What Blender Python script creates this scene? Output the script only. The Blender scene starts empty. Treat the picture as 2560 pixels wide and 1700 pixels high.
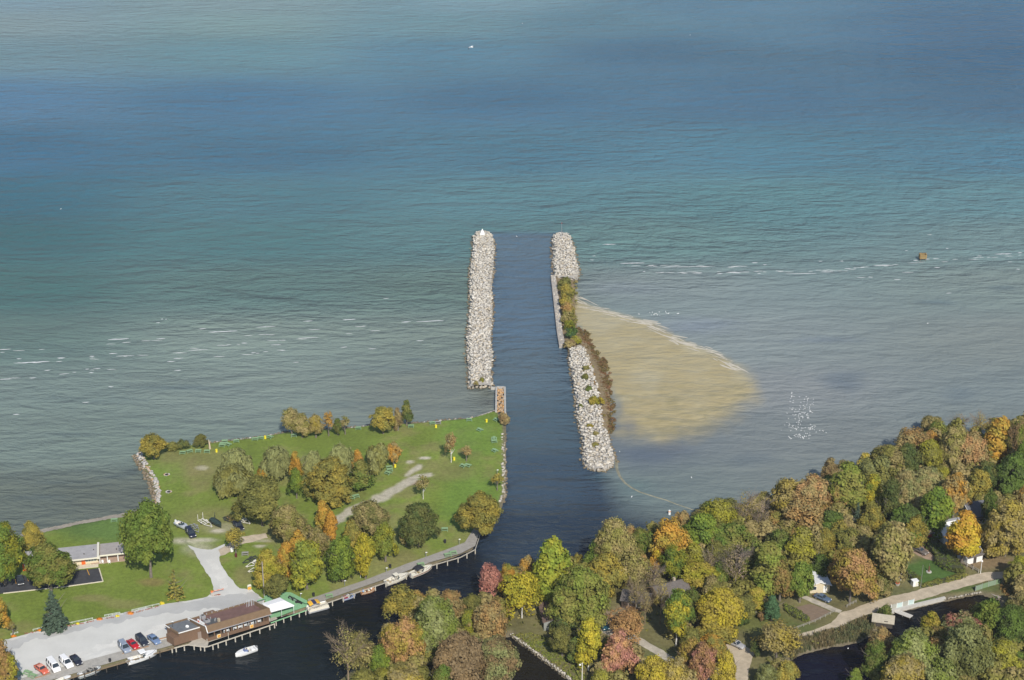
import bpy, bmesh, math, random
import numpy as np
from mathutils import Vector, Matrix
from mathutils.geometry import tessellate_polygon

# ---------------------------------------------------------------- camera, sky, sun, exposure
SC = bpy.context.scene
COL = SC.collection
F, PITCH, H = 4200.0, math.radians(23.2), 234.0
cam = bpy.data.cameras.new("camera")
cam.sensor_width = 36.0
cam.lens = 36.0 * F / 2560.0
cam.clip_start, cam.clip_end = 1.0, 30000.0
cam_o = bpy.data.objects.new("camera", cam)
COL.objects.link(cam_o)
cam_o.location = (0, 0, H)
cam_o.rotation_euler = (math.pi / 2 - PITCH, 0, 0)
SC.camera = cam_o

SUN_EL, SUN_AZ = math.radians(40), math.radians(166)
W = bpy.data.worlds.new("World")
SC.world = W
W.use_nodes = True
_bg = W.node_tree.nodes['Background']
_sky = W.node_tree.nodes.new('ShaderNodeTexSky')
_sky.sky_type = 'NISHITA'
_sky.sun_disc = False
_sky.sun_elevation, _sky.sun_rotation = SUN_EL, SUN_AZ
_sky.altitude = 200
_sky.dust_density = 0.6
W.node_tree.links.new(_sky.outputs[0], _bg.inputs[0])
_bg.inputs[1].default_value = 0.11
sl = bpy.data.lights.new("sun", 'SUN')
sl.energy, sl.angle, sl.color = 4.2, math.radians(0.5), (1.0, 0.94, 0.85)
sun_o = bpy.data.objects.new("sun", sl)
COL.objects.link(sun_o)
_sd = Vector((math.sin(SUN_AZ) * math.cos(SUN_EL), math.cos(SUN_AZ) * math.cos(SUN_EL), math.sin(SUN_EL)))
sun_o.rotation_euler = _sd.to_track_quat('Z', 'Y').to_euler()
sun_o.location = (0, 0, 400)
SC.view_settings.view_transform = 'Standard'
SC.view_settings.look = 'None'
SC.view_settings.exposure = 0.2
SC.view_settings.gamma = 1.0
SC.view_settings.use_curve_mapping = False
SC.render.engine = 'CYCLES'
SC.cycles.max_bounces = 5
SC.cycles.diffuse_bounces = 3
SC.cycles.transparent_max_bounces = 6
SC.cycles.use_denoising = True

# ---------------------------------------------------------------- measuring helpers
GZ = 0.9                      # lawn level above the water
sa, ca = math.sin(PITCH), math.cos(PITCH)

def P(px, py, z=GZ):
    """where a sight line meets the level z"""
    x, y, zz = px - 1280.0, ca * F + sa * (850 - py), -sa * F + ca * (850 - py)
    t = (H - z) / (-zz)
    return Vector((x * t, y * t, z))

def proj(x, y, z):
    zc = y * ca - (z - H) * sa
    yc = y * sa + (z - H) * ca
    return 1280 + F * x / zc, 850 - F * yc / zc

def ppm(py, z=GZ):
    p = P(1280, py, z)
    return F / (p.y * ca - (z - H) * sa)

def heading(px, py, dx, dy):
    d = P(px + dx, py + dy) - P(px, py)
    return math.atan2(d.y, d.x)

def srgb(r, g, b):
    f = lambda c: (c / 12.92 if c <= 0.04045 else ((c + 0.055) / 1.055) ** 2.4)
    return (f(r / 255), f(g / 255), f(b / 255))

R = random.Random(7)
NP = np.random.RandomState(11)

# ---------------------------------------------------------------- materials
MATS = {}

def nodes_of(m):
    m.use_nodes = True
    nt = m.node_tree
    return nt, nt.nodes, nt.links

def mat(name, col, rough=0.7, noise=0.0, scale=1.0, metallic=0.0, bump=0.0, spec=None, stretch=None):
    if name in MATS:
        return MATS[name]
    m = bpy.data.materials.new(name)
    nt, N, L = nodes_of(m)
    b = N['Principled BSDF']
    b.inputs['Base Color'].default_value = (*col, 1)
    b.inputs['Roughness'].default_value = rough
    b.inputs['Metallic'].default_value = metallic
    if spec is not None:
        b.inputs['Specular IOR Level'].default_value = spec
    if noise > 0 or bump > 0:
        tc = N.new('ShaderNodeTexCoord')
        src = tc.outputs['Object']
        if stretch:
            mp = N.new('ShaderNodeMapping')
            mp.inputs['Scale'].default_value = stretch
            L.new(src, mp.inputs[0])
            src = mp.outputs[0]
        nz = N.new('ShaderNodeTexNoise')
        nz.inputs['Scale'].default_value = scale
        nz.inputs['Detail'].default_value = 6
        nz.inputs['Roughness'].default_value = 0.65
        L.new(src, nz.inputs['Vector'])
        mr = N.new('ShaderNodeMapRange')
        mr.inputs[1].default_value, mr.inputs[2].default_value = 0.3, 0.7
        mr.inputs[3].default_value, mr.inputs[4].default_value = 1 - noise, 1 + noise
        L.new(nz.outputs[0], mr.inputs[0])
        mx = N.new('ShaderNodeVectorMath')
        mx.operation = 'SCALE'
        mx.inputs[0].default_value = col
        L.new(mr.outputs[0], mx.inputs['Scale'])
        L.new(mx.outputs[0], b.inputs['Base Color'])
        if bump > 0:
            bp = N.new('ShaderNodeBump')
            bp.inputs['Strength'].default_value = bump
            bp.inputs['Distance'].default_value = 0.1
            L.new(nz.outputs[0], bp.inputs['Height'])
            L.new(bp.outputs[0], b.inputs['Normal'])
    MATS[name] = m
    return m

def foliage_mat(name, transl=0.28):
    """two hues per crown from the object's own colours, varied leaf by leaf"""
    m = bpy.data.materials.new(name)
    nt, N, L = nodes_of(m)
    N.remove(N['Principled BSDF'])
    out = [n for n in N if n.type == 'OUTPUT_MATERIAL'][0]
    oi = N.new('ShaderNodeObjectInfo')
    tint = N.new('ShaderNodeAttribute'); tint.attribute_type = 'OBJECT'; tint.attribute_name = 'tint'
    rnd = N.new('ShaderNodeAttribute'); rnd.attribute_name = 'rnd'
    clump = N.new('ShaderNodeAttribute'); clump.attribute_name = 'clump'
    tc = N.new('ShaderNodeTexCoord')
    ad = N.new('ShaderNodeVectorMath'); ad.operation = 'ADD'
    L.new(tc.outputs['Object'], ad.inputs[0]); L.new(oi.outputs['Location'], ad.inputs[1])
    nz = N.new('ShaderNodeTexNoise'); nz.inputs['Scale'].default_value = 0.28; nz.inputs['Detail'].default_value = 3
    L.new(ad.outputs[0], nz.inputs['Vector'])
    m1 = N.new('ShaderNodeMath'); m1.operation = 'MULTIPLY_ADD'
    L.new(clump.outputs['Fac'], m1.inputs[0]); m1.inputs[1].default_value = 0.22; L.new(nz.outputs[0], m1.inputs[2])
    mr = N.new('ShaderNodeMapRange'); mr.inputs[1].default_value, mr.inputs[2].default_value = 0.48, 0.74
    L.new(m1.outputs[0], mr.inputs[0])
    mx = N.new('ShaderNodeMix'); mx.data_type = 'RGBA'
    L.new(mr.outputs[0], mx.inputs['Factor']); L.new(oi.outputs['Color'], mx.inputs['A']); L.new(tint.outputs['Color'], mx.inputs['B'])
    vr = N.new('ShaderNodeMapRange'); vr.inputs[3].default_value, vr.inputs[4].default_value = 0.72, 1.28
    L.new(rnd.outputs['Fac'], vr.inputs[0])
    sc = N.new('ShaderNodeVectorMath'); sc.operation = 'SCALE'
    L.new(mx.outputs['Result'], sc.inputs[0]); L.new(vr.outputs[0], sc.inputs['Scale'])
    d = N.new('ShaderNodeBsdfDiffuse'); t = N.new('ShaderNodeBsdfTranslucent')
    L.new(sc.outputs[0], d.inputs[0]); L.new(sc.outputs[0], t.inputs[0])
    ms = N.new('ShaderNodeMixShader'); ms.inputs[0].default_value = transl
    L.new(d.outputs[0], ms.inputs[1]); L.new(t.outputs[0], ms.inputs[2])
    L.new(ms.outputs[0], out.inputs[0])
    return m

FOL = foliage_mat('foliage', .34)

# ---------------------------------------------------------------- mesh builder
class MB:
    def __init__(s):
        s.v, s.f = [], []
    def add(s, vs, fs):
        o = len(s.v)
        s.v += [tuple(v) for v in vs]
        s.f += [tuple(i + o for i in f) for f in fs]
        return s
    def box(s, c, d, rz=0.0, taper=1.0):
        x, y, z = d[0] / 2, d[1] / 2, d[2] / 2
        vs = []
        for zz, k in ((-z, 1), (z, taper)):
            for sx, sy in ((-1, -1), (1, -1), (1, 1), (-1, 1)):
                a, b = sx * x * k, sy * y * k
                vs.append((c[0] + a * math.cos(rz) - b * math.sin(rz), c[1] + a * math.sin(rz) + b * math.cos(rz), c[2] + zz))
        return s.add(vs, [(3, 2, 1, 0), (4, 5, 6, 7), (0, 1, 5, 4), (1, 2, 6, 5), (2, 3, 7, 6), (3, 0, 4, 7)])
    def tube(s, p0, p1, r0, r1=None, n=6, caps=True):
        r1 = r0 if r1 is None else r1
        p0, p1 = Vector(p0), Vector(p1)
        d = (p1 - p0).normalized()
        u = d.orthogonal().normalized()
        w = d.cross(u)
        vs = []
        for p, r in ((p0, r0), (p1, r1)):
            for i in range(n):
                a = 2 * math.pi * i / n
                vs.append(p + (u * math.cos(a) + w * math.sin(a)) * r)
        fs = [(i, (i + 1) % n, n + (i + 1) % n, n + i) for i in range(n)]
        if caps:
            fs += [tuple(range(n - 1, -1, -1)), tuple(range(n, 2 * n))]
        return s.add(vs, fs)
    def bar(s, p0, p1, w, h):
        p0, p1 = Vector(p0), Vector(p1)
        d = (p1 - p0)
        sd = Vector((-d.y, d.x, 0))
        sd = sd.normalized() * w / 2 if sd.length > 1e-6 else Vector((w / 2, 0, 0))
        up = Vector((0, 0, h / 2)) if abs(d.z) < d.length * 0.95 else Vector((0, h / 2, 0))
        vs = [p + a * sd + b * up for p in (p0, p1) for a, b in ((-1, -1), (1, -1), (1, 1), (-1, 1))]
        return s.add(vs, [(0, 1, 2, 3), (7, 6, 5, 4), (0, 4, 5, 1), (1, 5, 6, 2), (2, 6, 7, 3), (3, 7, 4, 0)])
    def prism(s, pts, z0, z1):
        n = len(pts)
        vs = [(p[0], p[1], z0) for p in pts] + [(p[0], p[1], z1) for p in pts]
        fs = [(i, (i + 1) % n, n + (i + 1) % n, n + i) for i in range(n)] + [tuple(range(n - 1, -1, -1)), tuple(range(n, 2 * n))]
        return s.add(vs, fs)
    def loft(s, secs, cap=True):
        n = len(secs[0])
        vs = [p for q in secs for p in q]
        fs = []
        for k in range(len(secs) - 1):
            for i in range(n):
                j = (i + 1) % n
                fs.append((k * n + i, k * n + j, (k + 1) * n + j, (k + 1) * n + i))
        if cap:
            fs += [tuple(range(n - 1, -1, -1)), tuple((len(secs) - 1) * n + i for i in range(n))]
        return s.add(vs, fs)
    def ball(s, c, r, n=8, m=5):
        vs, fs = [], []
        rr = r if hasattr(r, '__len__') else (r, r, r)
        for j in range(m + 1):
            t = math.pi * j / m
            for i in range(n):
                a = 2 * math.pi * i / n
                vs.append((c[0] + rr[0] * math.sin(t) * math.cos(a), c[1] + rr[1] * math.sin(t) * math.sin(a), c[2] + rr[2] * math.cos(t)))
        for j in range(m):
            for i in range(n):
                fs.append((j * n + i, (j + 1) * n + i, (j + 1) * n + (i + 1) % n, j * n + (i + 1) % n))
        return s.add(vs, fs)
    def mesh(s, name, m, smooth=False):
        me = bpy.data.meshes.new(name)
        me.from_pydata(s.v, [], s.f)
        bm = bmesh.new(); bm.from_mesh(me)
        bmesh.ops.recalc_face_normals(bm, faces=bm.faces)
        bm.to_mesh(me); bm.free()
        if m: me.materials.append(m)
        if smooth:
            me.polygons.foreach_set('use_smooth', [True] * len(me.polygons))
        return me
    def build(s, name, m, parent=None, smooth=False):
        return link(name, s.mesh(name, m, smooth), parent)

def link(name, me, parent=None):
    o = bpy.data.objects.new(name, me)
    COL.objects.link(o)
    if parent: o.parent = parent
    return o

def tag(o, label=None, cat=None, group=None, kind=None):
    if label: o['label'] = label
    if cat: o['category'] = cat
    if group: o['group'] = group
    if kind: o['kind'] = kind
    return o

def thing(name, label, cat, loc=(0, 0, 0), rz=0.0, group=None):
    o = link(name, None)
    o.location, o.rotation_euler = loc, (0, 0, rz)
    o.empty_display_size = 0.5
    return tag(o, label, cat, group)

def dup(root, loc, rz, label, group=None):
    r = root.copy(); COL.objects.link(r)
    r.location, r.rotation_euler = loc, (0, 0, rz)
    r['label'] = label
    if group: r['group'] = group
    for ch in root.children:
        c = ch.copy(); COL.objects.link(c); c.parent = r
        for g in ch.children:
            d = g.copy(); COL.objects.link(d); d.parent = c
    return r

def np_mesh(name, verts, quads, m, attrs=None, smooth=False):
    """fast mesh from arrays of quads (or tris)"""
    me = bpy.data.meshes.new(name)
    k = quads.shape[1]
    me.vertices.add(len(verts)); me.vertices.foreach_set('co', np.asarray(verts, np.float32).ravel())
    me.loops.add(quads.size); me.loops.foreach_set('vertex_index', quads.astype(np.int32).ravel())
    me.polygons.add(len(quads)); me.polygons.foreach_set('loop_start', np.arange(0, quads.size, k, dtype=np.int32))
    me.update(calc_edges=True)
    for an, (typ, data) in (attrs or {}).items():
        a = me.attributes.new(an, typ, 'POINT')
        a.data.foreach_set('color' if typ == 'FLOAT_COLOR' else 'value', np.asarray(data, np.float32).ravel())
    if m: me.materials.append(m)
    if smooth: me.polygons.foreach_set('use_smooth', [True] * len(me.polygons))
    return me

# ---------------------------------------------------------------- numeric noise for land and water
def vnoise(x, y, seed=0):
    xi, yi = np.floor(x).astype(np.int64), np.floor(y).astype(np.int64)
    fx, fy = x - xi, y - yi
    fx, fy = fx * fx * (3 - 2 * fx), fy * fy * (3 - 2 * fy)
    def h(a, b):
        n = (a * 374761393 + b * 668265263 + seed * 144664757) & 0x7fffffff
        n = ((n ^ (n >> 13)) * 1274126177) & 0x7fffffff
        return ((n ^ (n >> 16)) & 0xffff) / 65535.0
    return (h(xi, yi) * (1 - fx) + h(xi + 1, yi) * fx) * (1 - fy) + (h(xi, yi + 1) * (1 - fx) + h(xi + 1, yi + 1) * fx) * fy

def fnoise(x, y, seed=0, octv=3):
    s, a, t = 0, 1.0, 0
    for o in range(octv):
        s = s + a * vnoise(x * 2 ** o, y * 2 ** o, seed + o); t += a; a *= 0.5
    return s / t

def poly_sd(X, Y, pts):
    """signed distance to a polygon, positive inside"""
    d = np.full(X.shape, 1e18); ins = np.zeros(X.shape, bool)
    n = len(pts)
    for i in range(n):
        ax, ay = pts[i]; bx, by = pts[(i + 1) % n]
        ex, ey = bx - ax, by - ay
        t = np.clip(((X - ax) * ex + (Y - ay) * ey) / (ex * ex + ey * ey + 1e-9), 0, 1)
        d = np.minimum(d, (X - ax - t * ex) ** 2 + (Y - ay - t * ey) ** 2)
        c = ((ay > Y) != (by > Y)) & (X < (bx - ax) * (Y - ay) / (by - ay + 1e-12) + ax)
        ins ^= c
    d = np.sqrt(d)
    return np.where(ins, d, -d)

W2 = lambda pts, z=0.0: [(P(a, b, z).x, P(a, b, z).y) for a, b in pts]
def sstep(a, b, x):
    t = np.clip((x - a) / (b - a), 0, 1); return t * t * (3 - 2 * t)
# ---------------------------------------------------------------- ground
WEST = [(-400, 1440), (0, 1345), (95, 1321), (200, 1299), (329, 1276), (385, 1258), (387, 1236), (377, 1201), (354, 1166), (336, 1138),
        (352, 1122), (430, 1116), (525, 1106), (626, 1094), (721, 1079), (893, 1067), (923, 1062), (1032, 1057), (1129, 1048), (1176, 1044),
        (1240, 1022), (1262, 1050), (1264, 1085), (1265, 1144), (1264, 1191), (1264, 1232), (1256, 1255), (1240, 1300), (1197, 1332), (1183, 1368),
        (1130, 1391), (1020, 1427), (915, 1468), (805, 1507), (757, 1524), (690, 1540), (640, 1560), (520, 1598), (440, 1612), (402, 1624),
        (253, 1667), (190, 1686), (90, 1715), (-60, 1760), (-500, 1900)]
EAST = [(1195, 1500), (1230, 1472), (1290, 1440), (1370, 1424), (1440, 1420), (1500, 1405), (1560, 1370), (1610, 1345), (1660, 1338), (1715, 1310),
        (1750, 1280), (1850, 1262), (1950, 1240), (2050, 1205), (2150, 1165), (2250, 1132), (2350, 1092), (2450, 1085), (2600, 1060), (2800, 1000),
        (3300, 980), (3300, 2100), (1600, 2100), (1426, 1700), (1350, 1640), (1276, 1585), (1258, 1592), (1268, 1640), (1279, 1700), (1290, 1760),
        (1260, 2000), (760, 2000), (800, 1780), (845, 1700), (900, 1655), (960, 1600), (1010, 1558), (1100, 1518)]
POND = [(1963, 1658), (1996, 1634), (2050, 1619), (2150, 1601), (2196, 1572), (2226, 1548), (2230, 1530), (2290, 1516), (2361, 1499), (2452, 1481),
        (2500, 1497), (2505, 1530), (2420, 1562), (2330, 1592), (2262, 1612), (2205, 1655), (2160, 1725), (2000, 1800), (1985, 1720)]
wW, wE, wP = W2(WEST, .5), W2(EAST, .5), W2(POND, .5)
wBEACH = W2([(-300, 1380), (97, 1300), (329, 1255), (345, 1290), (329, 1312), (97, 1370), (-300, 1480)], .5)

def land_d(X, Y):
    return np.maximum(poly_sd(X, Y, wW), np.minimum(poly_sd(X, Y, wE), -poly_sd(X, Y, wP)))

def ground_z(X, Y):
    d = land_d(X, Y)
    wob = (fnoise(X * .5, Y * .5, 5, 2) - .5) * 1.0
    bank = np.where(poly_sd(X, Y, wBEACH) > 0, 5.0, 1.3)
    z = GZ * sstep(-.15, 1.0, (d + wob * sstep(0, 2, bank - d)) / bank)
    return np.where(d < -.4, -1.2 * sstep(.4, 4, -d), z) - np.where(d < .3, 0.04, 0), d

gs = 0.8
gx, gy = np.arange(-205, 262, gs), np.arange(252, 486, gs)
GX, GY = np.meshgrid(gx, gy)
gz, gd = ground_z(GX, GY)
gpx, gpy = proj(GX, GY, GZ)
gn1, gn2 = fnoise(GX * .06, GY * .06, 21, 4), fnoise(GX * .3, GY * .3, 31, 3)
LAWN, DRY, WOODS = np.array((.155, .206, .036)), np.array((.225, .190, .085)), np.array((.150, .138, .060))
DUST, BANK = np.array((.47, .43, .34)), np.array((.16, .135, .09))
gcol = np.empty(GX.shape + (3,)); gcol[:] = LAWN
gcol *= (0.82 + 0.36 * gn1)[..., None]
def blend(c, m):
    global gcol
    gcol = gcol * (1 - m[..., None]) + np.asarray(c) * m[..., None]
blend(DRY, 0.55 * sstep(.5, .72, gn1 * .6 + gn2 * .4))
def patch(cx, cy, rx, ry, c, k=1.0, soft=.5, rag=.45):
    q = np.sqrt(((gpx - cx) / rx) ** 2 + ((gpy - cy) / ry) ** 2) + (gn2 - .5) * rag
    blend(c, k * (1 - sstep(1 - soft, 1 + soft * .4, q)))
isE = poly_sd(GX, GY, wE) > -3
WD = WOODS * (0.7 + .6 * gn2)[..., None]
gcol = np.where(isE[..., None], WD, gcol)
BRIGHT = (.126, .224, .036)
for a in [(1180, 1085, 90, 70, BRIGHT, .6), (1180, 1250, 90, 90, BRIGHT, .6), (420, 1160, 60, 60, BRIGHT, .35), (250, 1320, 130, 40, (.095, .165, .044), .8),
          (520, 1155, 90, 40, DRY, .55), (500, 1190, 50, 30, DRY, .45), (420, 1140, 40, 20, DRY, .5), (850, 1240, 80, 24, DRY, .35), (1120, 1180, 80, 26, DRY, .4),
          (540, 1300, 120, 40, DRY, .5), (690, 1330, 60, 30, DRY, .4), (560, 1320, 60, 14, DUST, .35, .8), (460, 1352, 45, 9, DUST, .9, .9), (510, 1350, 40, 6, DUST, .8, .9),
          (545, 1327, 20, 5, DUST, .9), (500, 1372, 45, 22, DUST, .6, .9), (380, 1455, 40, 12, (.25, .15, .08), .5), (230, 1495, 50, 10, DRY, .6), (310, 1510, 60, 14, DRY, .5),
          (610, 1440, 30, 30, DRY, .6), (600, 1400, 30, 18, BRIGHT, .3), (900, 1180, 60, 14, DUST, .25, .9), (505, 1170, 18, 6, DUST, .5), (830, 1500, 60, 20, DRY, .4),
          (1165, 1350, 40, 30, DRY, .4), (1000, 1400, 80, 20, DRY, .35), (60, 1570, 40, 20, DRY, .4), (1062, 1145, 16, 4, DUST, 1), (1025, 1155, 12, 5, DUST, .9),
          (1028, 1205, 22, 9, (.33, .2, .12), .9), (660, 1352, 30, 4, DUST, .5), (650, 1365, 16, 4, DUST, .8), (1155, 1128, 14, 8, (.22, .13, .07), .5),
          # clearings in the woods
          (2325, 1428, 74, 34, (.075, .135, .032), 1, .3), (2290, 1365, 40, 14, (.24, .17, .10), .9), (1915, 1555, 95, 34, (.125, .135, .040), 1), (1985, 1570, 70, 16, (.105, .125, .040), .9),
          (2160, 1520, 70, 12, (.17, .14, .07), .8), (2060, 1490, 60, 18, (.15, .135, .06), .9), (1330, 1635, 80, 50, (.150, .158, .060), 1), (1640, 1650, 50, 40, (.115, .12, .045), .9),
          (1520, 1555, 45, 30, (.30, .22, .15), .9), (1560, 1525, 30, 20, (.24, .18, .12), .7), (2470, 1405, 75, 22, (.22, .16, .09), .95), (2330, 1500, 90, 8, (.08, .125, .035), 1),
          (2400, 1470, 110, 12, (.085, .125, .035), .8), (2140, 1560, 60, 16, (.10, .11, .04), .9), (2250, 1480, 60, 14, (.12, .125, .05), .8), (1700, 1580, 30, 30, (.14, .12, .06), .8)]:
    patch(*a)
# path worn across the lawn
def trail(pts, w, c, k=1.0):
    best = np.full(GX.shape, 1e9)
    for (ax, ay), (bx, by) in zip(pts[:-1], pts[1:]):
        ex, ey = bx - ax, (by - ay)
        t = np.clip(((gpx - ax) * ex + (gpy - ay) * ey) / (ex * ex + ey * ey), 0, 1)
        best = np.minimum(best, np.hypot(gpx - ax - t * ex, (gpy - ay - t * ey) * 1.5))
    blend(c, k * (1 - sstep(w * .55, w * 1.15, best + (gn2 - .5) * w * 1.3)))
trail([(838, 1302), (880, 1276), (930, 1255), (975, 1233), (1005, 1215), (1030, 1198)], 16, DUST * .9, .95)
trail([(1020, 1186), (1045, 1168)], 12, DUST, .9)
trail([(1040, 1190), (1075, 1188)], 7, DUST, .9)
trail([(590, 1485), (480, 1370), (462, 1350)], 7, (.115, .15, .05), .5)
blend(BANK, 1 - sstep(.2, 1.5, gd + (gn2 - .5) * .8))
bch = poly_sd(GX, GY, wBEACH) > .2
nx, ny = len(gx), len(gy)
idx = np.arange(nx * ny).reshape(ny, nx)
quads = np.stack([idx[:-1, :-1], idx[:-1, 1:], idx[1:, 1:], idx[1:, :-1]], -1).reshape(-1, 4)
verts = np.stack([GX, GY, gz], -1).reshape(-1, 3)
keep = (gz.reshape(-1)[quads].max(1) > -1.19)
quads = quads[keep]
def sub_mesh(vs, qs, m, attrs):
    u, inv = np.unique(qs, return_inverse=True)
    return np_mesh('m', vs[u], inv.reshape(qs.shape), m, {k: (t, d.reshape(len(vs), -1)[u]) for k, (t, d) in attrs.items()}, True)

def ground_mat(name):
    m = bpy.data.materials.new(name)
    nt, N, L = nodes_of(m)
    b = N['Principled BSDF']; b.inputs['Roughness'].default_value = .9; b.inputs['Specular IOR Level'].default_value = .15
    at = N.new('ShaderNodeAttribute'); at.attribute_name = 'Col'
    tc = N.new('ShaderNodeTexCoord')
    last = at.outputs['Color']
    for s, lo, hi in ((.9, .84, 1.16), (4.0, .85, 1.15), (.12, .88, 1.12)):
        nz = N.new('ShaderNodeTexNoise'); nz.inputs['Scale'].default_value = s; nz.inputs['Detail'].default_value = 5
        L.new(tc.outputs['Object'], nz.inputs['Vector'])
        mr = N.new('ShaderNodeMapRange'); mr.inputs[1].default_value, mr.inputs[2].default_value = .3, .7
        mr.inputs[3].default_value, mr.inputs[4].default_value = lo, hi
        L.new(nz.outputs[0], mr.inputs[0])
        sc = N.new('ShaderNodeVectorMath'); sc.operation = 'SCALE'
        L.new(last, sc.inputs[0]); L.new(mr.outputs[0], sc.inputs['Scale'])
        last = sc.outputs[0]
    L.new(last, b.inputs['Base Color'])
    return m
GMAT = ground_mat('grass_and_soil')
g4 = np.concatenate([gcol, np.ones(GX.shape + (1,))], -1)
tag(link('ground', sub_mesh(verts, quads, GMAT, {'Col': ('FLOAT_COLOR', g4)})), kind='structure')

# sheets of gravel, asphalt and soil lying on the ground
def ragged(pts, j, step=.6, seed=0):
    w = [P(a, b) for a, b in pts]
    out = []
    for i in range(len(w)):
        a, b = w[i], w[(i + 1) % len(w)]
        n = max(1, int((b - a).length / step))
        for k in range(n):
            p = a.lerp(b, k / n)
            nx_ = float(fnoise(np.array([p.x * .6 + seed]), np.array([p.y * .6]), 3)[0] - .5) * 2 * j
            ny_ = float(fnoise(np.array([p.x * .6 + 50 + seed]), np.array([p.y * .6]), 4)[0] - .5) * 2 * j
            out.append((p.x + nx_, p.y + ny_))
    return out
def sheet(name, pts, dz, m, j=.3, kind='structure', parent=None):
    w = ragged(pts, j) if j > 0 else [(P(a, b).x, P(a, b).y) for a, b in pts]
    tris = tessellate_polygon([[Vector((x, y, 0)) for x, y in w]])
    me = bpy.data.meshes.new(name)
    me.from_pydata([(x, y, GZ + dz) for x, y in w], [], [tuple(t) for t in tris])
    bm = bmesh.new(); bm.from_mesh(me); bmesh.ops.recalc_face_normals(bm, faces=bm.faces)
    for f in bm.faces:
        if f.normal.z < 0: f.normal_flip()
    bm.to_mesh(me); bm.free()
    me.materials.append(m)
    return tag(link(name, me, parent), kind=kind)

GRAVEL = mat('grey_gravel', (.56, .555, .52), .95, .10, .10, spec=.1)
SANDY = mat('sandy_track', (.46, .39, .29), .95, .2, .5, spec=.1)
LANE = mat('lane_gravel', (.42, .38, .31), .95, .25, .6, spec=.1)
ASPH = mat('asphalt', (.042, .043, .048), .85, .3, .6)
SOIL = mat('tilled_soil', (.20, .145, .10), .95, .25, .8, stretch=(1, 6, 1))
BEACHM = mat('beach_sand', (.36, .31, .24), .95, .25, .8)
CONC = mat('pale_concrete', (.42, .40, .36), .85, .2, 1.2)
sheet('parking_lot', [(-80, 1632), (15, 1600), (83, 1580), (166, 1565), (296, 1534), (412, 1512), (520, 1492), (536, 1476), (526, 1447), (503, 1410), (487, 1382), (470, 1362),
      (500, 1372), (530, 1374), (563, 1359), (552, 1385), (548, 1400), (556, 1420), (578, 1447), (598, 1471), (630, 1475), (662, 1500), (650, 1530), (600, 1560), (470, 1597), (431, 1603), (306, 1635), (126, 1683), (60, 1703), (-90, 1745)], .02, GRAVEL, .35)
sheet('worn_gravel', [(-60, 1612), (15, 1602), (166, 1567), (296, 1536), (412, 1514), (520, 1494), (560, 1490), (600, 1484), (640, 1480), (660, 1501), (652, 1515), (560, 1520), (470, 1528), (330, 1546), (200, 1575), (90, 1600), (20, 1625), (-60, 1640)], .028, mat('compacted_gravel', (.435, .435, .42), .95, .12, .12, spec=.1), 1.6)
for i_, q_ in enumerate(([(90, 1655), (180, 1634), (300, 1600), (420, 1560), (430, 1566), (310, 1610), (190, 1645), (95, 1664)], [(60, 1690), (150, 1662), (260, 1630), (300, 1625), (160, 1672)], [(520, 1400), (532, 1398), (556, 1440), (572, 1475), (560, 1478), (538, 1440)])):
    sheet('wheel_wear', q_, .032 + .004 * i_, mat('pale_dust', (.60, .59, .55), .95, .12, .3, spec=.1), 1.3)
sheet('track', [(548, 1374), (590, 1346), (664, 1333), (669, 1345), (600, 1363), (566, 1386), (552, 1390)], .03, SANDY, .5)
sheet('asphalt_pavement', [(-30, 1446), (12, 1443), (204, 1425), (247, 1420), (257.5, 1453.5), (168, 1466), (89, 1474.5), (8, 1484), (-30, 1488)], .03, ASPH, 0)
sheet('gravel_road', [(1955, 1600), (1989, 1588), (2040, 1572), (2076, 1558), (2100, 1532), (2126, 1525), (2183, 1503), (2233, 1490), (2283, 1478), (2350, 1460), (2412, 1443), (2459, 1431), (2540, 1427), (2720, 1400),
      (2720, 1425), (2560, 1441), (2488, 1448), (2440, 1460), (2394, 1472), (2340, 1488), (2283, 1504), (2235, 1514), (2195, 1527), (2140, 1548), (2096, 1570), (2060, 1580), (1995, 1598), (1958, 1608)], .02, SANDY, .35)
sheet('driveway', [(2001, 1494), (2012, 1489), (2060, 1507), (2106, 1527), (2098, 1533), (2082, 1528), (2040, 1511)], .03, LANE, .3)
sheet('sandy_driveway', [(1815, 1612), (1840, 1606), (1864, 1617), (1890, 1630), (1878, 1655), (1868, 1700), (1872, 1780), (1810, 1790), (1828, 1700), (1838, 1652)], .02, SANDY, .5)
sheet('lane', [(1496, 1575), (1530, 1570), (1586, 1586), (1640, 1616), (1704, 1655), (1780, 1700), (1760, 1712), (1690, 1668), (1630, 1630), (1580, 1600), (1520, 1588)], .02, LANE, .4)
sheet('garden_bed', [(1987, 1518.6), (2026, 1509.7), (2079, 1529), (2031, 1555.6)], .02, SOIL, .25)
sheet('yard_drive', [(2270, 1358), (2300, 1362), (2340, 1392), (2335, 1404), (2310, 1396), (2280, 1380)], .02, mat('drive_soil', (.32, .23, .16), .95, .2, .8), .5)

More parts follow.
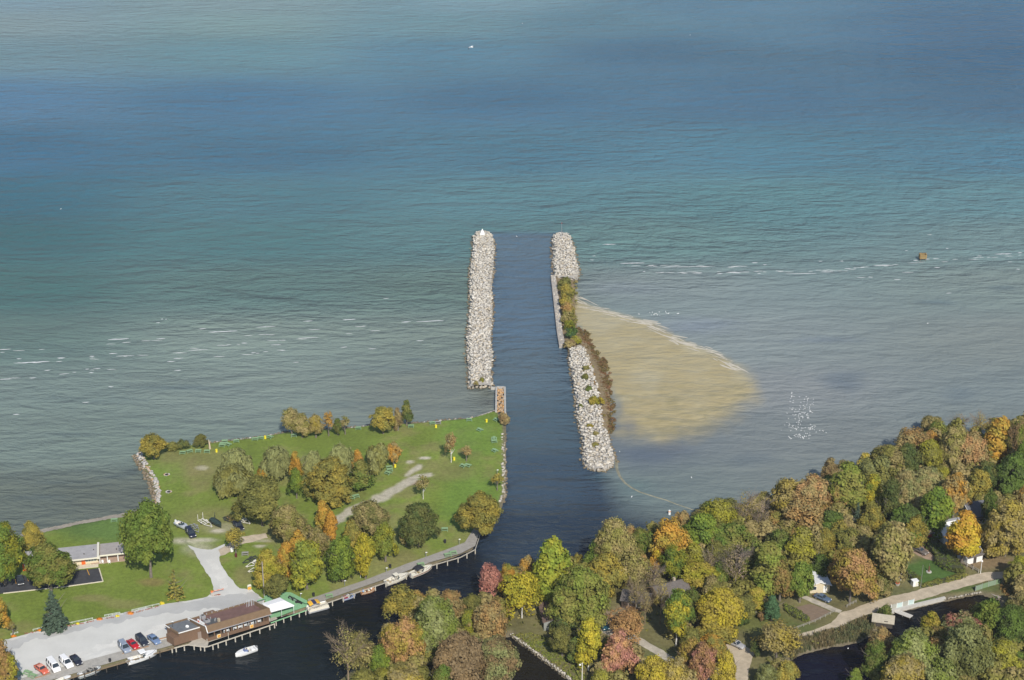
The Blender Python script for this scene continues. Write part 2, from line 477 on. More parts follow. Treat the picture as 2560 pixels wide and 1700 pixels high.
# beach following the slope of the bank
def strip_mesh(A, B, n, m, k=5, lift=.05):
    def along(pl, t):
        w = [P(*p, .5) for p in pl]
        ds = [0]
        for a, b in zip(w[:-1], w[1:]): ds.append(ds[-1] + (b - a).length)
        d = t * ds[-1]
        for i in range(len(w) - 1):
            if d <= ds[i + 1] + 1e-6: return w[i].lerp(w[i + 1], (d - ds[i]) / max(ds[i + 1] - ds[i], 1e-6))
        return w[-1]
    vs = []
    for i in range(n):
        a, b = along(A, i / (n - 1)), along(B, i / (n - 1))
        for j in range(k):
            q = a.lerp(b, j / (k - 1)); q.x += R.uniform(-.1, .1); q.y += R.uniform(-.35, .35) * (j in (0, k - 1))
            vs.append((q.x, q.y))
    X, Y = np.array([v[0] for v in vs]), np.array([v[1] for v in vs])
    z, _ = ground_z(X, Y)
    I = np.arange(n * k).reshape(n, k)
    return np_mesh('m', np.stack([X, Y, z + lift], -1), np.stack([I[:-1, :-1], I[1:, :-1], I[1:, 1:], I[:-1, 1:]], -1).reshape(-1, 4), m, None, True)
tag(link('beach', strip_mesh([(-300, 1412), (0, 1345), (95, 1321), (200, 1299), (329, 1276), (350, 1268)], [(-300, 1440), (0, 1362), (97, 1336), (200, 1311), (329, 1291), (360, 1282)], 160, BEACHM, 6)), kind='structure')
tag(link('shore_sand', strip_mesh([(1172, 1046), (1205, 1035), (1240, 1020)], [(1172, 1049), (1205, 1041), (1241, 1029)], 40, mat('pale_sand', (.44, .39, .32), .95, .2, .8), 5)), kind='structure')

# ---------------------------------------------------------------- water
xs = np.concatenate([np.arange(-900, -210, 7), np.arange(-210, 262, 1.8), np.arange(264, 900, 7)])
ys = np.concatenate([np.arange(170, 252, 5), np.arange(252, 640, 1.8), np.arange(642, 1900, 7)])
WX, WY = np.meshgrid(xs, ys)
wpx, wpy = proj(WX, WY, 0.0)
wpx_c, wpy_c = np.clip(wpx, -500, 3100), np.clip(wpy, -250, 1900)
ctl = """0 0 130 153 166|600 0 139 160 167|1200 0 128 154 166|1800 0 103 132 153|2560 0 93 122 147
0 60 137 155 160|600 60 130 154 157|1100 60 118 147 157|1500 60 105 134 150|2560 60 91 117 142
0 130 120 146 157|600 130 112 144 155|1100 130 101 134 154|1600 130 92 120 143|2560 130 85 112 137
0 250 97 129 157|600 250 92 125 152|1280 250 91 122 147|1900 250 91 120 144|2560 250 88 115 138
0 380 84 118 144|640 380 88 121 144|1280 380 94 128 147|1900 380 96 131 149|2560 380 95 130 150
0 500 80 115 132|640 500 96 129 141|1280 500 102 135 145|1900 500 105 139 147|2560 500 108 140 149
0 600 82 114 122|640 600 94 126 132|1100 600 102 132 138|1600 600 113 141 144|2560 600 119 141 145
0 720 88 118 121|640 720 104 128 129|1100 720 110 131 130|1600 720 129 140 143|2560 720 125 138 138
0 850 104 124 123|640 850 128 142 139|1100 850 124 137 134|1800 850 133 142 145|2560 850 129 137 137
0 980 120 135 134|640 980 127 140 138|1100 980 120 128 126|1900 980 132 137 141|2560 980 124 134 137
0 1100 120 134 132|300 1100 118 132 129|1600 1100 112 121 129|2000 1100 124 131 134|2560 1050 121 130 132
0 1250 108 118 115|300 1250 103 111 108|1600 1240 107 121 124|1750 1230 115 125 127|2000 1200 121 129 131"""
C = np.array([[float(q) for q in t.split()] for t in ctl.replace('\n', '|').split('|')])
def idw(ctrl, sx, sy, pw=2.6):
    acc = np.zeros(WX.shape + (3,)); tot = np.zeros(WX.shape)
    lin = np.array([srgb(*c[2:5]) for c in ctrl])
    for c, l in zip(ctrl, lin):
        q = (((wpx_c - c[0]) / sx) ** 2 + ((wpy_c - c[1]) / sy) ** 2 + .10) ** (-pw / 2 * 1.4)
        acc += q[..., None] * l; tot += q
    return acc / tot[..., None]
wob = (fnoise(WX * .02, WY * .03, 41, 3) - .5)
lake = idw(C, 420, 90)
RIV = np.array([[float(q) for q in t.split()] for t in """1310 600 94 114 132|1310 700 90 110 130|1310 800 90 110 130|1320 930 92 109 123|1340 1060 80 97 110|1340 1200 67 82 98|1340 1350 55 67 82|1420 1400 47 57 70
1100 1450 37 42 49|900 1560 34 38 40|700 1620 38 44 47|500 1680 36 42 47|200 1720 35 41 46|1340 1680 42 41 38|1000 1500 32 36 43|2100 1660 30 34 45|2350 1540 32 33 37""".replace('\n', '|').split('|')])
riv = idw(RIV, 150, 90)
wCH = [(1206, 583), (1410, 583), (1416, 700), (1425, 800), (1447, 900), (1470, 1000), (1490, 1120), (1500, 1170), (1515, 1210), (1560, 1262), (1640, 1300), (1760, 1300), (2100, 1400), (2700, 1430), (3300, 1500),
       (3300, 2300), (-900, 2300), (-900, 1700), (100, 1600), (700, 1480), (1100, 1340), (1240, 1240), (1245, 1040), (1238, 985), (1205, 940)]
dch = poly_sd(wpx, wpy, wCH)
soft = 3 + 40 * sstep(1130, 1230, wpy) * sstep(1440, 1520, wpx)
mR = sstep(-1, 1, (dch + wob * soft * 1.6) / soft)
wcol = lake * (1 - mR[..., None]) + riv * mR[..., None]
wSB = [(1432, 713), (1447, 752), (1482, 764), (1538, 782), (1590, 797), (1640, 810), (1692, 841), (1755, 871), (1794, 884), (1845, 917), (1886, 955), (1893, 975), (1857, 1012), (1800, 1050), (1745, 1080),
       (1690, 1104), (1640, 1098), (1580, 1088), (1545, 1078), (1547, 1040), (1545, 1012), (1530, 985), (1520, 940), (1500, 904), (1470, 868), (1460, 830), (1430, 800)]
dsb = poly_sd(wpx, wpy * 1.0, wSB)
sbn = fnoise(wpx * .02, wpy * .06, 51, 4) - .5
softs = 6 + 36 * sstep(960, 1060, wpy) + 16 * sstep(1750, 1880, wpx)
sand = sstep(-1, 1, (dsb + sbn * softs * 1.3) / softs)
SBc = np.array(srgb(171, 162, 138)); SBw = np.array(srgb(166, 154, 124))
sbcol = SBc + (SBw - SBc) * sstep(.35, .7, fnoise(wpx * .008, wpy * .02, 61, 3) + .25 * sstep(900, 1050, wpy))[..., None]
sbcol = sbcol * (.90 + .2 * fnoise(wpx * .035, wpy * .16, 71, 3))[..., None]
olv = sstep(.50, .68, fnoise(wpx * .05, wpy * .22, 73, 3) + .22 * sstep(930, 1080, wpy) - .10) * .45 * sstep(880, 1000, wpy)
sbcol = sbcol * (1 - olv[..., None]) + np.array(srgb(142, 135, 106)) * olv[..., None]
k = sand * (1 - mR)
wcol = wcol * (1 + .14 * (fnoise(WX * .012, WY * .03, 81, 4) - .5))[..., None]  # wind mottling of the surface put into the water colour
wcol = wcol * (1 - k[..., None]) + sbcol * k[..., None]
# weed beds seen through the lake shallows, olive-brown patches in river and pond, and the sill of sand across the side channel
def blot(cx, cy, rx, ry, c, s, rag=.9):
    global wcol
    q = np.hypot((wpx - cx) / rx, (wpy - cy) / ry) + (fnoise(WX * .08, WY * .25, int(cx) % 97, 3) - .5) * rag
    w = s * .62 * (1 - sstep(.1, 1.25, q))
    wcol = wcol * (1 - w[..., None]) + np.array(srgb(*c)) * w[..., None]
WEED = (74, 92, 108)
for a in [(2110, 955, 60, 34, (92, 106, 122), .8), (2060, 850, 130, 10, (104, 116, 132), .7), (2330, 755, 60, 7, (94, 112, 124), .8), (2500, 720, 60, 6, (94, 112, 124), .7), (2400, 990, 60, 30, (98, 112, 124), .7),
          (1740, 815, 120, 26, (128, 138, 156), .7), (1560, 720, 120, 22, (132, 142, 152), .6), (1640, 1140, 120, 40, (86, 98, 118), .75), (1575, 1060, 26, 30, (96, 106, 124), .7), (1545, 1040, 8, 45, (84, 100, 124), .8),
          (1880, 1150, 70, 22, (100, 112, 124), .6), (1060, 900, 60, 7, WEED, .55), (950, 920, 160, 8, WEED, .35), (880, 1010, 140, 9, WEED, .35), (500, 970, 140, 9, WEED, .4), (430, 970, 130, 7, WEED, .4),
          (250, 1000, 160, 10, WEED, .3), (150, 1085, 130, 9, WEED, .35), (330, 1180, 35, 12, (66, 78, 92), .7), (280, 1190, 50, 8, WEED, .5), (100, 1245, 120, 9, WEED, .5), (150, 1205, 140, 6, WEED, .35),
          (1590, 1215, 60, 22, (98, 122, 124), .6), (1500, 1195, 36, 10, (88, 112, 122), .6), (1215, 985, 26, 10, (96, 100, 94), .6), (1220, 1005, 25, 12, (92, 96, 100), .6), (1600, 1290, 90, 22, (92, 102, 106), .6),
          (620, 1580, 90, 9, (44, 44, 34), .6), (560, 1640, 80, 8, (42, 40, 34), .5), (1180, 1400, 22, 30, (50, 50, 44), .5), (2080, 1630, 80, 10, (52, 46, 28), .8), (2420, 1510, 60, 12, (60, 52, 28), .7)]:
    blot(*a)
# albedo from the colour the water shows, less what the sky adds by reflection
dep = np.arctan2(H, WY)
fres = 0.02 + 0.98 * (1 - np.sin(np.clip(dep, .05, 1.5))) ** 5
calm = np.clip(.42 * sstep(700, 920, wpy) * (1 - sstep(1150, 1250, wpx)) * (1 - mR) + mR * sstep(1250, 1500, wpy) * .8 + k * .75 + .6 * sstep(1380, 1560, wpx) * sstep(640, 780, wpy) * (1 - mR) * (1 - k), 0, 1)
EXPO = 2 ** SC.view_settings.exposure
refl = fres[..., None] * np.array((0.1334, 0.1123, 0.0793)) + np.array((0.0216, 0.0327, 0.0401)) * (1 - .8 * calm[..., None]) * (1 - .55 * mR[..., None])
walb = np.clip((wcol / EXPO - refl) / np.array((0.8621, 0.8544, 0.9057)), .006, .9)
wI = np.arange(WX.size).reshape(WX.shape)
wq = np.stack([wI[:-1, :-1], wI[:-1, 1:], wI[1:, 1:], wI[1:, :-1]], -1).reshape(-1, 4)
wv = np.stack([WX, WY, np.zeros_like(WX)], -1).reshape(-1, 3)

def water_mat(name, spec):
    m = bpy.data.materials.new(name)
    nt, N, L = nodes_of(m)
    b = N['Principled BSDF']
    b.inputs['IOR'].default_value = 1.33
    b.inputs['Roughness'].default_value = .2
    b.inputs['Specular IOR Level'].default_value = spec
    at = N.new('ShaderNodeAttribute'); at.attribute_name = 'Col'
    cm = N.new('ShaderNodeAttribute'); cm.attribute_name = 'calm'
    tc = N.new('ShaderNodeTexCoord')
    def noise(scale3, sc, det, rough=.55, dist=0.0, rot=0.0):
        mp = N.new('ShaderNodeMapping'); mp.inputs['Scale'].default_value = scale3; mp.inputs['Rotation'].default_value = (0, 0, rot)
        L.new(tc.outputs['Object'], mp.inputs[0])
        nz = N.new('ShaderNodeTexNoise'); nz.inputs['Scale'].default_value = sc; nz.inputs['Detail'].default_value = det
        nz.inputs['Roughness'].default_value = rough; nz.inputs['Distortion'].default_value = dist
        L.new(mp.outputs[0], nz.inputs['Vector'])
        return nz.outputs[0]
    swell = noise((.40, 1.0, 1), .22, 2, .5, .5, math.radians(-3))
    chop = noise((.5, 1.0, 1), .62, 3, .6, .5, math.radians(5))
    roller = noise((.45, 1.0, 1), .085, 2, .5, .6, math.radians(-4))
    gust = noise((.5, 1.0, 1), .012, 4, .6, .5)
    a1 = N.new('ShaderNodeMath'); a1.operation = 'MULTIPLY_ADD'
    L.new(swell, a1.inputs[0]); a1.inputs[1].default_value = 2.2; L.new(chop, a1.inputs[2])
    a2 = N.new('ShaderNodeMath'); a2.operation = 'MULTIPLY_ADD'
    L.new(roller, a2.inputs[0]); a2.inputs[1].default_value = 2.8; L.new(a1.outputs[0], a2.inputs[2])
    st = N.new('ShaderNodeMapRange'); st.inputs[3].default_value, st.inputs[4].default_value = .62, .06
    L.new(cm.outputs['Fac'], st.inputs[0])
    gm = N.new('ShaderNodeMapRange'); gm.inputs[1].default_value, gm.inputs[2].default_value = .35, .65
    gm.inputs[3].default_value, gm.inputs[4].default_value = .75, 1.25
    L.new(gust, gm.inputs[0])
    sm = N.new('ShaderNodeMath'); sm.operation = 'MULTIPLY'; L.new(st.outputs[0], sm.inputs[0]); L.new(gm.outputs[0], sm.inputs[1])
    bp = N.new('ShaderNodeBump'); bp.inputs['Distance'].default_value = 3.0
    L.new(sm.outputs[0], bp.inputs['Strength']); L.new(a2.outputs[0], bp.inputs['Height'])
    L.new(bp.outputs[0], b.inputs['Normal'])
    L.new(at.outputs['Color'], b.inputs['Base Color'])
    return m
WM, WMR = water_mat('lake_water', .055), water_mat('river_water', .2)
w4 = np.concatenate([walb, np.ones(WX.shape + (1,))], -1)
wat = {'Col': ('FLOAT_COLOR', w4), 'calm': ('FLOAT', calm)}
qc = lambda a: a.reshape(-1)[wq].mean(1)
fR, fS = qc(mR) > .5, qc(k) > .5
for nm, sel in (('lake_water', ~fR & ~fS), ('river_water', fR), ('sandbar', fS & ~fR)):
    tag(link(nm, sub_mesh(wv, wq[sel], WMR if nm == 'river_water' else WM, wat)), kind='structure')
far = MB()
X0, X1, Y0, Y1, B_ = xs[0], xs[-1], ys[0], ys[-1], 14000
for a in ([(-B_, Y1), (B_, Y1), (B_, B_), (-B_, B_)], [(-B_, Y0), (X0, Y0), (X0, Y1), (-B_, Y1)], [(X1, Y0), (B_, Y0), (B_, Y1), (X1, Y1)], [(-B_, -B_), (B_, -B_), (B_, Y0), (-B_, Y0)]):
    far.add([(x, y, 0) for x, y in a], [(0, 1, 2, 3)])
tag(far.build('far_water', mat('far_water', (.10, .15, .19), .1, .1, .01)), kind='structure')

FOAM = mat('foam', (.56, .58, .58), .8)
fm = MB()
def whitecap(px, py, L, t=.5, tilt=0.0):
    t *= .5; L *= 1.25
    n = max(3, int(L / 6)); m = L / ppm(py, 0)
    c = P(px, py, 0)
    top, bot = [], []
    for i in range(n + 1):
        u = i / n - .5
        x = c.x + u * m
        y = c.y + u * m * tilt + R.uniform(-.12, .12)
        w = t * (1 - (2 * u) ** 2) ** .5 * R.uniform(.5, 1.2) + .05
        top.append((x, y + w * .8, .06)); bot.append((x, y - w, .05))
    mid = [((a[0] + b[0]) / 2, (a[1] + b[1]) / 2, .05 + .07 * (1 - (2 * (i / n - .5)) ** 2)) for i, (a, b) in enumerate(zip(top, bot))]
    o = len(top)
    fm.add(top + mid + bot, [(i, i + 1, o + i + 1, o + i) for i in range(n)] + [(o + i, o + i + 1, 2 * o + i + 1, 2 * o + i) for i in range(n)])
for q in [(296, 848, 42, .8), (557, 829, 58, .8), (79, 906, 70, .8), (8, 874, 30), (12, 948, 26), (153, 895, 16, .8), (402, 847, 18), (495, 875, 40, .4), (446, 896, 20), (428, 904, 16), (230, 891, 10, .7), (283, 884, 17, .6), (634, 882, 10), (611, 858, 12),
          (444, 926, 14), (242, 922, 15, .4), (218, 923, 8), (316, 856, 18, .4), (313, 890, 36, .25), (48, 897, 10), (148, 904, 12, .35), (228, 932, 10), (41, 1036, 13), (214, 1006, 14, .4), (277, 967, 10), (1075, 803, 56, .6), (1015, 805, 20, .7), (873, 799, 26, .7),
          (505, 822, 12), (510, 822, 8), (395, 807, 8), (405, 798, 5), (415, 798, 4), (665, 817, 38, .4), (770, 803, 20, .5), (770, 845, 40, .3), (690, 862, 20, .4), (965, 746, 12), (1050, 852, 14), (930, 872, 16, .3), (860, 868, 14), (740, 906, 12, .3), (118, 926, 12), (82, 945, 14), (160, 935, 20, .3),
          (1523, 611, 28, .9), (1581, 658, 50, .8), (1590, 665, 20, .4), (1713, 667, 120, .3), (1887, 657, 13, .7), (1912, 662, 8), (1653, 681, 14, .6), (1712, 683, 14, .7), (1745, 683, 18, .5), (1799, 684, 12, .6), (1842, 682, 17, .8), (1898, 684, 8, .6), (2003, 684, 62, .4), (2066, 680, 26, .5),
          (2119, 672, 14, .8), (2137, 670, 8), (2204, 663, 32, .5), (2289, 651, 10, .8), (2319, 648, 10, .8), (2340, 647, 14, .5), (2508, 635, 36, .9), (2550, 632, 10, .8), (2051, 653, 8, .6), (2104, 653, 8, .6), (2324, 587, 10, .6), (2449, 640, 10), (2153, 694, 18, .3), (2176, 693, 10), (2343, 669, 12, .6),
          (2270, 681, 24, .25), (2545, 673, 8), (2372, 733, 12, .4), (2368, 621, 6), (2266, 627, 6), (1485, 640, 8), (1610, 679, 6, .6), (1480, 650, 8, .3), (2243, 699, 14, .4), (2525, 655, 10, .3)]:
    whitecap(*q, tilt=.12 if q[0] < 1200 else .05)
for px0, py0, px1, py1, n in ((1560, 664, 1900, 668, 16), (1640, 682, 2130, 676, 26), (2130, 672, 2560, 636, 22), (0, 880, 420, 850, 6), (0, 912, 480, 880, 7), (480, 872, 1150, 808, 13), (560, 846, 1000, 806, 6), (0, 950, 300, 920, 5), (400, 905, 760, 872, 6)):
    for i in range(n):
        u = R.random(); whitecap(px0 + (px1 - px0) * u, py0 + (py1 - py0) * u + R.uniform(-2, 2), R.uniform(7, 24), R.uniform(.10, .22), .05)
tag(fm.build('foam', FOAM), kind='stuff')

# pale sand thrown up along the bar's lake side
rid = MB()
pts = [(1436, 735), (1470, 764), (1520, 776), (1560, 790), (1595, 800), (1640, 808), (1650, 830), (1690, 845), (1712, 856), (1750, 868), (1785, 880), (1815, 905), (1840, 918)]
for i in range(110):
    t = R.random() * (len(pts) - 1); a = int(t); u = t - a
    px = pts[a][0] * (1 - u) + pts[a + 1][0] * u + R.uniform(-14, 14); py = pts[a][1] * (1 - u) + pts[a + 1][1] * u + R.uniform(-3, 8)
    c = P(px, py, 0); L_ = R.uniform(.8, 3.6); w = R.uniform(.15, .5)
    e0, e1 = P(*pts[a], 0), P(*pts[a + 1], 0); tl = max(-1.6, min(.2, (e1.y - e0.y) / (e1.x - e0.x))) * R.uniform(.4, 1.05)
    ring = [(c.x + math.cos(q) * L_, c.y + math.sin(q) * w + math.cos(q) * L_ * tl, .015) for q in [2 * math.pi * j / 9 for j in range(9)]]
    ring = [(x + R.uniform(-.2, .2), y + R.uniform(-.1, .1), z) for x, y, z in ring]
    rid.add(ring + [(c.x, c.y, .07)], [(j, (j + 1) % 9, 9) for j in range(9)])
tag(rid.build('wet_sand', mat('wash_sand', (.50, .455, .365), .8, .15, 1.0)), kind='stuff')
# thin autumn air over the lake
hz = bpy.data.materials.new('haze')
_nt, _N, _L = nodes_of(hz)
_N.remove(_N['Principled BSDF'])
_v = _N.new('ShaderNodeVolumePrincipled')
_v.inputs['Color'].default_value = (.86, .92, 1.0, 1); _v.inputs['Density'].default_value = 5.5e-5; _v.inputs['Anisotropy'].default_value = 0.0
_L.new(_v.outputs[0], [n for n in _N if n.type == 'OUTPUT_MATERIAL'][0].inputs['Volume'])
tag(MB().box((0, 0, 118), (28400, 28400, 244)).build('haze', hz), kind='stuff')

# ---------------------------------------------------------------- stone works
def rock_proto(seed, n=13):
    r = random.Random(seed)
    bm = bmesh.new()
    for i in range(n):
        v = Vector((r.gauss(0, 1), r.gauss(0, 1), r.gauss(0, 1))).normalized()
        bm.verts.new(Vector((v.x * r.uniform(.8, 1.2), v.y * r.uniform(.65, 1.0), v.z * r.uniform(.5, .75))))
    bmesh.ops.convex_hull(bm, input=bm.verts)
    lo = [v for v in bm.verts if not v.link_faces]
    bmesh.ops.delete(bm, geom=lo, context='VERTS')
    bmesh.ops.triangulate(bm, faces=bm.faces)
    bm.verts.ensure_lookup_table()
    vs = np.array([v.co[:] for v in bm.verts]); fs = np.array([[v.index for v in f.verts] for f in bm.faces])
    bm.free()
    return vs, fs
ROCKS = [rock_proto(100 + i) for i in range(8)]

def rock_mat(name, cols, wet=True):
    """stone whose tone differs from block to block, dark with algae where the water reaches"""
    m = bpy.data.materials.new(name)
    nt, N, L = nodes_of(m)
    b = N['Principled BSDF']; b.inputs['Roughness'].default_value = .9; b.inputs['Specular IOR Level'].default_value = .2
    oi = N.new('ShaderNodeObjectInfo'); at = N.new('ShaderNodeAttribute'); at.attribute_name = 'rnd'
    ad = N.new('ShaderNodeMath'); ad.operation = 'ADD'; L.new(oi.outputs['Random'], ad.inputs[0]); L.new(at.outputs['Fac'], ad.inputs[1])
    fr = N.new('ShaderNodeMath'); fr.operation = 'FRACT'; L.new(ad.outputs[0], fr.inputs[0])
    cr = N.new('ShaderNodeValToRGB'); cr.color_ramp.interpolation = 'LINEAR'
    while len(cr.color_ramp.elements) < len(cols): cr.color_ramp.elements.new(.5)
    for i, c in enumerate(cols):
        cr.color_ramp.elements[i].position = i / (len(cols) - 1); cr.color_ramp.elements[i].color = (*c, 1)
    L.new(fr.outputs[0], cr.inputs[0])
    ge = N.new('ShaderNodeNewGeometry')
    nz = N.new('ShaderNodeTexNoise'); nz.inputs['Scale'].default_value = 1.2; nz.inputs['Detail'].default_value = 6
    L.new(ge.outputs['Position'], nz.inputs['Vector'])
    mr = N.new('ShaderNodeMapRange'); mr.inputs[1].default_value, mr.inputs[2].default_value = .3, .7; mr.inputs[3].default_value, mr.inputs[4].default_value = .75, 1.2
    L.new(nz.outputs[0], mr.inputs[0])
    sc = N.new('ShaderNodeVectorMath'); sc.operation = 'SCALE'; L.new(cr.outputs[0], sc.inputs[0]); L.new(mr.outputs[0], sc.inputs['Scale'])
    last = sc.outputs[0]
    if wet:
        sx = N.new('ShaderNodeSeparateXYZ'); L.new(ge.outputs['Position'], sx.inputs[0])
        wr = N.new('ShaderNodeMapRange'); wr.inputs[1].default_value, wr.inputs[2].default_value = .25, .95; wr.inputs[3].default_value, wr.inputs[4].default_value = 1, 0
        L.new(sx.outputs['Z'], wr.inputs[0])
        mx = N.new('ShaderNodeMix'); mx.data_type = 'RGBA'; mx.inputs['B'].default_value = (.17, .135, .085, 1)
        L.new(wr.outputs[0], mx.inputs['Factor']); L.new(last, mx.inputs['A']); last = mx.outputs['Result']
    L.new(last, b.inputs['Base Color'])
    return m
LIME = rock_mat('limestone_blocks', [(.38, .345, .28), (.54, .505, .435), (.45, .42, .37), (.61, .575, .505), (.42, .36, .27), (.55, .515, .45), (.35, .33, .30)])
FIELD = rock_mat('field_stones', [(.40, .38, .35), (.52, .49, .45), (.34, .33, .33), (.46, .43, .38), (.48, .30, .14), (.50, .47, .42), (.38, .37, .36)])
RUST = rock_mat('rusty_stones', [(.44, .24, .09), (.38, .30, .22), (.50, .27, .09), (.33, .26, .19), (.47, .32, .17)], False)
RMESH = {}
def rock_mesh(i, m):
    if (i, m.name) not in RMESH:
        vs, fs = ROCKS[i]
        RMESH[(i, m.name)] = np_mesh('stone_block', vs, fs, m)
    return RMESH[(i, m.name)]
def place_rocks(items, m, parent, name, limit=300):
    """items: (x, y, z, size); the ones that show largest are separate blocks, the rest one joined part"""
    items = sorted(items, key=lambda q: -q[3] * (1 + q[2] * .1))
    for x, y, z, s in items[:limit]:
        o = link(name, rock_mesh(R.randrange(8), m), parent)
        o.location = (x, y, z); o.rotation_euler = (R.uniform(-.4, .4), R.uniform(-.4, .4), R.uniform(0, 6.28))
        o.scale = (s, s * R.uniform(.8, 1.15), s * R.uniform(.8, 1.2))
    rest = items[limit:]
    if rest:
        V, Q, A, n0 = [], [], [], 0
        for x, y, z, s in rest:
            vs, fs = ROCKS[R.randrange(8)]
            mt = np.array(Matrix.Rotation(R.uniform(0, 6.28), 3, 'Z') @ Matrix.Rotation(R.uniform(-.4, .4), 3, 'X'))
            V.append(vs @ mt.T * s + (x, y, z)); Q.append(fs + n0); A.append(np.full(len(vs), R.random())); n0 += len(vs)
        tag(link('small_' + name + 's', np_mesh('small_stones', np.concatenate(V), np.concatenate(Q), m, {'rnd': ('FLOAT', np.concatenate(A))}), parent), kind='stuff')

def resample(pl, n, z=0):
    w = [P(*p, z) for p in pl]
    ds = np.array([0] + [(b - a).length for a, b in zip(w[:-1], w[1:])]).cumsum()
    out = []
    for t in np.linspace(0, ds[-1], n):
        i = min(np.searchsorted(ds, t, 'right') - 1, len(w) - 2)
        out.append(w[i].lerp(w[i + 1], (t - ds[i]) / max(ds[i + 1] - ds[i], 1e-6)))
    return out, ds[-1]
def mound(left, right, hgt, size, m, parent, name='boulder', edge=.35, holes=()):
    n = 60
    Lp, ll = resample(left, n); Rp, _ = resample(right, n)
    prof = lambda u: hgt * sstep(0, edge, 1 - abs(2 * u - 1)) if hgt else 0
    core = MB(); vs = []
    k = 9
    for a, b in zip(Lp, Rp):
        for j in range(k):
            q = a.lerp(b, j / (k - 1)); vs.append((q.x, q.y, float(prof(j / (k - 1))) - .45))
    core.add(vs, [(i * k + j, i * k + j + 1, (i + 1) * k + j + 1, (i + 1) * k + j) for i in range(n - 1) for j in range(k - 1)])
    core.build('core', mat('packed_rubble', (.40, .37, .32), .95, .3, 1.5), parent)
    wid = sum((b - a).length for a, b in zip(Lp, Rp)) / n
    ns, nu = int(ll / (size * .92)), max(2, int(wid / (size * .92)))
    items = []
    for i in range(ns):
        for j in range(nu):
            s, u = (i + R.uniform(.05, .95)) / ns, ((j + R.uniform(.05, .95)) / nu - .5) * R.uniform(.98, 1.12) + .5
            e = s * ll < 2.5 or (1 - s) * ll < 2.5
            f = s * (n - 1); a = min(int(f), n - 2)
            q = Lp[a].lerp(Lp[a + 1], f - a).lerp(Rp[a].lerp(Rp[a + 1], f - a), u)
            endf = sstep(0, 3.5, min(s, 1 - s) * ll)
            z = float(prof(u)) * (.25 + .75 * float(endf))
            items.append((q.x + R.uniform(-.3, .3), q.y + R.uniform(-.3, .3), z - .12 + R.uniform(-.15, .15), size * R.uniform(.42, .95)))
    place_rocks(items, m, parent, name)

jl = thing('rock_jetty', 'long pale boulder jetty on the park side of the channel, white marker at its tip', 'jetty', (0, 0, 0), 0, 'rock jetties at the river mouth')
mound([(1192, 585), (1181, 593), (1178, 640), (1173, 675), (1170, 720), (1172, 773), (1166, 820), (1163.5, 853), (1165, 900), (1168, 927), (1169, 974)],
      [(1222, 585), (1236, 597), (1238, 612), (1236, 667), (1231, 720), (1234.5, 783), (1229, 858), (1235, 890), (1229, 940), (1234, 972)], 2.0, .9, LIME, jl)
jh = thing('rock_jetty', 'short rounded boulder head at the outer end of the far jetty, thin mast on it', 'jetty', (0, 0, 0), 0, 'rock jetties at the river mouth')
mound([(1391, 589), (1378, 597), (1379.5, 630), (1380, 667), (1383, 694), (1393, 700)], [(1413, 589), (1427, 595), (1437, 620), (1443, 646), (1452, 684), (1443, 706)], 2.0, .9, LIME, jh)
jr = thing('rock_jetty', 'inner boulder jetty overgrown with brown weeds beside the sand bar', 'jetty', (0, 0, 0), 0, 'rock jetties at the river mouth')
mound([(1419, 872), (1421, 910), (1428, 948), (1436, 999), (1439, 1045), (1446, 1080), (1452, 1101), (1454, 1127), (1449, 1149), (1462, 1168), (1487, 1179)],
      [(1460, 870), (1478, 905), (1489, 935), (1499, 973), (1510, 1036), (1514, 1075), (1526, 1090), (1530, 1116), (1541, 1144), (1537, 1166), (1512, 1180)], 1.7, .86, LIME, jr)
# concrete-and-rubble wall between them
jw = thing('stone_wall', 'narrow straight stone wall along the channel below the shrubs', 'wall')
wl, _ = resample([(1376.6, 694), (1385, 770), (1392, 835), (1398, 871)], 30); wr, _ = resample([(1389, 694), (1399, 770), (1406, 835), (1414, 869)], 30)
cw = MB()
vs = []
for a, b in zip(wl, wr): vs += [(a.x, a.y, -.6), (a.x, a.y, 1.05), (b.x, b.y, 1.05), (b.x, b.y, -.6)]
cw.add(vs, [(4 * i + j, 4 * i + 4 + j, 4 * i + 5 + j, 4 * i + 1 + j) for i in range(29) for j in range(3)] + [(0, 1, 2, 3), (116, 117, 118, 119)])
cw.build('wall_body', mat('weathered_concrete', (.36, .33, .29), .9, .3, .8), jw)
it = []
for i in range(110):
    f = R.uniform(0, 28.9); a = int(f); q = wl[a].lerp(wl[a + 1], f - a).lerp(wr[a].lerp(wr[a + 1], f - a), R.uniform(.15, .95))
    it.append((q.x, q.y, 1.05, R.uniform(.25, .5)))
place_rocks(it, LIME, jw, 'stone')
# overgrown spit behind the wall and the weeds along the inner jetty
spit = MB()
sl_, _ = resample([(1386, 694), (1399, 770), (1406, 835), (1420, 880), (1440, 950), (1480, 1010), (1500, 1085)], 50); sr_, _ = resample([(1440, 690), (1440, 770), (1444, 815), (1484, 868), (1514, 905), (1530, 975), (1526, 1085)], 50)
vs = []
for a, b in zip(sl_, sr_):
    for j in range(6):
        q = a.lerp(b, j / 5); vs.append((q.x, q.y, [.55, .8, .8, .7, .4, -.15][j]))
spit.add(vs, [(i * 6 + j, i * 6 + j + 1, i * 6 + 7 + j, i * 6 + 6 + j) for i in range(49) for j in range(5)])
tag(spit.build('spit', mat('spit_soil', (.22, .165, .09), .95, .3, .6)), kind='structure')

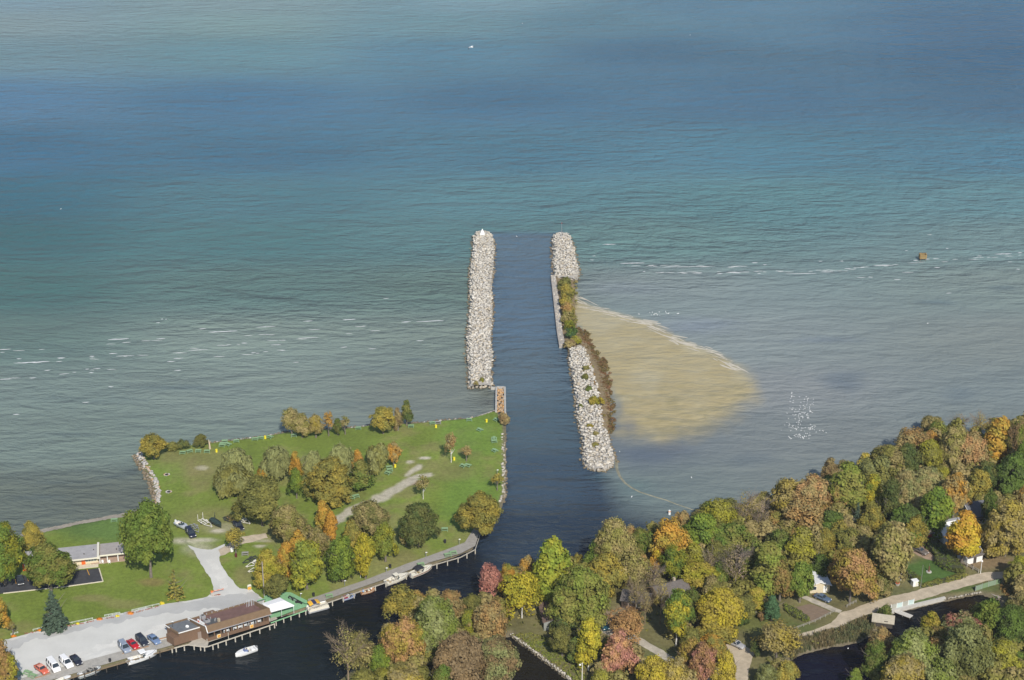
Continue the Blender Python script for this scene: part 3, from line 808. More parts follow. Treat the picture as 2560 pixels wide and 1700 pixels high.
# riprap along the park
rp = thing('stone_revetment', 'grey and orange boulders armouring the park corner beside the beach', 'revetment')
it = []
for t in range(330):
    pl = [(338, 1134), (357, 1166), (379, 1203), (389, 1240), (388, 1262)]
    f = R.uniform(0, 3.99); a = int(f); u = f - a
    px = pl[a][0] * (1 - u) + pl[a + 1][0] * u + (-9 + 24 * R.random()) * (1 if a < 3 else .7); py = pl[a][1] * (1 - u) + pl[a + 1][1] * u + R.uniform(-4, 6)
    q = P(px, py, .5); zz, dd = ground_z(np.array([q.x]), np.array([q.y]))
    it.append((q.x, q.y, max(float(zz[0]), -.1) + .1, R.uniform(.35, .75)))
place_rocks(it, FIELD, rp, 'boulder')
rn = thing('stone_revetment', 'thin line of stones edging the park lawn along the open lake', 'revetment')
it = []
pl = [(520, 1106), (626, 1094), (721, 1079), (893, 1067), (923, 1062), (1032, 1057), (1129, 1048), (1180, 1043)]
for t in range(420):
    f = R.uniform(0, 660); x = 520 + f; a = max(i for i in range(len(pl) - 1) if pl[i][0] <= x)
    u = (x - pl[a][0]) / (pl[a + 1][0] - pl[a][0]); q = P(x, pl[a][1] * (1 - u) + pl[a + 1][1] * u + R.uniform(-3.5, 3.5), .4)
    zz, dd = ground_z(np.array([q.x]), np.array([q.y]))
    it.append((q.x, q.y, max(float(zz[0]), -.1) + .08, R.uniform(.28, .6)))
place_rocks(it, FIELD, rn, 'boulder')
re_ = thing('stone_revetment', 'pale blocks edging the green lawn beside the channel', 'revetment')
it = []
for t in range(150):
    f = R.uniform(0, 3.99); a = int(f); u = f - a
    pl = [(1263, 1080), (1262, 1135), (1264, 1190), (1264, 1230), (1257, 1255)]
    q = P(pl[a][0] * (1 - u) + pl[a + 1][0] * u + R.uniform(-8, 3), pl[a][1] * (1 - u) + pl[a + 1][1] * u, .6)
    zz, dd = ground_z(np.array([q.x]), np.array([q.y]))
    it.append((q.x, q.y, max(float(zz[0]), -.1) + .08, R.uniform(.25, .6)))
place_rocks(it, LIME, re_, 'boulder')
rc = thing('stone_revetment', 'ragged row of stones retaining the bank of the narrow creek', 'revetment')
it = []
for t in range(190):
    f = R.uniform(0, 1.99); a = int(f); u = f - a
    pl = [(1277, 1586), (1352, 1641), (1430, 1703)]
    q = P(pl[a][0] * (1 - u) + pl[a + 1][0] * u + R.uniform(-3, 4), pl[a][1] * (1 - u) + pl[a + 1][1] * u, .6)
    it.append((q.x, q.y, .75 + R.uniform(-.4, .2), R.uniform(.2, .42)))
place_rocks(it, LIME, rc, 'boulder')

# stone-filled crib pier at the park corner
pr = thing('crib_pier', 'concrete framed pier filled with rust coloured stones at the lawn corner', 'pier')
c4 = [P(1241, 968, .9), P(1262, 968, .9), P(1263, 1032, .9), P(1240, 1030, .9)]
mb = MB()
for a, b in ((c4[0], c4[1]), (c4[1], c4[2]), (c4[3], c4[0])):
    mb.bar(Vector((a.x, a.y, .2)), Vector((b.x, b.y, .2)), .55, 1.9)
mb.bar(Vector((P(1227, 968, 0).x, c4[0].y, .2)), Vector((c4[0].x, c4[0].y, .2)), .5, 1.5)
mb.build('frame', CONC, pr)
it = []
for i in range(110):
    u, v = R.uniform(.1, .9), R.uniform(.03, .98)
    q = c4[0].lerp(c4[1], u).lerp(c4[3].lerp(c4[2], u), v); it.append((q.x, q.y, .6 + R.uniform(-.1, .25), R.uniform(.4, .7)))
place_rocks(it, RUST, pr, 'boulder')

# ---------------------------------------------------------------- marks in the water
WHITE = mat('white_paint', (.80, .80, .78), .5, .05, 2)
bt = P(1206, 587, 1.9)
b = thing('channel_marker', 'white triangular day marker standing on the tip of the park side jetty', 'marker', bt)
MB().box((0, 0, .15), (2.0, 2.0, .3)).build('base', CONC, b)
MB().box((0, 0, 1.45), (1.9, 1.9, 2.3), 0, .06).build('tower', WHITE, b)
MB().tube((0, 0, 2.6), (0, 0, 2.95), .09).build('lantern', mat('lantern_glass', (.1, .3, .12), .2), b)
bt = P(1404, 591, 1.9)
b = thing('light_mast', 'thin grey mast standing on the outer boulder head', 'mast', bt)
MB().tube((0, 0, -.2), (0, 0, 5.6), .11, .07).build('pole', mat('galvanised', (.45, .46, .47), .45, metallic=.6), b)
MB().tube((0, 0, 5.6), (0, 0, 6.0), .16, .1).build('lantern', mat('lantern_red', (.4, .05, .04), .3), b)
MB().box((0, 0, .1), (.8, .8, .5)).build('base', CONC, b)
bt = P(2306, 650, 0)
b = thing('hunting_blind', 'brown brushy box on stilts standing in the breaking waves', 'hunting blind', bt)
for sx in (-1, 1):
    for sy in (-1, 1):
        MB().tube((sx * 1.1, sy * .8, -1), (sx * 1.1, sy * .8, .9), .09).build('leg', mat('old_wood', (.20, .15, .09), .9, .3, 3), b)
MB().box((0, 0, .85), (2.7, 2.0, .14)).build('floor', mat('old_wood', (0, 0, 0)), b)
BR = [mat('reed_orange', (.30, .19, .08), .95, .3, 4), mat('reed_tan', (.32, .25, .11), .95, .3, 4)]
for sd, (a, c, n) in enumerate((((-1.3, -1.0), (1.3, -1.0), 9), ((-1.3, 1.0), (1.3, 1.0), 9), ((-1.3, -1.0), (-1.3, 1.0), 6), ((1.3, -1.0), (1.3, 1.0), 6))):
    for i in range(n):
        u = (i + .5) / n
        MB().box((a[0] + (c[0] - a[0]) * u, a[1] + (c[1] - a[1]) * u, 1.75 + R.uniform(-.1, .1)), (.27, .25, 1.75 + R.uniform(-.2, .2)), R.uniform(-.2, .2), .8).build('slat', BR[(i + sd) % 2], b)
def buoy(px, py, label, s=1.0):
    b = thing('buoy', label, 'buoy', P(px, py, 0), 0, 'white buoys near the wooded shore')
    MB().tube((0, 0, -.3), (0, 0, 1.1 * s), .32 * s, .26 * s, 10).build('body', WHITE, b)
    MB().tube((0, 0, .75 * s), (0, 0, .9 * s), .34 * s, .34 * s, 10).build('band', mat('orange_band', (.6, .22, .03), .5), b)
buoy(1673.5, 1286, 'white pillar buoy with an orange band close to the golden trees', 1.2)
bo = P(1540, 1170, 0)
fb = MB()
bp_, bl = resample([(1541, 1150), (1542, 1172), (1549, 1190), (1562, 1207), (1580, 1220), (1600, 1230), (1640, 1243), (1665, 1250), (1690, 1260), (1725, 1272), (1750, 1280)], 70)
for i, (a, b2) in enumerate(zip(bp_[:-1], bp_[1:])):
    w = .95 - .6 * i / 70
    d = (b2 - a).normalized(); nrm = Vector((-d.y, d.x, 0)) * w / 2
    fb.add([a - nrm, a + nrm, b2 + nrm, b2 - nrm, a + Vector((0, 0, .12)), b2 + Vector((0, 0, .12))], [(0, 4, 5, 3), (4, 1, 2, 5)])
tag(fb.build('streak', mat('weedy_streak', (.23, .22, .155), .8, .3, .5)), 'thin pale curved strip in the shallows from the inner jetty to the trees', 'streak')  # low raised strip standing for a pale sediment line in the water
# ---------------------------------------------------------------- trees
def leaf_arrays(pos, nrm, size, aspect=1.0, hang=False):
    n = len(pos)
    rv = NP.normal(size=(n, 3))
    if hang: rv = np.array([0, 0, 1.0]) + rv * .15
    u = np.cross(nrm, rv); u /= np.linalg.norm(u, axis=1)[:, None] + 1e-9
    v = np.cross(nrm, u); v /= np.linalg.norm(v, axis=1)[:, None] + 1e-9
    su, sv = (size * .5)[:, None], (size * .5 * aspect)[:, None]
    q = np.stack([pos - u * su - v * sv, pos + u * su - v * sv * .6, pos + u * su * .8 + v * sv, pos - u * su * .7 + v * sv * .8], 1)
    return q.reshape(-1, 3)

def leaves_mesh(name, pos, nrm, size, clump, aspect=1.0, hang=False):
    vs = leaf_arrays(pos, nrm, size, aspect, hang)
    n = len(pos)
    rnd = np.repeat(NP.rand(n), 4)
    return np_mesh(name, vs, np.arange(4 * n).reshape(n, 4), FOL, {'rnd': ('FLOAT', rnd), 'clump': ('FLOAT', np.repeat(clump, 4))})

def unit(n):
    v = NP.normal(size=(n, 3)); return v / np.linalg.norm(v, axis=1)[:, None]

def crown_mesh(name, r, h, z0, lobes, lr, leaf, power=.33, shape='round', cover=1.3, hang=0, top=1.0):
    """lobes of leaves through an uneven crown; r radius, z0..h height"""
    P_, N_, S_, C_ = [], [], [], []
    bumps = NP.normal(size=(5, 3))
    subs = [(0, 0, 0, .86)]
    if shape in ('round', 'oval', 'flat'):
        for q in range(4):
            a_ = q * 1.57 + NP.uniform(-.5, .5)
            subs.append((math.cos(a_) * r * NP.uniform(.36, .62), math.sin(a_) * r * NP.uniform(.36, .62), NP.uniform(-.26, .12), NP.uniform(.36, .60)))
        subs[0] = (0, 0, .04, .72)
    for i in range(lobes):
        d = unit(1)[0]
        if d[2] < -.8: d[2] *= -1
        rad = NP.rand() ** power
        t = (d[2] * rad + 1) / 2
        az = math.atan2(d[1], d[0])
        irr = 1 + .16 * math.sin(2 * az + bumps[0, 0] * 3) + .12 * math.sin(3 * az + bumps[1, 0] * 3 + 3 * t)
        if shape == 'oval': k = (1.05 - .35 * t)
        elif shape == 'cone': k = 1.25 * (1 - t) + .12
        elif shape == 'flat': k = .9 + .25 * t
        else: k = 1.12 - .30 * t
        sx, sy, sz, sc_ = subs[0 if NP.rand() < .4 else NP.randint(len(subs))]
        c = np.array([sx + d[0] * rad * r * k * irr * sc_, sy + d[1] * rad * r * k * irr * sc_, z0 + (h - z0) * (.5 + sz + d[2] * rad * .5 * (sc_ * .75 + .25) * (1.0 if sx == 0 else .85))])
        c[2] = max(c[2], z0 + lr * .4)
        l = lr * NP.uniform(.65, 1.35) * (1.0 if shape != 'cone' else (1.15 - .5 * t))
        c[:2] *= max(0, 1 - l / r * .55)
        n = int(4 * math.pi * l * l * cover / (leaf * leaf))
        dd = unit(n)
        out = np.array([d[0], d[1], d[2] * .6 + .55]); out /= np.linalg.norm(out)
        keepm = (dd @ out) > NP.uniform(-.75, .15, n)
        dd = dd[keepm]; n = len(dd)
        rr = l * NP.uniform(.62, 1.30, n)
        p = c + dd * rr[:, None] * np.array([1, 1, .85])
        if hang:
            p[:, 2] -= hang * NP.rand(n) * (h - z0) * .16
        nn = dd * .6 + out * .5 + NP.normal(size=(n, 3)) * .30; nn /= np.linalg.norm(nn, axis=1)[:, None]
        P_.append(p); N_.append(nn); S_.append(leaf * NP.uniform(.65, 1.35, n)); C_.append(np.full(n, NP.rand()))
    pos = np.concatenate(P_); pos[:, 2] = np.maximum(pos[:, 2], z0 * .5 + .1)
    return leaves_mesh(name, pos, np.concatenate(N_), np.concatenate(S_), np.concatenate(C_), 2.6 if hang else 1.0, hang > 0)

def spruce_mesh(name, r, h, dens, leaf, droop=.25, gap=0):
    P_, N_, S_, C_ = [], [], [], []
    tiers = int(h / .55)
    for i in range(tiers):
        t = i / tiers; z = .06 * h + t * h * .94
        rr = r * (1 - t) ** .85 + .12
        nb = max(4, int((6 + 10 * (1 - t)) * (1 - gap)))
        for b in range(nb):
            a = NP.rand() * 6.283; L_ = rr * NP.uniform(.75, 1.1)
            n = max(3, int(L_ * dens)); s = NP.rand(n) ** .7
            p = np.stack([np.cos(a) * s * L_, np.sin(a) * s * L_, z - droop * s * L_ + .12 * NP.normal(size=n)], 1)
            p[:, :2] += NP.normal(size=(n, 2)) * .13
            nn = np.stack([np.cos(a) * .4 + NP.normal(size=n) * .35, np.sin(a) * .4 + NP.normal(size=n) * .35, np.ones(n)], 1); nn /= np.linalg.norm(nn, axis=1)[:, None]
            P_.append(p); N_.append(nn); S_.append(leaf * NP.uniform(.7, 1.3, n)); C_.append(np.full(n, NP.rand()))
    return leaves_mesh(name, np.concatenate(P_), np.concatenate(N_), np.concatenate(S_), np.concatenate(C_))

BARK = mat('grey_bark', (.17, .145, .12), .95, .3, 3)
BIRCH = mat('birch_bark', (.62, .60, .56), .8, .3, 4, stretch=(1, 1, 3))
DARKB = mat('dark_bark', (.09, .07, .055), .95, .3, 3)
def trunk_mesh(name, h, r, m, limbs=7, spread=.32, fork=0.0):
    mb = MB(); rr = random.Random(sum(map(ord, name)))
    pts = [Vector((0, 0, -.1))]
    for i in range(1, 6):
        pts.append(Vector((rr.uniform(-.02, .02) * h * i / 3, rr.uniform(-.02, .02) * h * i / 3, h * .82 * i / 5)))
    for i in range(5): mb.tube(pts[i], pts[i + 1], r * (1.15 - i * .2), r * (1.15 - (i + 1) * .2), 7, i in (0, 4))
    for k in range(limbs):
        t = rr.uniform(.28, .8); i = int(t * 5); q = pts[i].lerp(pts[min(i + 1, 5)], t * 5 - i)
        a = rr.uniform(0, 6.28); L_ = h * spread * rr.uniform(.6, 1.1)
        e = q + Vector((math.cos(a) * L_, math.sin(a) * L_, L_ * rr.uniform(.6, 1.3)))
        mid = q.lerp(e, .5) + Vector((0, 0, -L_ * .1))
        mb.tube(q, mid, r * .42, r * .27, 5, False); mb.tube(mid, e, r * .27, r * .08, 5, False)
    return mb.mesh(name, m)
def twig_mesh(name, h, r, w, m, n1=13, n2=9, n3=6):
    """leafless crown: trunk, limbs, branches, twigs"""
    mb = MB(); rr = random.Random(sum(map(ord, name)))
    mb.tube((0, 0, -.1), (0, 0, h * .42), w, w * .7, 6); mb.tube((0, 0, h * .42), (0, 0, h * .8), w * .7, w * .25, 6)
    for a in range(n1):
        z = h * rr.uniform(.22, .72); az = a * 2.4 + rr.uniform(-.4, .4)
        L1 = r * rr.uniform(.75, 1.1); e = Vector((math.cos(az) * L1 * .75, math.sin(az) * L1 * .75, z + L1 * rr.uniform(.5, 1.0)))
        e.z = min(e.z, h * .97)
        q = Vector((0, 0, z)); mb.tube(q, e, w * .4, w * .12, 4, False)
        for b_ in range(n2):
            s = q.lerp(e, rr.uniform(.3, 1.0)); L2 = r * rr.uniform(.25, .5)
            d = (Vector((math.cos(az + rr.uniform(-1.4, 1.4)), math.sin(az + rr.uniform(-1.4, 1.4)), rr.uniform(.2, 1.3)))).normalized()
            e2 = s + d * L2; mb.tube(s, e2, w * .13, w * .05, 3, False)
            for c in range(n3):
                s3 = s.lerp(e2, rr.uniform(.3, 1.0))
                d3 = (d + Vector((rr.gauss(0, .7), rr.gauss(0, .7), rr.gauss(.2, .5)))).normalized()
                mb.tube(s3, s3 + d3 * r * rr.uniform(.12, .25), w * .06, w * .03, 3, False)
    return mb.mesh(name, m)

PROTO = {}
def protos():
    for i in range(6):
        PROTO['r', i] = (crown_mesh('round_crown', 5, 11, .3, 125, 1.0, .40), 5, 11)
    for i in range(4):
        PROTO['R', i] = (crown_mesh('broad_crown', 7, 15, .4, 230, 1.15, .43), 7, 15)
    for i in range(4):
        PROTO['o', i] = (crown_mesh('tall_crown', 3.4, 13, .6, 120, .9, .38, shape='oval'), 3.4, 13)
    for i in range(3):
        PROTO['w', i] = (crown_mesh('willow_crown', 5, 10, .8, 130, 1.0, .34, shape='flat', hang=1, cover=1.3), 5, 10)
    for i in range(3):
        PROTO['l', i] = (crown_mesh('thin_crown', 3, 10, 3.0, 46, .75, .34, power=.5, cover=.55), 3, 10)
    for i in range(3):
        PROTO['g', i] = (crown_mesh('open_crown', 5, 12, .8, 130, 1.0, .36, power=.5, cover=.6), 5, 12)
    for i in range(3):
        PROTO['u', i] = (crown_mesh('shrub_crown', 2.4, 3.2, .2, 42, .6, .30, power=.5), 2.4, 3.2)
    for i in range(2):
        PROTO['m', i] = (crown_mesh('round_crown', 2.8, 7, .3, 70, .75, .34), 2.8, 7)
    PROTO['s', 0] = (spruce_mesh('spruce_crown', 3, 9.5, 11, .36), 3, 9.5)
    PROTO['p', 0] = (spruce_mesh('larch_crown', 2.4, 8, 5, .42, -.1, .55), 2.4, 8)
    PROTO['c', 0] = (crown_mesh('cone_crown', 3.2, 11, .8, 90, .95, .38, shape='cone'), 3.2, 11)
    PROTO['c', 1] = (crown_mesh('cone_crown', 3.2, 11, .8, 90, .95, .38, shape='cone'), 3.2, 11)
protos()
for k_, (me, r0, h0) in list(PROTO.items()):
    co = np.empty(len(me.vertices) * 3, np.float32); me.vertices.foreach_get('co', co); co = co.reshape(-1, 3)
    PROTO[k_] = (me, float(np.percentile(np.abs(co[:, 0]), 98.5) + np.percentile(np.abs(co[:, 1]), 98.5)) / 2, float(np.percentile(co[:, 2], 99.7)))
NPROTO = {}
for k_, i_ in PROTO: NPROTO[k_] = NPROTO.get(k_, 0) + 1
TRUNK = {'BARK': [trunk_mesh('bark_trunk%d' % i, 10, .24, BARK) for i in range(3)], 'BIRCH': [trunk_mesh('birch_trunk%d' % i, 10, .2, BIRCH, 6, .25) for i in range(3)], 'DARK': [trunk_mesh('dark_trunk', 10, .2, DARKB, 3)]}
TWIG = [twig_mesh('grey_twigs', 11, 4.5, .2, mat('grey_twig_bark', (.215, .175, .145), .95)), twig_mesh('tan_twigs', 11, 4.5, .2, mat('tan_twig_bark', (.23, .175, .115), .95))]

FK = 1.66
CL = dict(green=(.082, .125, .026), bright=(.14, .18, .028), mid=(.128, .158, .032), olive=(.155, .150, .042), dkolive=(.100, .106, .034), dark=(.062, .085, .028), gold=(.245, .20, .042), yellow=(.36, .265, .030),
          ygreen=(.20, .195, .026), orange=(.36, .18, .034), tan=(.225, .188, .084), rust=(.235, .15, .06), red=(.235, .10, .08), pink=(.27, .135, .105), brown=(.165, .118, .06), salmon=(.30, .185, .085),
          pale=(.175, .19, .078), spruce=(.060, .088, .062), grey=(.20, .155, .125), teal=(.050, .095, .045), umber=(.14, .105, .06), willow=(.170, .178, .070))
CL = {k: tuple(min(.52, c * FK * g) for c, g in zip(v, (1.0, .98, .95))) for k, v in CL.items()}
LBL = {}
def tree(cx, by, top, w, kind, ca_, cb_, label, bark='BARK', group=None, name=None):
    base = P(cx, by)
    z = GZ
    dd = land_d(np.array([base.x]), np.array([base.y]))[0]
    pm = ppm(by)
    r = w / 2 / pm * (1.0 if kind not in 'rRwmgo' else .88 if cx < 1300 and by < 1510 else 1.02)
    lo, hi = .5, 40
    for _ in range(30):
        mid = (lo + hi) / 2
        if proj(base.x, base.y, z + mid)[1] > top: lo = mid
        else: hi = mid
    h = lo * (.98 if kind in 'sp' else .97) - (r * .08 if kind in 'rRwmg' else 0)
    h = max(h, r * .9)
    nm = name or {'s': 'spruce_tree', 'p': 'larch_tree', 'w': 'willow_tree', 'u': 'shrub', 'l': 'birch_tree' if bark == 'BIRCH' else 'slender_tree', 'b': 'bare_tree', 'c': 'conical_tree'}.get(kind, 'tree')
    cat = 'shrub' if nm == 'shrub' else 'tree'
    zz = z if dd > -1 else .2
    t = thing(nm, label, cat, (base.x, base.y, zz), R.uniform(0, 6.28), group or ('shrubs' if cat == 'shrub' else 'autumn trees'))
    key = label.lower()
    LBL[key] = LBL.get(key, 0) + 1
    if kind == 'b':
        o = link('trunk', TWIG[0 if ca_ == 'grey' else 1], t); o.scale = (r / 4.5, r / 4.5, h / 11)
        me, r0, h0 = PROTO['g', 0]
        me2 = THIN
        o = link('leaves', me2, t); o.scale = (r / 5, r / 5, h / 12)
        o.color = (*CL[ca_], 1); o['tint'] = list(CL[cb_])
        return t
    me, r0, h0 = PROTO[kind, R.randrange(NPROTO[kind])]
    o = link('crown', me, t); o.scale = (r / r0, r / r0 * R.uniform(.9, 1.1), h / h0)
    j = R.uniform(.88, 1.12)
    o.color = (*[c * j for c in CL[ca_]], 1); o['tint'] = [c * j for c in CL[cb_]]
    if kind != 'u':
        o = link('trunk', R.choice(TRUNK[bark]), t); s = (.75 + h / 26) * (.7 if kind in 'lm' else 1) * (.68 if bark == 'BIRCH' else 1)
        o.scale = (s, s, h * (1.05 if kind in 'spl' else .95) / 10)
    return t
THIN = crown_mesh('last_leaves', 5, 12, 3, 60, 1.0, .26, power=.6, cover=.13)
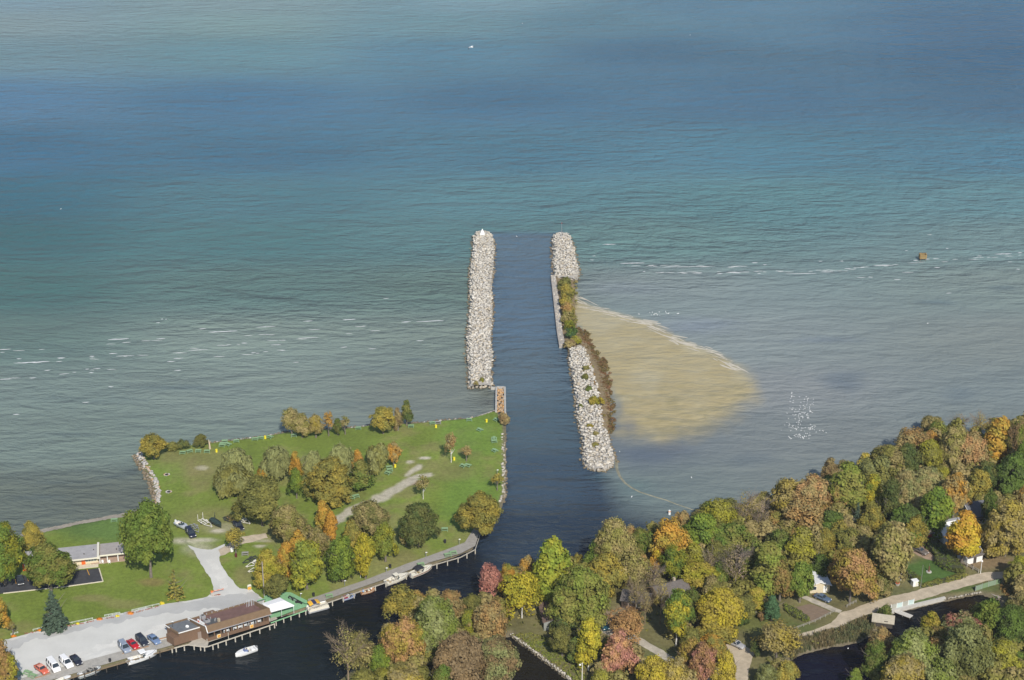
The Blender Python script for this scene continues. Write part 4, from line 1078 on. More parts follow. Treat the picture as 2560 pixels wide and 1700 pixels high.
TREES = [
 # west side: motel, lawn, car park
 (14, 1462, 1303, 118, 'R', 'green', 'ygreen', 'tall dense green tree turning yellow at the end of the motel'),
 (84, 1388, 1300, 54, 'r', 'olive', 'gold', 'olive tree by the beach behind the motel roof'),
 (129, 1480, 1356, 124, 'R', 'green', 'olive', 'broad green tree standing in front of the motel rooms'),
 (378, 1443, 1249, 148, 'R', 'green', 'mid', 'largest green maple towering beside the gravel drive and motel wing'),
 (139, 1571, 1478, 60, 's', 'spruce', 'spruce', 'dark blue-green spruce on the lawn above the flower border'),
 (439, 1498, 1425, 44, 'p', 'olive', 'gold', 'thin yellowish larch alone on the lawn by the drive'),
 (-6, 1585, 1480, 62, 'r', 'gold', 'orange', 'yellow and orange tree cut by the photo edge above the car park'),
 (6, 1735, 1603, 86, 'r', 'rust', 'ygreen', 'red and yellow maple at the corner of the car park'),
 (590, 1386, 1318, 46, 'l', 'olive', 'gold', 'thin twin-trunked tree beside the fork of the gravel drive'),
 (33, 1590, 1552, 16, 'l', 'tan', 'olive', 'spindly sapling beside the first orange flower clump'),
 # park grove
 (592, 1203, 1121, 86, 'w', 'willow', 'pale', 'pale willow at the lakeward end of the park grove'),
 (580, 1236, 1162, 104, 'w', 'willow', 'olive', 'drooping willow over the dry patch of lawn'),
 (694, 1198, 1114, 82, 'w', 'willow', 'pale', 'weeping willow behind the slim orange maple'),
 (742, 1208, 1126, 36, 'o', 'orange', 'gold', 'slim bright orange maple inside the park grove'),
 (742, 1246, 1168, 46, 'm', 'bright', 'green', 'small fresh green tree beneath the slim orange maple'),
 (655, 1204, 1170, 36, 'm', 'orange', 'gold', 'small orange tree between two willows'),
 (656, 1315, 1190, 130, 'R', 'olive', 'dkolive', 'broad rounded olive tree at the near side of the park grove'),
 (854, 1196, 1110, 76, 'w', 'pale', 'willow', 'pale silvery willow in the back of the grove'),
 (786, 1190, 1127, 62, 'w', 'pale', 'willow', 'pale yellowish willow behind the big olive oak'),
 (825, 1256, 1142, 124, 'R', 'olive', 'gold', 'big olive and yellow oak in the middle of the park grove'),
 (904, 1225, 1150, 62, 'c', 'green', 'olive', 'dark green cone shaped tree beside the olive oak'),
 (896, 1190, 1122, 32, 'm', 'rust', 'orange', 'rust coloured tree top behind the green cone shaped tree'),
 (948, 1178, 1108, 64, 'w', 'willow', 'olive', 'grey-green willow near three stacked picnic tables'),
 (985, 1165, 1103, 44, 'r', 'tan', 'orange', 'orange-brown tree at the far end of the grove'),
 (721, 1372, 1258, 112, 'R', 'olive', 'tan', 'olive tree where the sandy track meets the grove'),
 (811, 1330, 1249, 42, 'o', 'orange', 'gold', 'slim pale orange tree beside the worn path'),
 (829, 1352, 1278, 40, 'o', 'orange', 'orange', 'deep orange maple in front of the pale orange one'),
 (750, 1418, 1325, 42, 'o', 'orange', 'gold', 'narrow orange tree behind the boardwalk grove'),
 (672, 1470, 1370, 78, 'r', 'ygreen', 'gold', 'yellow-green tree beside the wooden utility pole'),
 (696, 1496, 1434, 70, 'r', 'dkolive', 'olive', 'low rounded olive bush tree behind the white tent'),
 (768, 1472, 1348, 90, 'r', 'mid', 'ygreen', 'green tree with a clear trunk near the pontoon boat'),
 (797, 1400, 1316, 62, 'r', 'tan', 'olive', 'tan-olive tree in the middle of the boardwalk grove'),
 (720, 1440, 1352, 50, 'r', 'gold', 'orange', 'orange and gold tree between the pole and the green trees'),
 (856, 1454, 1338, 80, 'r', 'green', 'bright', 'fresh green tree beside the yellow sign on the lawn'),
 (914, 1446, 1328, 66, 'r', 'yellow', 'ygreen', 'bright yellow tree at the edge of the boardwalk grove'),
 (882, 1392, 1298, 62, 'r', 'gold', 'olive', 'gold and olive tree behind the bright yellow one'),
 (929, 1348, 1250, 98, 'R', 'dkolive', 'tan', 'dull olive tree hiding the worn path'),
 (964, 1404, 1304, 62, 'r', 'mid', 'ygreen', 'yellow-flecked green tree beside the dark olive giant'),
 (1048, 1366, 1254, 96, 'R', 'dkolive', 'dark', 'dark olive giant alone on the green lawn'),
 (1015, 1366, 1320, 44, 'm', 'tan', 'dkolive', 'brownish shrubby tree at the foot of the dark olive giant'),
 (1200, 1334, 1230, 112, 'R', 'olive', 'gold', 'wide gold-olive tree leaning over the channel at the boardwalk end'),
 (1128, 1156, 1080, 34, 'l', 'tan', 'rust', 'slender white birch with thin brown leaves on the open lawn', 'BIRCH'),
 (1166, 1153, 1112, 30, 'l', 'tan', 'rust', 'small brownish sapling next to the slender white birch'),
 (1058, 1248, 1188, 38, 'l', 'olive', 'tan', 'forked white birch behind the dark olive giant', 'BIRCH'),
 (1243, 1226, 1182, 32, 'l', 'olive', 'gold', 'small thin tree at the channel edge above the gold-olive tree'),
 # lakeshore row
 (386, 1148, 1083, 72, 'r', 'olive', 'gold', 'rounded gold-olive tree on the rocky park corner'),
 (431, 1128, 1102, 30, 'u', 'dkolive', 'olive', 'low dark shrub between the corner tree and the lake'),
 (458, 1124, 1100, 34, 'u', 'dkolive', 'dark', 'low rounded shrub close to the pale dead trunk'),
 (504, 1118, 1084, 36, 'r', 'dkolive', 'olive', 'small grey-olive tree next to the pale dead trunk'),
 (730, 1090, 1018, 50, 'g', 'olive', 'tan', 'airy olive tree standing first in the lakeshore row'),
 (756, 1094, 1032, 50, 'r', 'olive', 'tan', 'leafy olive tree second in the lakeshore row'),
 (790, 1094, 1034, 44, 'r', 'tan', 'gold', 'tan-gold tree third in the lakeshore row'),
 (822, 1090, 1027, 30, 'l', 'orange', 'tan', 'slim orange-tinted tree with a bare trunk at the lakeshore'),
 (845, 1088, 1044, 26, 'm', 'dkolive', 'green', 'small dark tree beside the slim orange-tinted one'),
 (863, 1086, 1040, 30, 'l', 'olive', 'tan', 'small airy olive tree ending the first lakeshore clump'),
 (958, 1084, 1014, 68, 'r', 'olive', 'gold', 'rounded olive tree in the second lakeshore clump'),
 (995, 1076, 1018, 26, 'o', 'tan', 'brown', 'narrow brown tree between rounded olive tree and dark conifer'),
 (1017, 1064, 999, 32, 'c', 'dark', 'olive', 'dark pointed conifer at the end of the lakeshore trees'),
 (1260, 1060, 1030, 28, 'u', 'tan', 'brown', 'bare brown bush at the foot of the crib pier'),
 # point between river and creek
 (1006, 1562, 1458, 86, 'g', 'gold', 'olive', 'open gold birch at the tip of the river point', 'BIRCH'),
 (1040, 1545, 1475, 50, 'r', 'rust', 'gold', 'rust tinged tree behind the open gold birch'),
 (1088, 1645, 1488, 126, 'R', 'mid', 'pale', 'large light green tree in the middle of the river point'),
 (1012, 1674, 1545, 116, 'R', 'salmon', 'gold', 'glowing orange-tan maple on the river point'),
 (872, 1720, 1563, 112, 'b', 'tan', 'olive', 'half bare grey-brown tree hanging over the dark river'),
 (900, 1690, 1580, 80, 'g', 'olive', 'tan', 'thin olive tree mixed into the half bare grey-brown one'),
 (950, 1692, 1612, 52, 'r', 'green', 'bright', 'small green tree squeezed beside the orange-tan maple'),
 (1148, 1725, 1580, 106, 'R', 'umber', 'brown', 'dark reddish brown tree on the river point'),
 (1238, 1722, 1590, 112, 'R', 'pale', 'brown', 'pale green tree tinged brown beside the creek'),
 (1125, 1556, 1474, 74, 'r', 'rust', 'tan', 'rust coloured tree at the river side of the point'),
 (1182, 1556, 1484, 56, 'r', 'dkolive', 'olive', 'dull olive tree between rust and red trees'),
 (1225, 1612, 1502, 82, 'r', 'tan', 'rust', 'tan-brown tree at the head of the creek'),
 (1176, 1600, 1524, 46, 'r', 'ygreen', 'mid', 'small yellow-green tree surrounded by brown ones'),
 (1016, 1770, 1672, 132, 'R', 'tan', 'gold', 'tan tree cut by the bottom edge below the orange-tan maple'),
 (1110, 1765, 1660, 60, 'r', 'green', 'olive', 'green tree cut by the bottom edge beside the reddish brown one'),
 (1190, 1665, 1590, 70, 'r', 'mid', 'pale', 'light green tree above the dark reddish brown one'),
 # wood east of the river mouth
 (1227, 1505, 1412, 64, 'g', 'pink', 'red', 'crimson-pink tree at the mouth of the side river'),
 (1266, 1486, 1406, 52, 'r', 'mid', 'orange', 'green tree with an orange top behind the crimson one'),
 (1305, 1545, 1428, 88, 'g', 'yellow', 'ygreen', 'yellow birch grove tree beside the crimson one', 'BIRCH'),
 (1342, 1522, 1440, 44, 'l', 'yellow', 'ygreen', 'thin yellow birch near the long brown roof', 'BIRCH'),
 (1319, 1462, 1387, 42, 'r', 'orange', 'tan', 'small orange-tan tree behind the yellow birches'),
 (1378, 1508, 1344, 90, 'o', 'bright', 'ygreen', 'tall bright green tree with pale trunk at the river mouth'),
 (1451, 1574, 1415, 132, 'R', 'mid', 'olive', 'wide olive-green maple beside the long brown roof'),
 (1414, 1590, 1513, 62, 'c', 'dkolive', 'dark', 'dark drooping tree at the end of the long brown roof'),
 (1446, 1420, 1385, 32, 'u', 'olive', 'gold', 'round olive shrub at the water behind the bright green tree'),
 (1536, 1446, 1293, 94, 'R', 'olive', 'tan', 'tall tan-olive tree rising above the river mouth'),
 (1490, 1442, 1346, 58, 'r', 'mid', 'green', 'green tree at the foot of the tall tan-olive one'),
 (1512, 1484, 1382, 80, 'r', 'olive', 'gold', 'gold-olive tree in front of the tall tan-olive one'),
 (1598, 1402, 1318, 62, 'r', 'olive', 'green', 'olive-green tree by the shallow bay'),
 (1575, 1388, 1310, 40, 'r', 'tan', 'rust', 'brown tree top beside the shallow bay'),
 (1630, 1400, 1330, 46, 'r', 'green', 'dkolive', 'dark green tree in front of the bay water'),
 (1672, 1414, 1297, 82, 'r', 'orange', 'gold', 'flaming orange tree facing the white buoy'),
 (1682, 1458, 1360, 66, 'r', 'green', 'ygreen', 'green tree under the flaming orange one'),
 (1640, 1440, 1370, 40, 'm', 'yellow', 'orange', 'small yellow tree next to the flaming orange one'),
 (1580, 1476, 1372, 76, 'g', 'tan', 'olive', 'thin tan tree behind the dark cottage roof'),
 (1634, 1482, 1402, 68, 'b', 'grey', 'tan', 'bare purplish grey tree beside the dark cottage roof'),
 (1612, 1560, 1470, 50, 'b', 'tan', 'tan', 'bare twiggy tree in front of the cottage gable'),
 (1650, 1560, 1442, 62, 'b', 'tan', 'gold', 'tall thin bare tree crossing the cottage roof'),
 (1588, 1545, 1432, 56, 'b', 'tan', 'tan', 'leaning bare tree before the dark cottage wing'),
 (1746, 1474, 1400, 86, 'r', 'gold', 'ygreen', 'gold-green tree behind the cottage'),
 (1690, 1614, 1474, 64, 'o', 'yellow', 'green', 'vivid yellow tree turning green at its foot beside the lane', 'BIRCH'),
 (1796, 1592, 1468, 104, 'R', 'yellow', 'gold', 'broad vivid yellow maple behind the silver car'),
 (1790, 1612, 1545, 90, 'r', 'gold', 'olive', 'gold-olive tree below the broad yellow maple'),
 (1726, 1570, 1468, 56, 'r', 'green', 'dkolive', 'dark green tree between the two vivid yellow ones'),
 (1571, 1594, 1522, 84, 'g', 'salmon', 'rust', 'salmon coloured thin tree over the sandy clearing'),
 (1545, 1692, 1572, 90, 'r', 'salmon', 'pink', 'orange-pink maple at the lane with a clear trunk'),
 (1471, 1676, 1541, 54, 'o', 'yellow', 'ygreen', 'narrow yellow poplar above the tall white pole', 'BIRCH'),
 (1405, 1640, 1560, 62, 'r', 'dkolive', 'olive', 'drab olive tree on the creek bank'),
 (1440, 1660, 1590, 50, 'r', 'dkolive', 'green', 'dark shaded tree between the creek bank and yellow poplar'),
 (1631, 1738, 1636, 78, 'r', 'yellow', 'gold', 'pure yellow tree at the bottom edge beside the lane'),
 (1684, 1735, 1646, 62, 'g', 'gold', 'tan', 'straw coloured birch at the bottom edge of the lane', 'BIRCH'),
 (1755, 1716, 1604, 64, 'r', 'pink', 'rust', 'rose-pink maple near the sandy drive'),
 (1811, 1724, 1624, 58, 'r', 'yellow', 'gold', 'yellow tree between the rose-pink maple and sandy drive'),
 (1722, 1686, 1594, 56, 'r', 'gold', 'rust', 'ochre tree behind the rose-pink maple'),
 (1780, 1640, 1585, 70, 'r', 'orange', 'olive', 'orange-olive tree above the rose-pink maple'),
 (1837, 1478, 1354, 96, 'b', 'grey', 'tan', 'large leafless mauve-brown tree in the middle of the wood'),
 (1772, 1452, 1376, 52, 'b', 'grey', 'tan', 'smaller leafless tree behind the gold-green one'),
 (1752, 1384, 1282, 78, 'r', 'bright', 'green', 'bright leaf-green tree near the end of the pale boom'),
 (1705, 1346, 1276, 44, 'r', 'tan', 'rust', 'russet tree top at the end of the pale boom'),
 (1796, 1344, 1245, 84, 'r', 'olive', 'ygreen', 'yellow-olive tree where the pale boom reaches shore'),
 (1823, 1388, 1306, 92, 'r', 'olive', 'green', 'olive-green tree behind the leafless mauve-brown one'),
 (1790, 1420, 1350, 60, 'r', 'dkolive', 'olive', 'dull brown-olive tree beside the bright leaf-green one'),
 (1862, 1334, 1221, 66, 'b', 'grey', 'gold', 'leafless grey tree at the bay shore'),
 (1900, 1342, 1245, 60, 'b', 'grey', 'tan', 'leafless lilac-grey tree next to tan woods at the bay'),
 (1958, 1300, 1192, 78, 'r', 'tan', 'gold', 'tan tree first of the shore wood behind the lilac-grey tree'),
 (2022, 1308, 1186, 92, 'R', 'tan', 'salmon', 'large tan-pink tree on the bay shore'),
 (2006, 1335, 1240, 98, 'g', 'tan', 'rust', 'russet-brown thin tree in front of the large tan-pink one'),
 (1916, 1492, 1356, 86, 'o', 'olive', 'mid', 'tall olive birch left of the white cabin', 'BIRCH'),
 (1880, 1452, 1340, 62, 'r', 'green', 'olive', 'deep green tree touching the leafless mauve-brown one'),
 (1940, 1400, 1320, 64, 'r', 'dkolive', 'green', 'shaded olive tree above the tall olive birch'),
 (1996, 1424, 1318, 74, 'o', 'ygreen', 'olive', 'yellow-olive birch beside the white forked trunk', 'BIRCH'),
 (1949, 1502, 1400, 64, 'r', 'rust', 'olive', 'orange-olive tree near the dark teal bush'),
 (1999, 1506, 1400, 62, 'r', 'green', 'mid', 'green tree against the white cabin wall'),
 (1928, 1552, 1488, 42, 'c', 'teal', 'teal', 'dark teal conical bush on the lawn below the wood'),
 (1860, 1545, 1488, 60, 'r', 'dkolive', 'olive', 'drab tree at the lawn edge beside the yellow maple'),
 (1890, 1530, 1470, 50, 'o', 'ygreen', 'gold', 'lime tree with twin white stems at the lawn edge', 'BIRCH'),
 (2034, 1420, 1328, 42, 'l', 'olive', 'tan', 'forked white birch with few leaves above the white cabin', 'BIRCH'),
 (2097, 1358, 1298, 50, 'l', 'olive', 'gold', 'second forked white birch deeper in the wood', 'BIRCH'),
 (2048, 1450, 1384, 50, 'r', 'dark', 'green', 'dark green tree behind the white cabin roof'),
 (2124, 1506, 1368, 118, 'R', 'salmon', 'gold', 'large orange-brown maple beside the white cabin'),
 (2221, 1484, 1308, 96, 'o', 'tan', 'olive', 'tall tan-olive tree between maple and hedged lawn'),
 (2196, 1490, 1410, 60, 'r', 'dkolive', 'tan', 'dark brownish tree under the tall tan-olive one'),
 (2142, 1402, 1330, 62, 'g', 'tan', 'olive', 'thin beige tree behind the orange-brown maple'),
 (2283, 1366, 1288, 58, 'r', 'gold', 'olive', 'yellow-olive tree over the red house front'),
 (2403, 1410, 1277, 80, 'o', 'yellow', 'orange', 'golden tree in front of the white house by the gravel road'),
 (2512, 1390, 1243, 116, 'R', 'tan', 'gold', 'massive tan oak behind the sandy yard'),
 (2545, 1450, 1388, 50, 'r', 'ygreen', 'mid', 'small yellow-green tree casting shade on the gravel road'),
 # far shore wood
 (2094, 1292, 1185, 64, 'r', 'rust', 'mid', 'reddish tree mixed with green leaves on the far shore'),
 (2115, 1288, 1156, 80, 'o', 'mid', 'olive', 'tall yellow-green tree on the far shore beside the reddish one'),
 (2072, 1215, 1142, 48, 'r', 'brown', 'tan', 'brown tree top at the waterline before the tall yellow-green tree'),
 (2189, 1238, 1140, 84, 'r', 'pale', 'olive', 'pale sage tree on the far shore'),
 (2216, 1196, 1110, 92, 'r', 'tan', 'olive', 'khaki tree at the waterline behind the pale sage one'),
 (2160, 1185, 1130, 34, 'm', 'yellow', 'tan', 'small yellow crown at the waterline of the far shore'),
 (2174, 1290, 1184, 52, 'o', 'yellow', 'mid', 'slim tree patched yellow and green in the far wood'),
 (2263, 1190, 1105, 74, 'r', 'dark', 'dkolive', 'dark bottle-green tree on the far shore'),
 (2275, 1146, 1070, 78, 'g', 'tan', 'rust', 'brownish thin tree at the waterline above the bottle-green one'),
 (2322, 1142, 1074, 42, 'r', 'orange', 'rust', 'rust-orange tree top beside the brownish thin one'),
 (2322, 1186, 1100, 52, 'o', 'ygreen', 'olive', 'slim yellow-green tree next to the bottle-green one'),
 (2379, 1178, 1060, 78, 'R', 'tan', 'olive', 'high beige tree on the far shore'),
 (2423, 1182, 1080, 76, 'R', 'tan', 'salmon', 'orange-beige tree leaning on the high beige one'),
 (2328, 1084, 1034, 50, 'r', 'dkolive', 'tan', 'farthest olive-brown tree at the lake'),
 (2394, 1095, 1032, 62, 'b', 'grey', 'tan', 'leafless pinkish tree farthest along the shore'),
 (2446, 1098, 1030, 62, 'b', 'tan', 'gold', 'leafless straw coloured tree farthest along the shore'),
 (2491, 1155, 1042, 68, 'o', 'orange', 'gold', 'strong orange tree high on the far shore'),
 (2539, 1165, 1048, 60, 'R', 'brown', 'mid', 'brown-green tree at the photo edge of the far shore'),
 (2524, 1245, 1130, 86, 'R', 'dark', 'green', 'dark green tree below the strong orange one'),
 (2556, 1210, 1095, 50, 'r', 'green', 'mid', 'leaf-green tree at the photo edge'),
 (2460, 1240, 1150, 60, 'r', 'dkolive', 'dark', 'gloomy olive tree behind the grey roofed house'),
 (2260, 1276, 1170, 62, 'r', 'tan', 'pale', 'tan-sage tree in the heart of the far wood'),
 (2316, 1256, 1168, 92, 'R', 'pale', 'tan', 'broad tan-sage tree in the heart of the far wood'),
 (2220, 1318, 1194, 52, 'o', 'dark', 'dkolive', 'narrow very dark tree in the heart of the far wood'),
 (2266, 1348, 1264, 86, 'r', 'dark', 'green', 'dark rounded tree behind the red house'),
 (2331, 1340, 1215, 66, 'o', 'bright', 'green', 'bright spring-green tree before the white roofed house'),
 (2382, 1296, 1180, 72, 'r', 'tan', 'orange', 'copper tan tree beside the grey roofed house'),
 (2441, 1266, 1170, 74, 'r', 'olive', 'gold', 'gold-olive thin tree above the grey roofed house'),
 (2140, 1328, 1256, 26, 's', 'spruce', 'spruce', 'narrow blue spruce in the wood'),
 (2177, 1336, 1264, 56, 'r', 'gold', 'olive', 'ochre tree beside the narrow blue spruce'),
 (2551, 1335, 1214, 52, 'r', 'tan', 'orange', 'orange-tan tree at the photo edge above the massive oak'),
 (2073, 1345, 1274, 62, 'r', 'green', 'dark', 'green tree below the reddish far shore tree'),
 (2120, 1400, 1320, 56, 'r', 'dkolive', 'olive', 'drab olive tree behind the second forked birch'),
 (2060, 1395, 1318, 50, 'r', 'olive', 'gold', 'olive tree between the two forked birches'),
 (2190, 1400, 1335, 60, 'r', 'olive', 'tan', 'olive-tan tree above the tall one by the hedged lawn'),
 (2230, 1375, 1305, 60, 'r', 'tan', 'dkolive', 'brown-olive tree left of the red house'),
 (2470, 1330, 1225, 46, 'r', 'dkolive', 'green', 'dark tree beside the white gable behind the golden tree'),
 # around the pond
 (2200, 1640, 1560, 70, 'r', 'rust', 'tan', 'rusty tree over the tan shed roof by the pond'),
 (2183, 1702, 1598, 70, 'r', 'dkolive', 'green', 'dusky green tree at the pond edge below the rusty one'),
 (2277, 1714, 1574, 124, 'R', 'pale', 'mid', 'large sage-green tree on the near pond bank'),
 (2409, 1706, 1560, 132, 'R', 'pale', 'dkolive', 'biggest sage-green tree with dull red tips by the pond'),
 (2403, 1630, 1536, 104, 'r', 'pale', 'red', 'sage tree with plum coloured tips at the canal'),
 (2324, 1606, 1530, 42, 'o', 'ygreen', 'gold', 'slim yellow-green tree standing at the canal water'),
 (2256, 1750, 1636, 100, 'R', 'gold', 'tan', 'mustard tree at the bottom edge by the pond'),
 (2470, 1608, 1495, 76, 'r', 'mid', 'green', 'lively green tree at the end of the canal'),
 (2517, 1628, 1510, 86, 'R', 'green', 'dark', 'deep green tree behind the white boat hull'),
 (2547, 1565, 1480, 62, 'r', 'tan', 'dkolive', 'tan-olive tree at the photo edge above the deep green one'),
 (2500, 1700, 1600, 100, 'R', 'ygreen', 'olive', 'lime-olive tree above the white boat hull'),
 (2350, 1755, 1650, 90, 'r', 'mid', 'pale', 'light green tree at the bottom edge between sage trees'),
 (2136, 1722, 1664, 38, 'c', 'mid', 'green', 'small pointed green tree in front of the pond'),
 (1940, 1656, 1556, 92, 'g', 'tan', 'gold', 'straw-yellow spreading tree between sandy drive and reeds'),
 (1888, 1640, 1602, 36, 'u', 'dark', 'dkolive', 'dark round bush beside the sandy drive'),
 (1965, 1712, 1650, 60, 'r', 'olive', 'gold', 'olive bush tree at the pond edge by the sandy drive'),
 (1915, 1720, 1660, 66, 'r', 'dkolive', 'pale', 'grey-green bush tree at the bottom edge by the sandy drive'),
 (2212, 1550, 1512, 30, 'u', 'dkolive', 'green', 'bushy green shrub at the water gate'),
 (1855, 1565, 1542, 34, 'u', 'dark', 'green', 'dark green shrub on the lawn near the yellow maple'),
 (1905, 1550, 1530, 24, 'u', 'brown', 'rust', 'brown leafless shrub beside the teal bush'),
]
for q in TREES: tree(*q)
bases = [P(q[0], q[1]) for q in TREES]
def near_poly(pt, polys): return any(poly_sd(np.array([pt.x]), np.array([pt.y]), W2(c, GZ))[0] > -3.6 for c in polys)
CLEAR = [[(2255, 1390), (2320, 1385), (2400, 1440), (2380, 1475), (2270, 1470)], [(1955, 1600), (2100, 1530), (2283, 1478), (2459, 1431), (2720, 1390), (2720, 1430), (2488, 1452), (2283, 1508), (2096, 1574), (1955, 1612)],
         [(1795, 1600), (1890, 1600), (1900, 1720), (1800, 1740)], [(1480, 1530), (1560, 1525), (1600, 1580), (1740, 1670), (1700, 1710), (1500, 1590)], [(1955, 1470), (2060, 1440), (2130, 1535), (2030, 1585), (1880, 1610), (1810, 1590), (1850, 1535)],
         [(2255, 1335), (2345, 1345), (2345, 1410), (2270, 1400)], [(2330, 1320), (2580, 1310), (2580, 1440), (2380, 1440)], [(2060, 1470), (2260, 1470), (2260, 1500), (2080, 1530)], [(1275, 1570), (1420, 1520), (1470, 1720), (1420, 1720)], [(1540, 1470), (1740, 1470), (1740, 1540), (1540, 1540)],
         [(2200, 1500), (2480, 1450), (2500, 1480), (2230, 1545)], [(2150, 1530), (2260, 1530), (2260, 1590), (2150, 1590)], [(1340, 1480), (1400, 1480), (1400, 1570), (1340, 1570)]]
UC = [('dkolive', 'olive', 'dull olive'), ('olive', 'tan', 'olive-brown'), ('green', 'olive', 'dark green'), ('tan', 'olive', 'tan'), ('ygreen', 'olive', 'yellow-green'), ('rust', 'olive', 'russet')]
cnt, mass = 0, []
for _ in range(7000):
    px, py = R.uniform(860, 2700), R.uniform(1070, 1740)
    b = P(px, py)
    A_, B2 = np.array([b.x]), np.array([b.y])
    if min(poly_sd(A_, B2, wE)[0], -poly_sd(A_, B2, wP)[0]) < 3: continue
    if min((b - q).length for q in bases) < 3.4 or near_poly(b, CLEAR): continue
    pm = ppm(py); i = R.randrange(6)
    j = min(range(len(TREES)), key=lambda q: (P(TREES[q][0], TREES[q][1]) - b).length)
    core = TREES[j][7]
    for cut in (' beside', ' behind', ' in the', ' in front', ' at the', ' near', ' on the', ' by the', ' with', ' above', ' below', ' between', ' under', ' tucked', ' touching', ' against', ' first', ' left of', ' where', ' next', ' farthest', ' hanging', ' surrounded', ' standing', ' over', ' top', ' cut', ' mixed', ' squeezed', ' to the', ' rising', ' facing', ' turning', ' deeper', ' high', ' leaning', ' among', ' casting', ' before', ' of ', ' from', ' mixed', ' patched', ' tinged', ' second'):
        core = core.split(cut)[0]
    dx, dy = px - TREES[j][0], py - TREES[j][1]
    rel = 'half hidden behind' if dy < -6 else 'in front of' if dy > 6 else 'squeezed beside'
    lab = '%s understory tree %s the %s' % (UC[i][2], rel, core)
    if cnt < 95 and lab.lower() in LBL: continue
    bases.append(b); cnt += 1
    if cnt > 95:
        mass.append((b, R.uniform(5.0, 7.5) / 2, R.uniform(5.0, 9.0)))
        if cnt >= 290: break
        continue
    tree(px, py, py - R.uniform(5.0, 9.0) * pm * .83, R.uniform(5.0, 7.5) * pm, 'm', UC[i][0], UC[i][1], lab, group='understory trees in the wood')

LITE = crown_mesh('low_crown', 2.8, 7, .3, 46, .85, .55, cover=1.1)
lv = np.empty(len(LITE.vertices) * 3, np.float32); LITE.vertices.foreach_get('co', lv); lv = lv.reshape(-1, 3)
lc = np.empty(len(LITE.vertices), np.float32); LITE.attributes['clump'].data.foreach_get('value', lc)
lr_ = np.empty(len(LITE.vertices), np.float32); LITE.attributes['rnd'].data.foreach_get('value', lr_)
V_ = []
for b, r_, h_ in mass:
    a_ = R.uniform(0, 6.28); c_, s_ = math.cos(a_), math.sin(a_)
    V_.append(np.stack([(lv[:, 0] * c_ - lv[:, 1] * s_) * r_ / 2.8 + b.x, (lv[:, 0] * s_ + lv[:, 1] * c_) * r_ / 2.8 + b.y, lv[:, 2] * h_ / 7 + GZ], 1))
n_ = len(mass)
o = tag(link('understory', np_mesh('understory', np.concatenate(V_), np.arange(n_ * len(lv)).reshape(-1, 4), FOL, {'rnd': ('FLOAT', np.tile(lr_, n_)), 'clump': ('FLOAT', np.concatenate([np.clip(lc * .5 + R.uniform(-.6, 1.1), -1, 2) for _ in mass]))})), kind='stuff')
o.color = (*CL['olive'], 1); o['tint'] = list(CL['tan'])

# shrubs along the spit and jetties
for i, (px, by, top, w, c1, c2, lb) in enumerate([
 (1412, 722, 690, 34, 'dkolive', 'olive', 'feathery olive shrub nearest the outer boulder head'), (1418, 740, 706, 36, 'olive', 'gold', 'olive shrub second along the spit wall'),
 (1414, 764, 730, 34, 'gold', 'olive', 'yellowish shrub in the middle of the spit wall'), (1420, 788, 752, 34, 'olive', 'rust', 'olive and rust shrub on the spit'), (1417, 808, 776, 32, 'tan', 'olive', 'brown-olive shrub on the spit'),
 (1424, 826, 798, 28, 'ygreen', 'green', 'lime green shrub on the spit'), (1428, 846, 818, 36, 'green', 'teal', 'round deep green shrub near the end of the spit wall'), (1440, 858, 836, 34, 'ygreen', 'tan', 'yellow-green shrub above the inner jetty'),
 (1424, 868, 846, 34, 'brown', 'tan', 'brown shrub at the corner of the stone wall'), (1486, 1016, 990, 26, 'ygreen', 'gold', 'bright yellow-green bush among the inner jetty boulders'), (1502, 1014, 994, 18, 'yellow', 'gold', 'small yellow bush among the inner jetty boulders'),
 (1205, 958, 944, 13, 'ygreen', 'olive', 'tiny lime bush on the inner end of the long jetty'), (1190, 966, 953, 12, 'tan', 'olive', 'tiny tan bush on the inner end of the long jetty'), (1466, 930, 914, 18, 'olive', 'tan', 'olive scrub on the upper inner jetty boulders'),
 (1464, 952, 934, 18, 'dkolive', 'olive', 'dark scrub on the inner jetty boulders'), (1472, 980, 964, 16, 'dkolive', 'green', 'green scrub above the bright yellow-green bush'), (1474, 1072, 1060, 16, 'olive', 'gold', 'olive tuft on the lower inner jetty'),
 (1490, 1090, 1078, 16, 'olive', 'tan', 'tan-olive tuft on the lower inner jetty'), (1488, 1118, 1106, 18, 'tan', 'olive', 'brown tuft near the round end of the inner jetty'), (1452, 1022, 1010, 10, 'green', 'olive', 'small green tuft at the channel side of the inner jetty')]):
    s = tree(px, by, top, w, 'u', c1, c2, lb, group='shrubs on the jetties')
    s.location.z = .6 if px < 1450 and by < 880 else 1.0

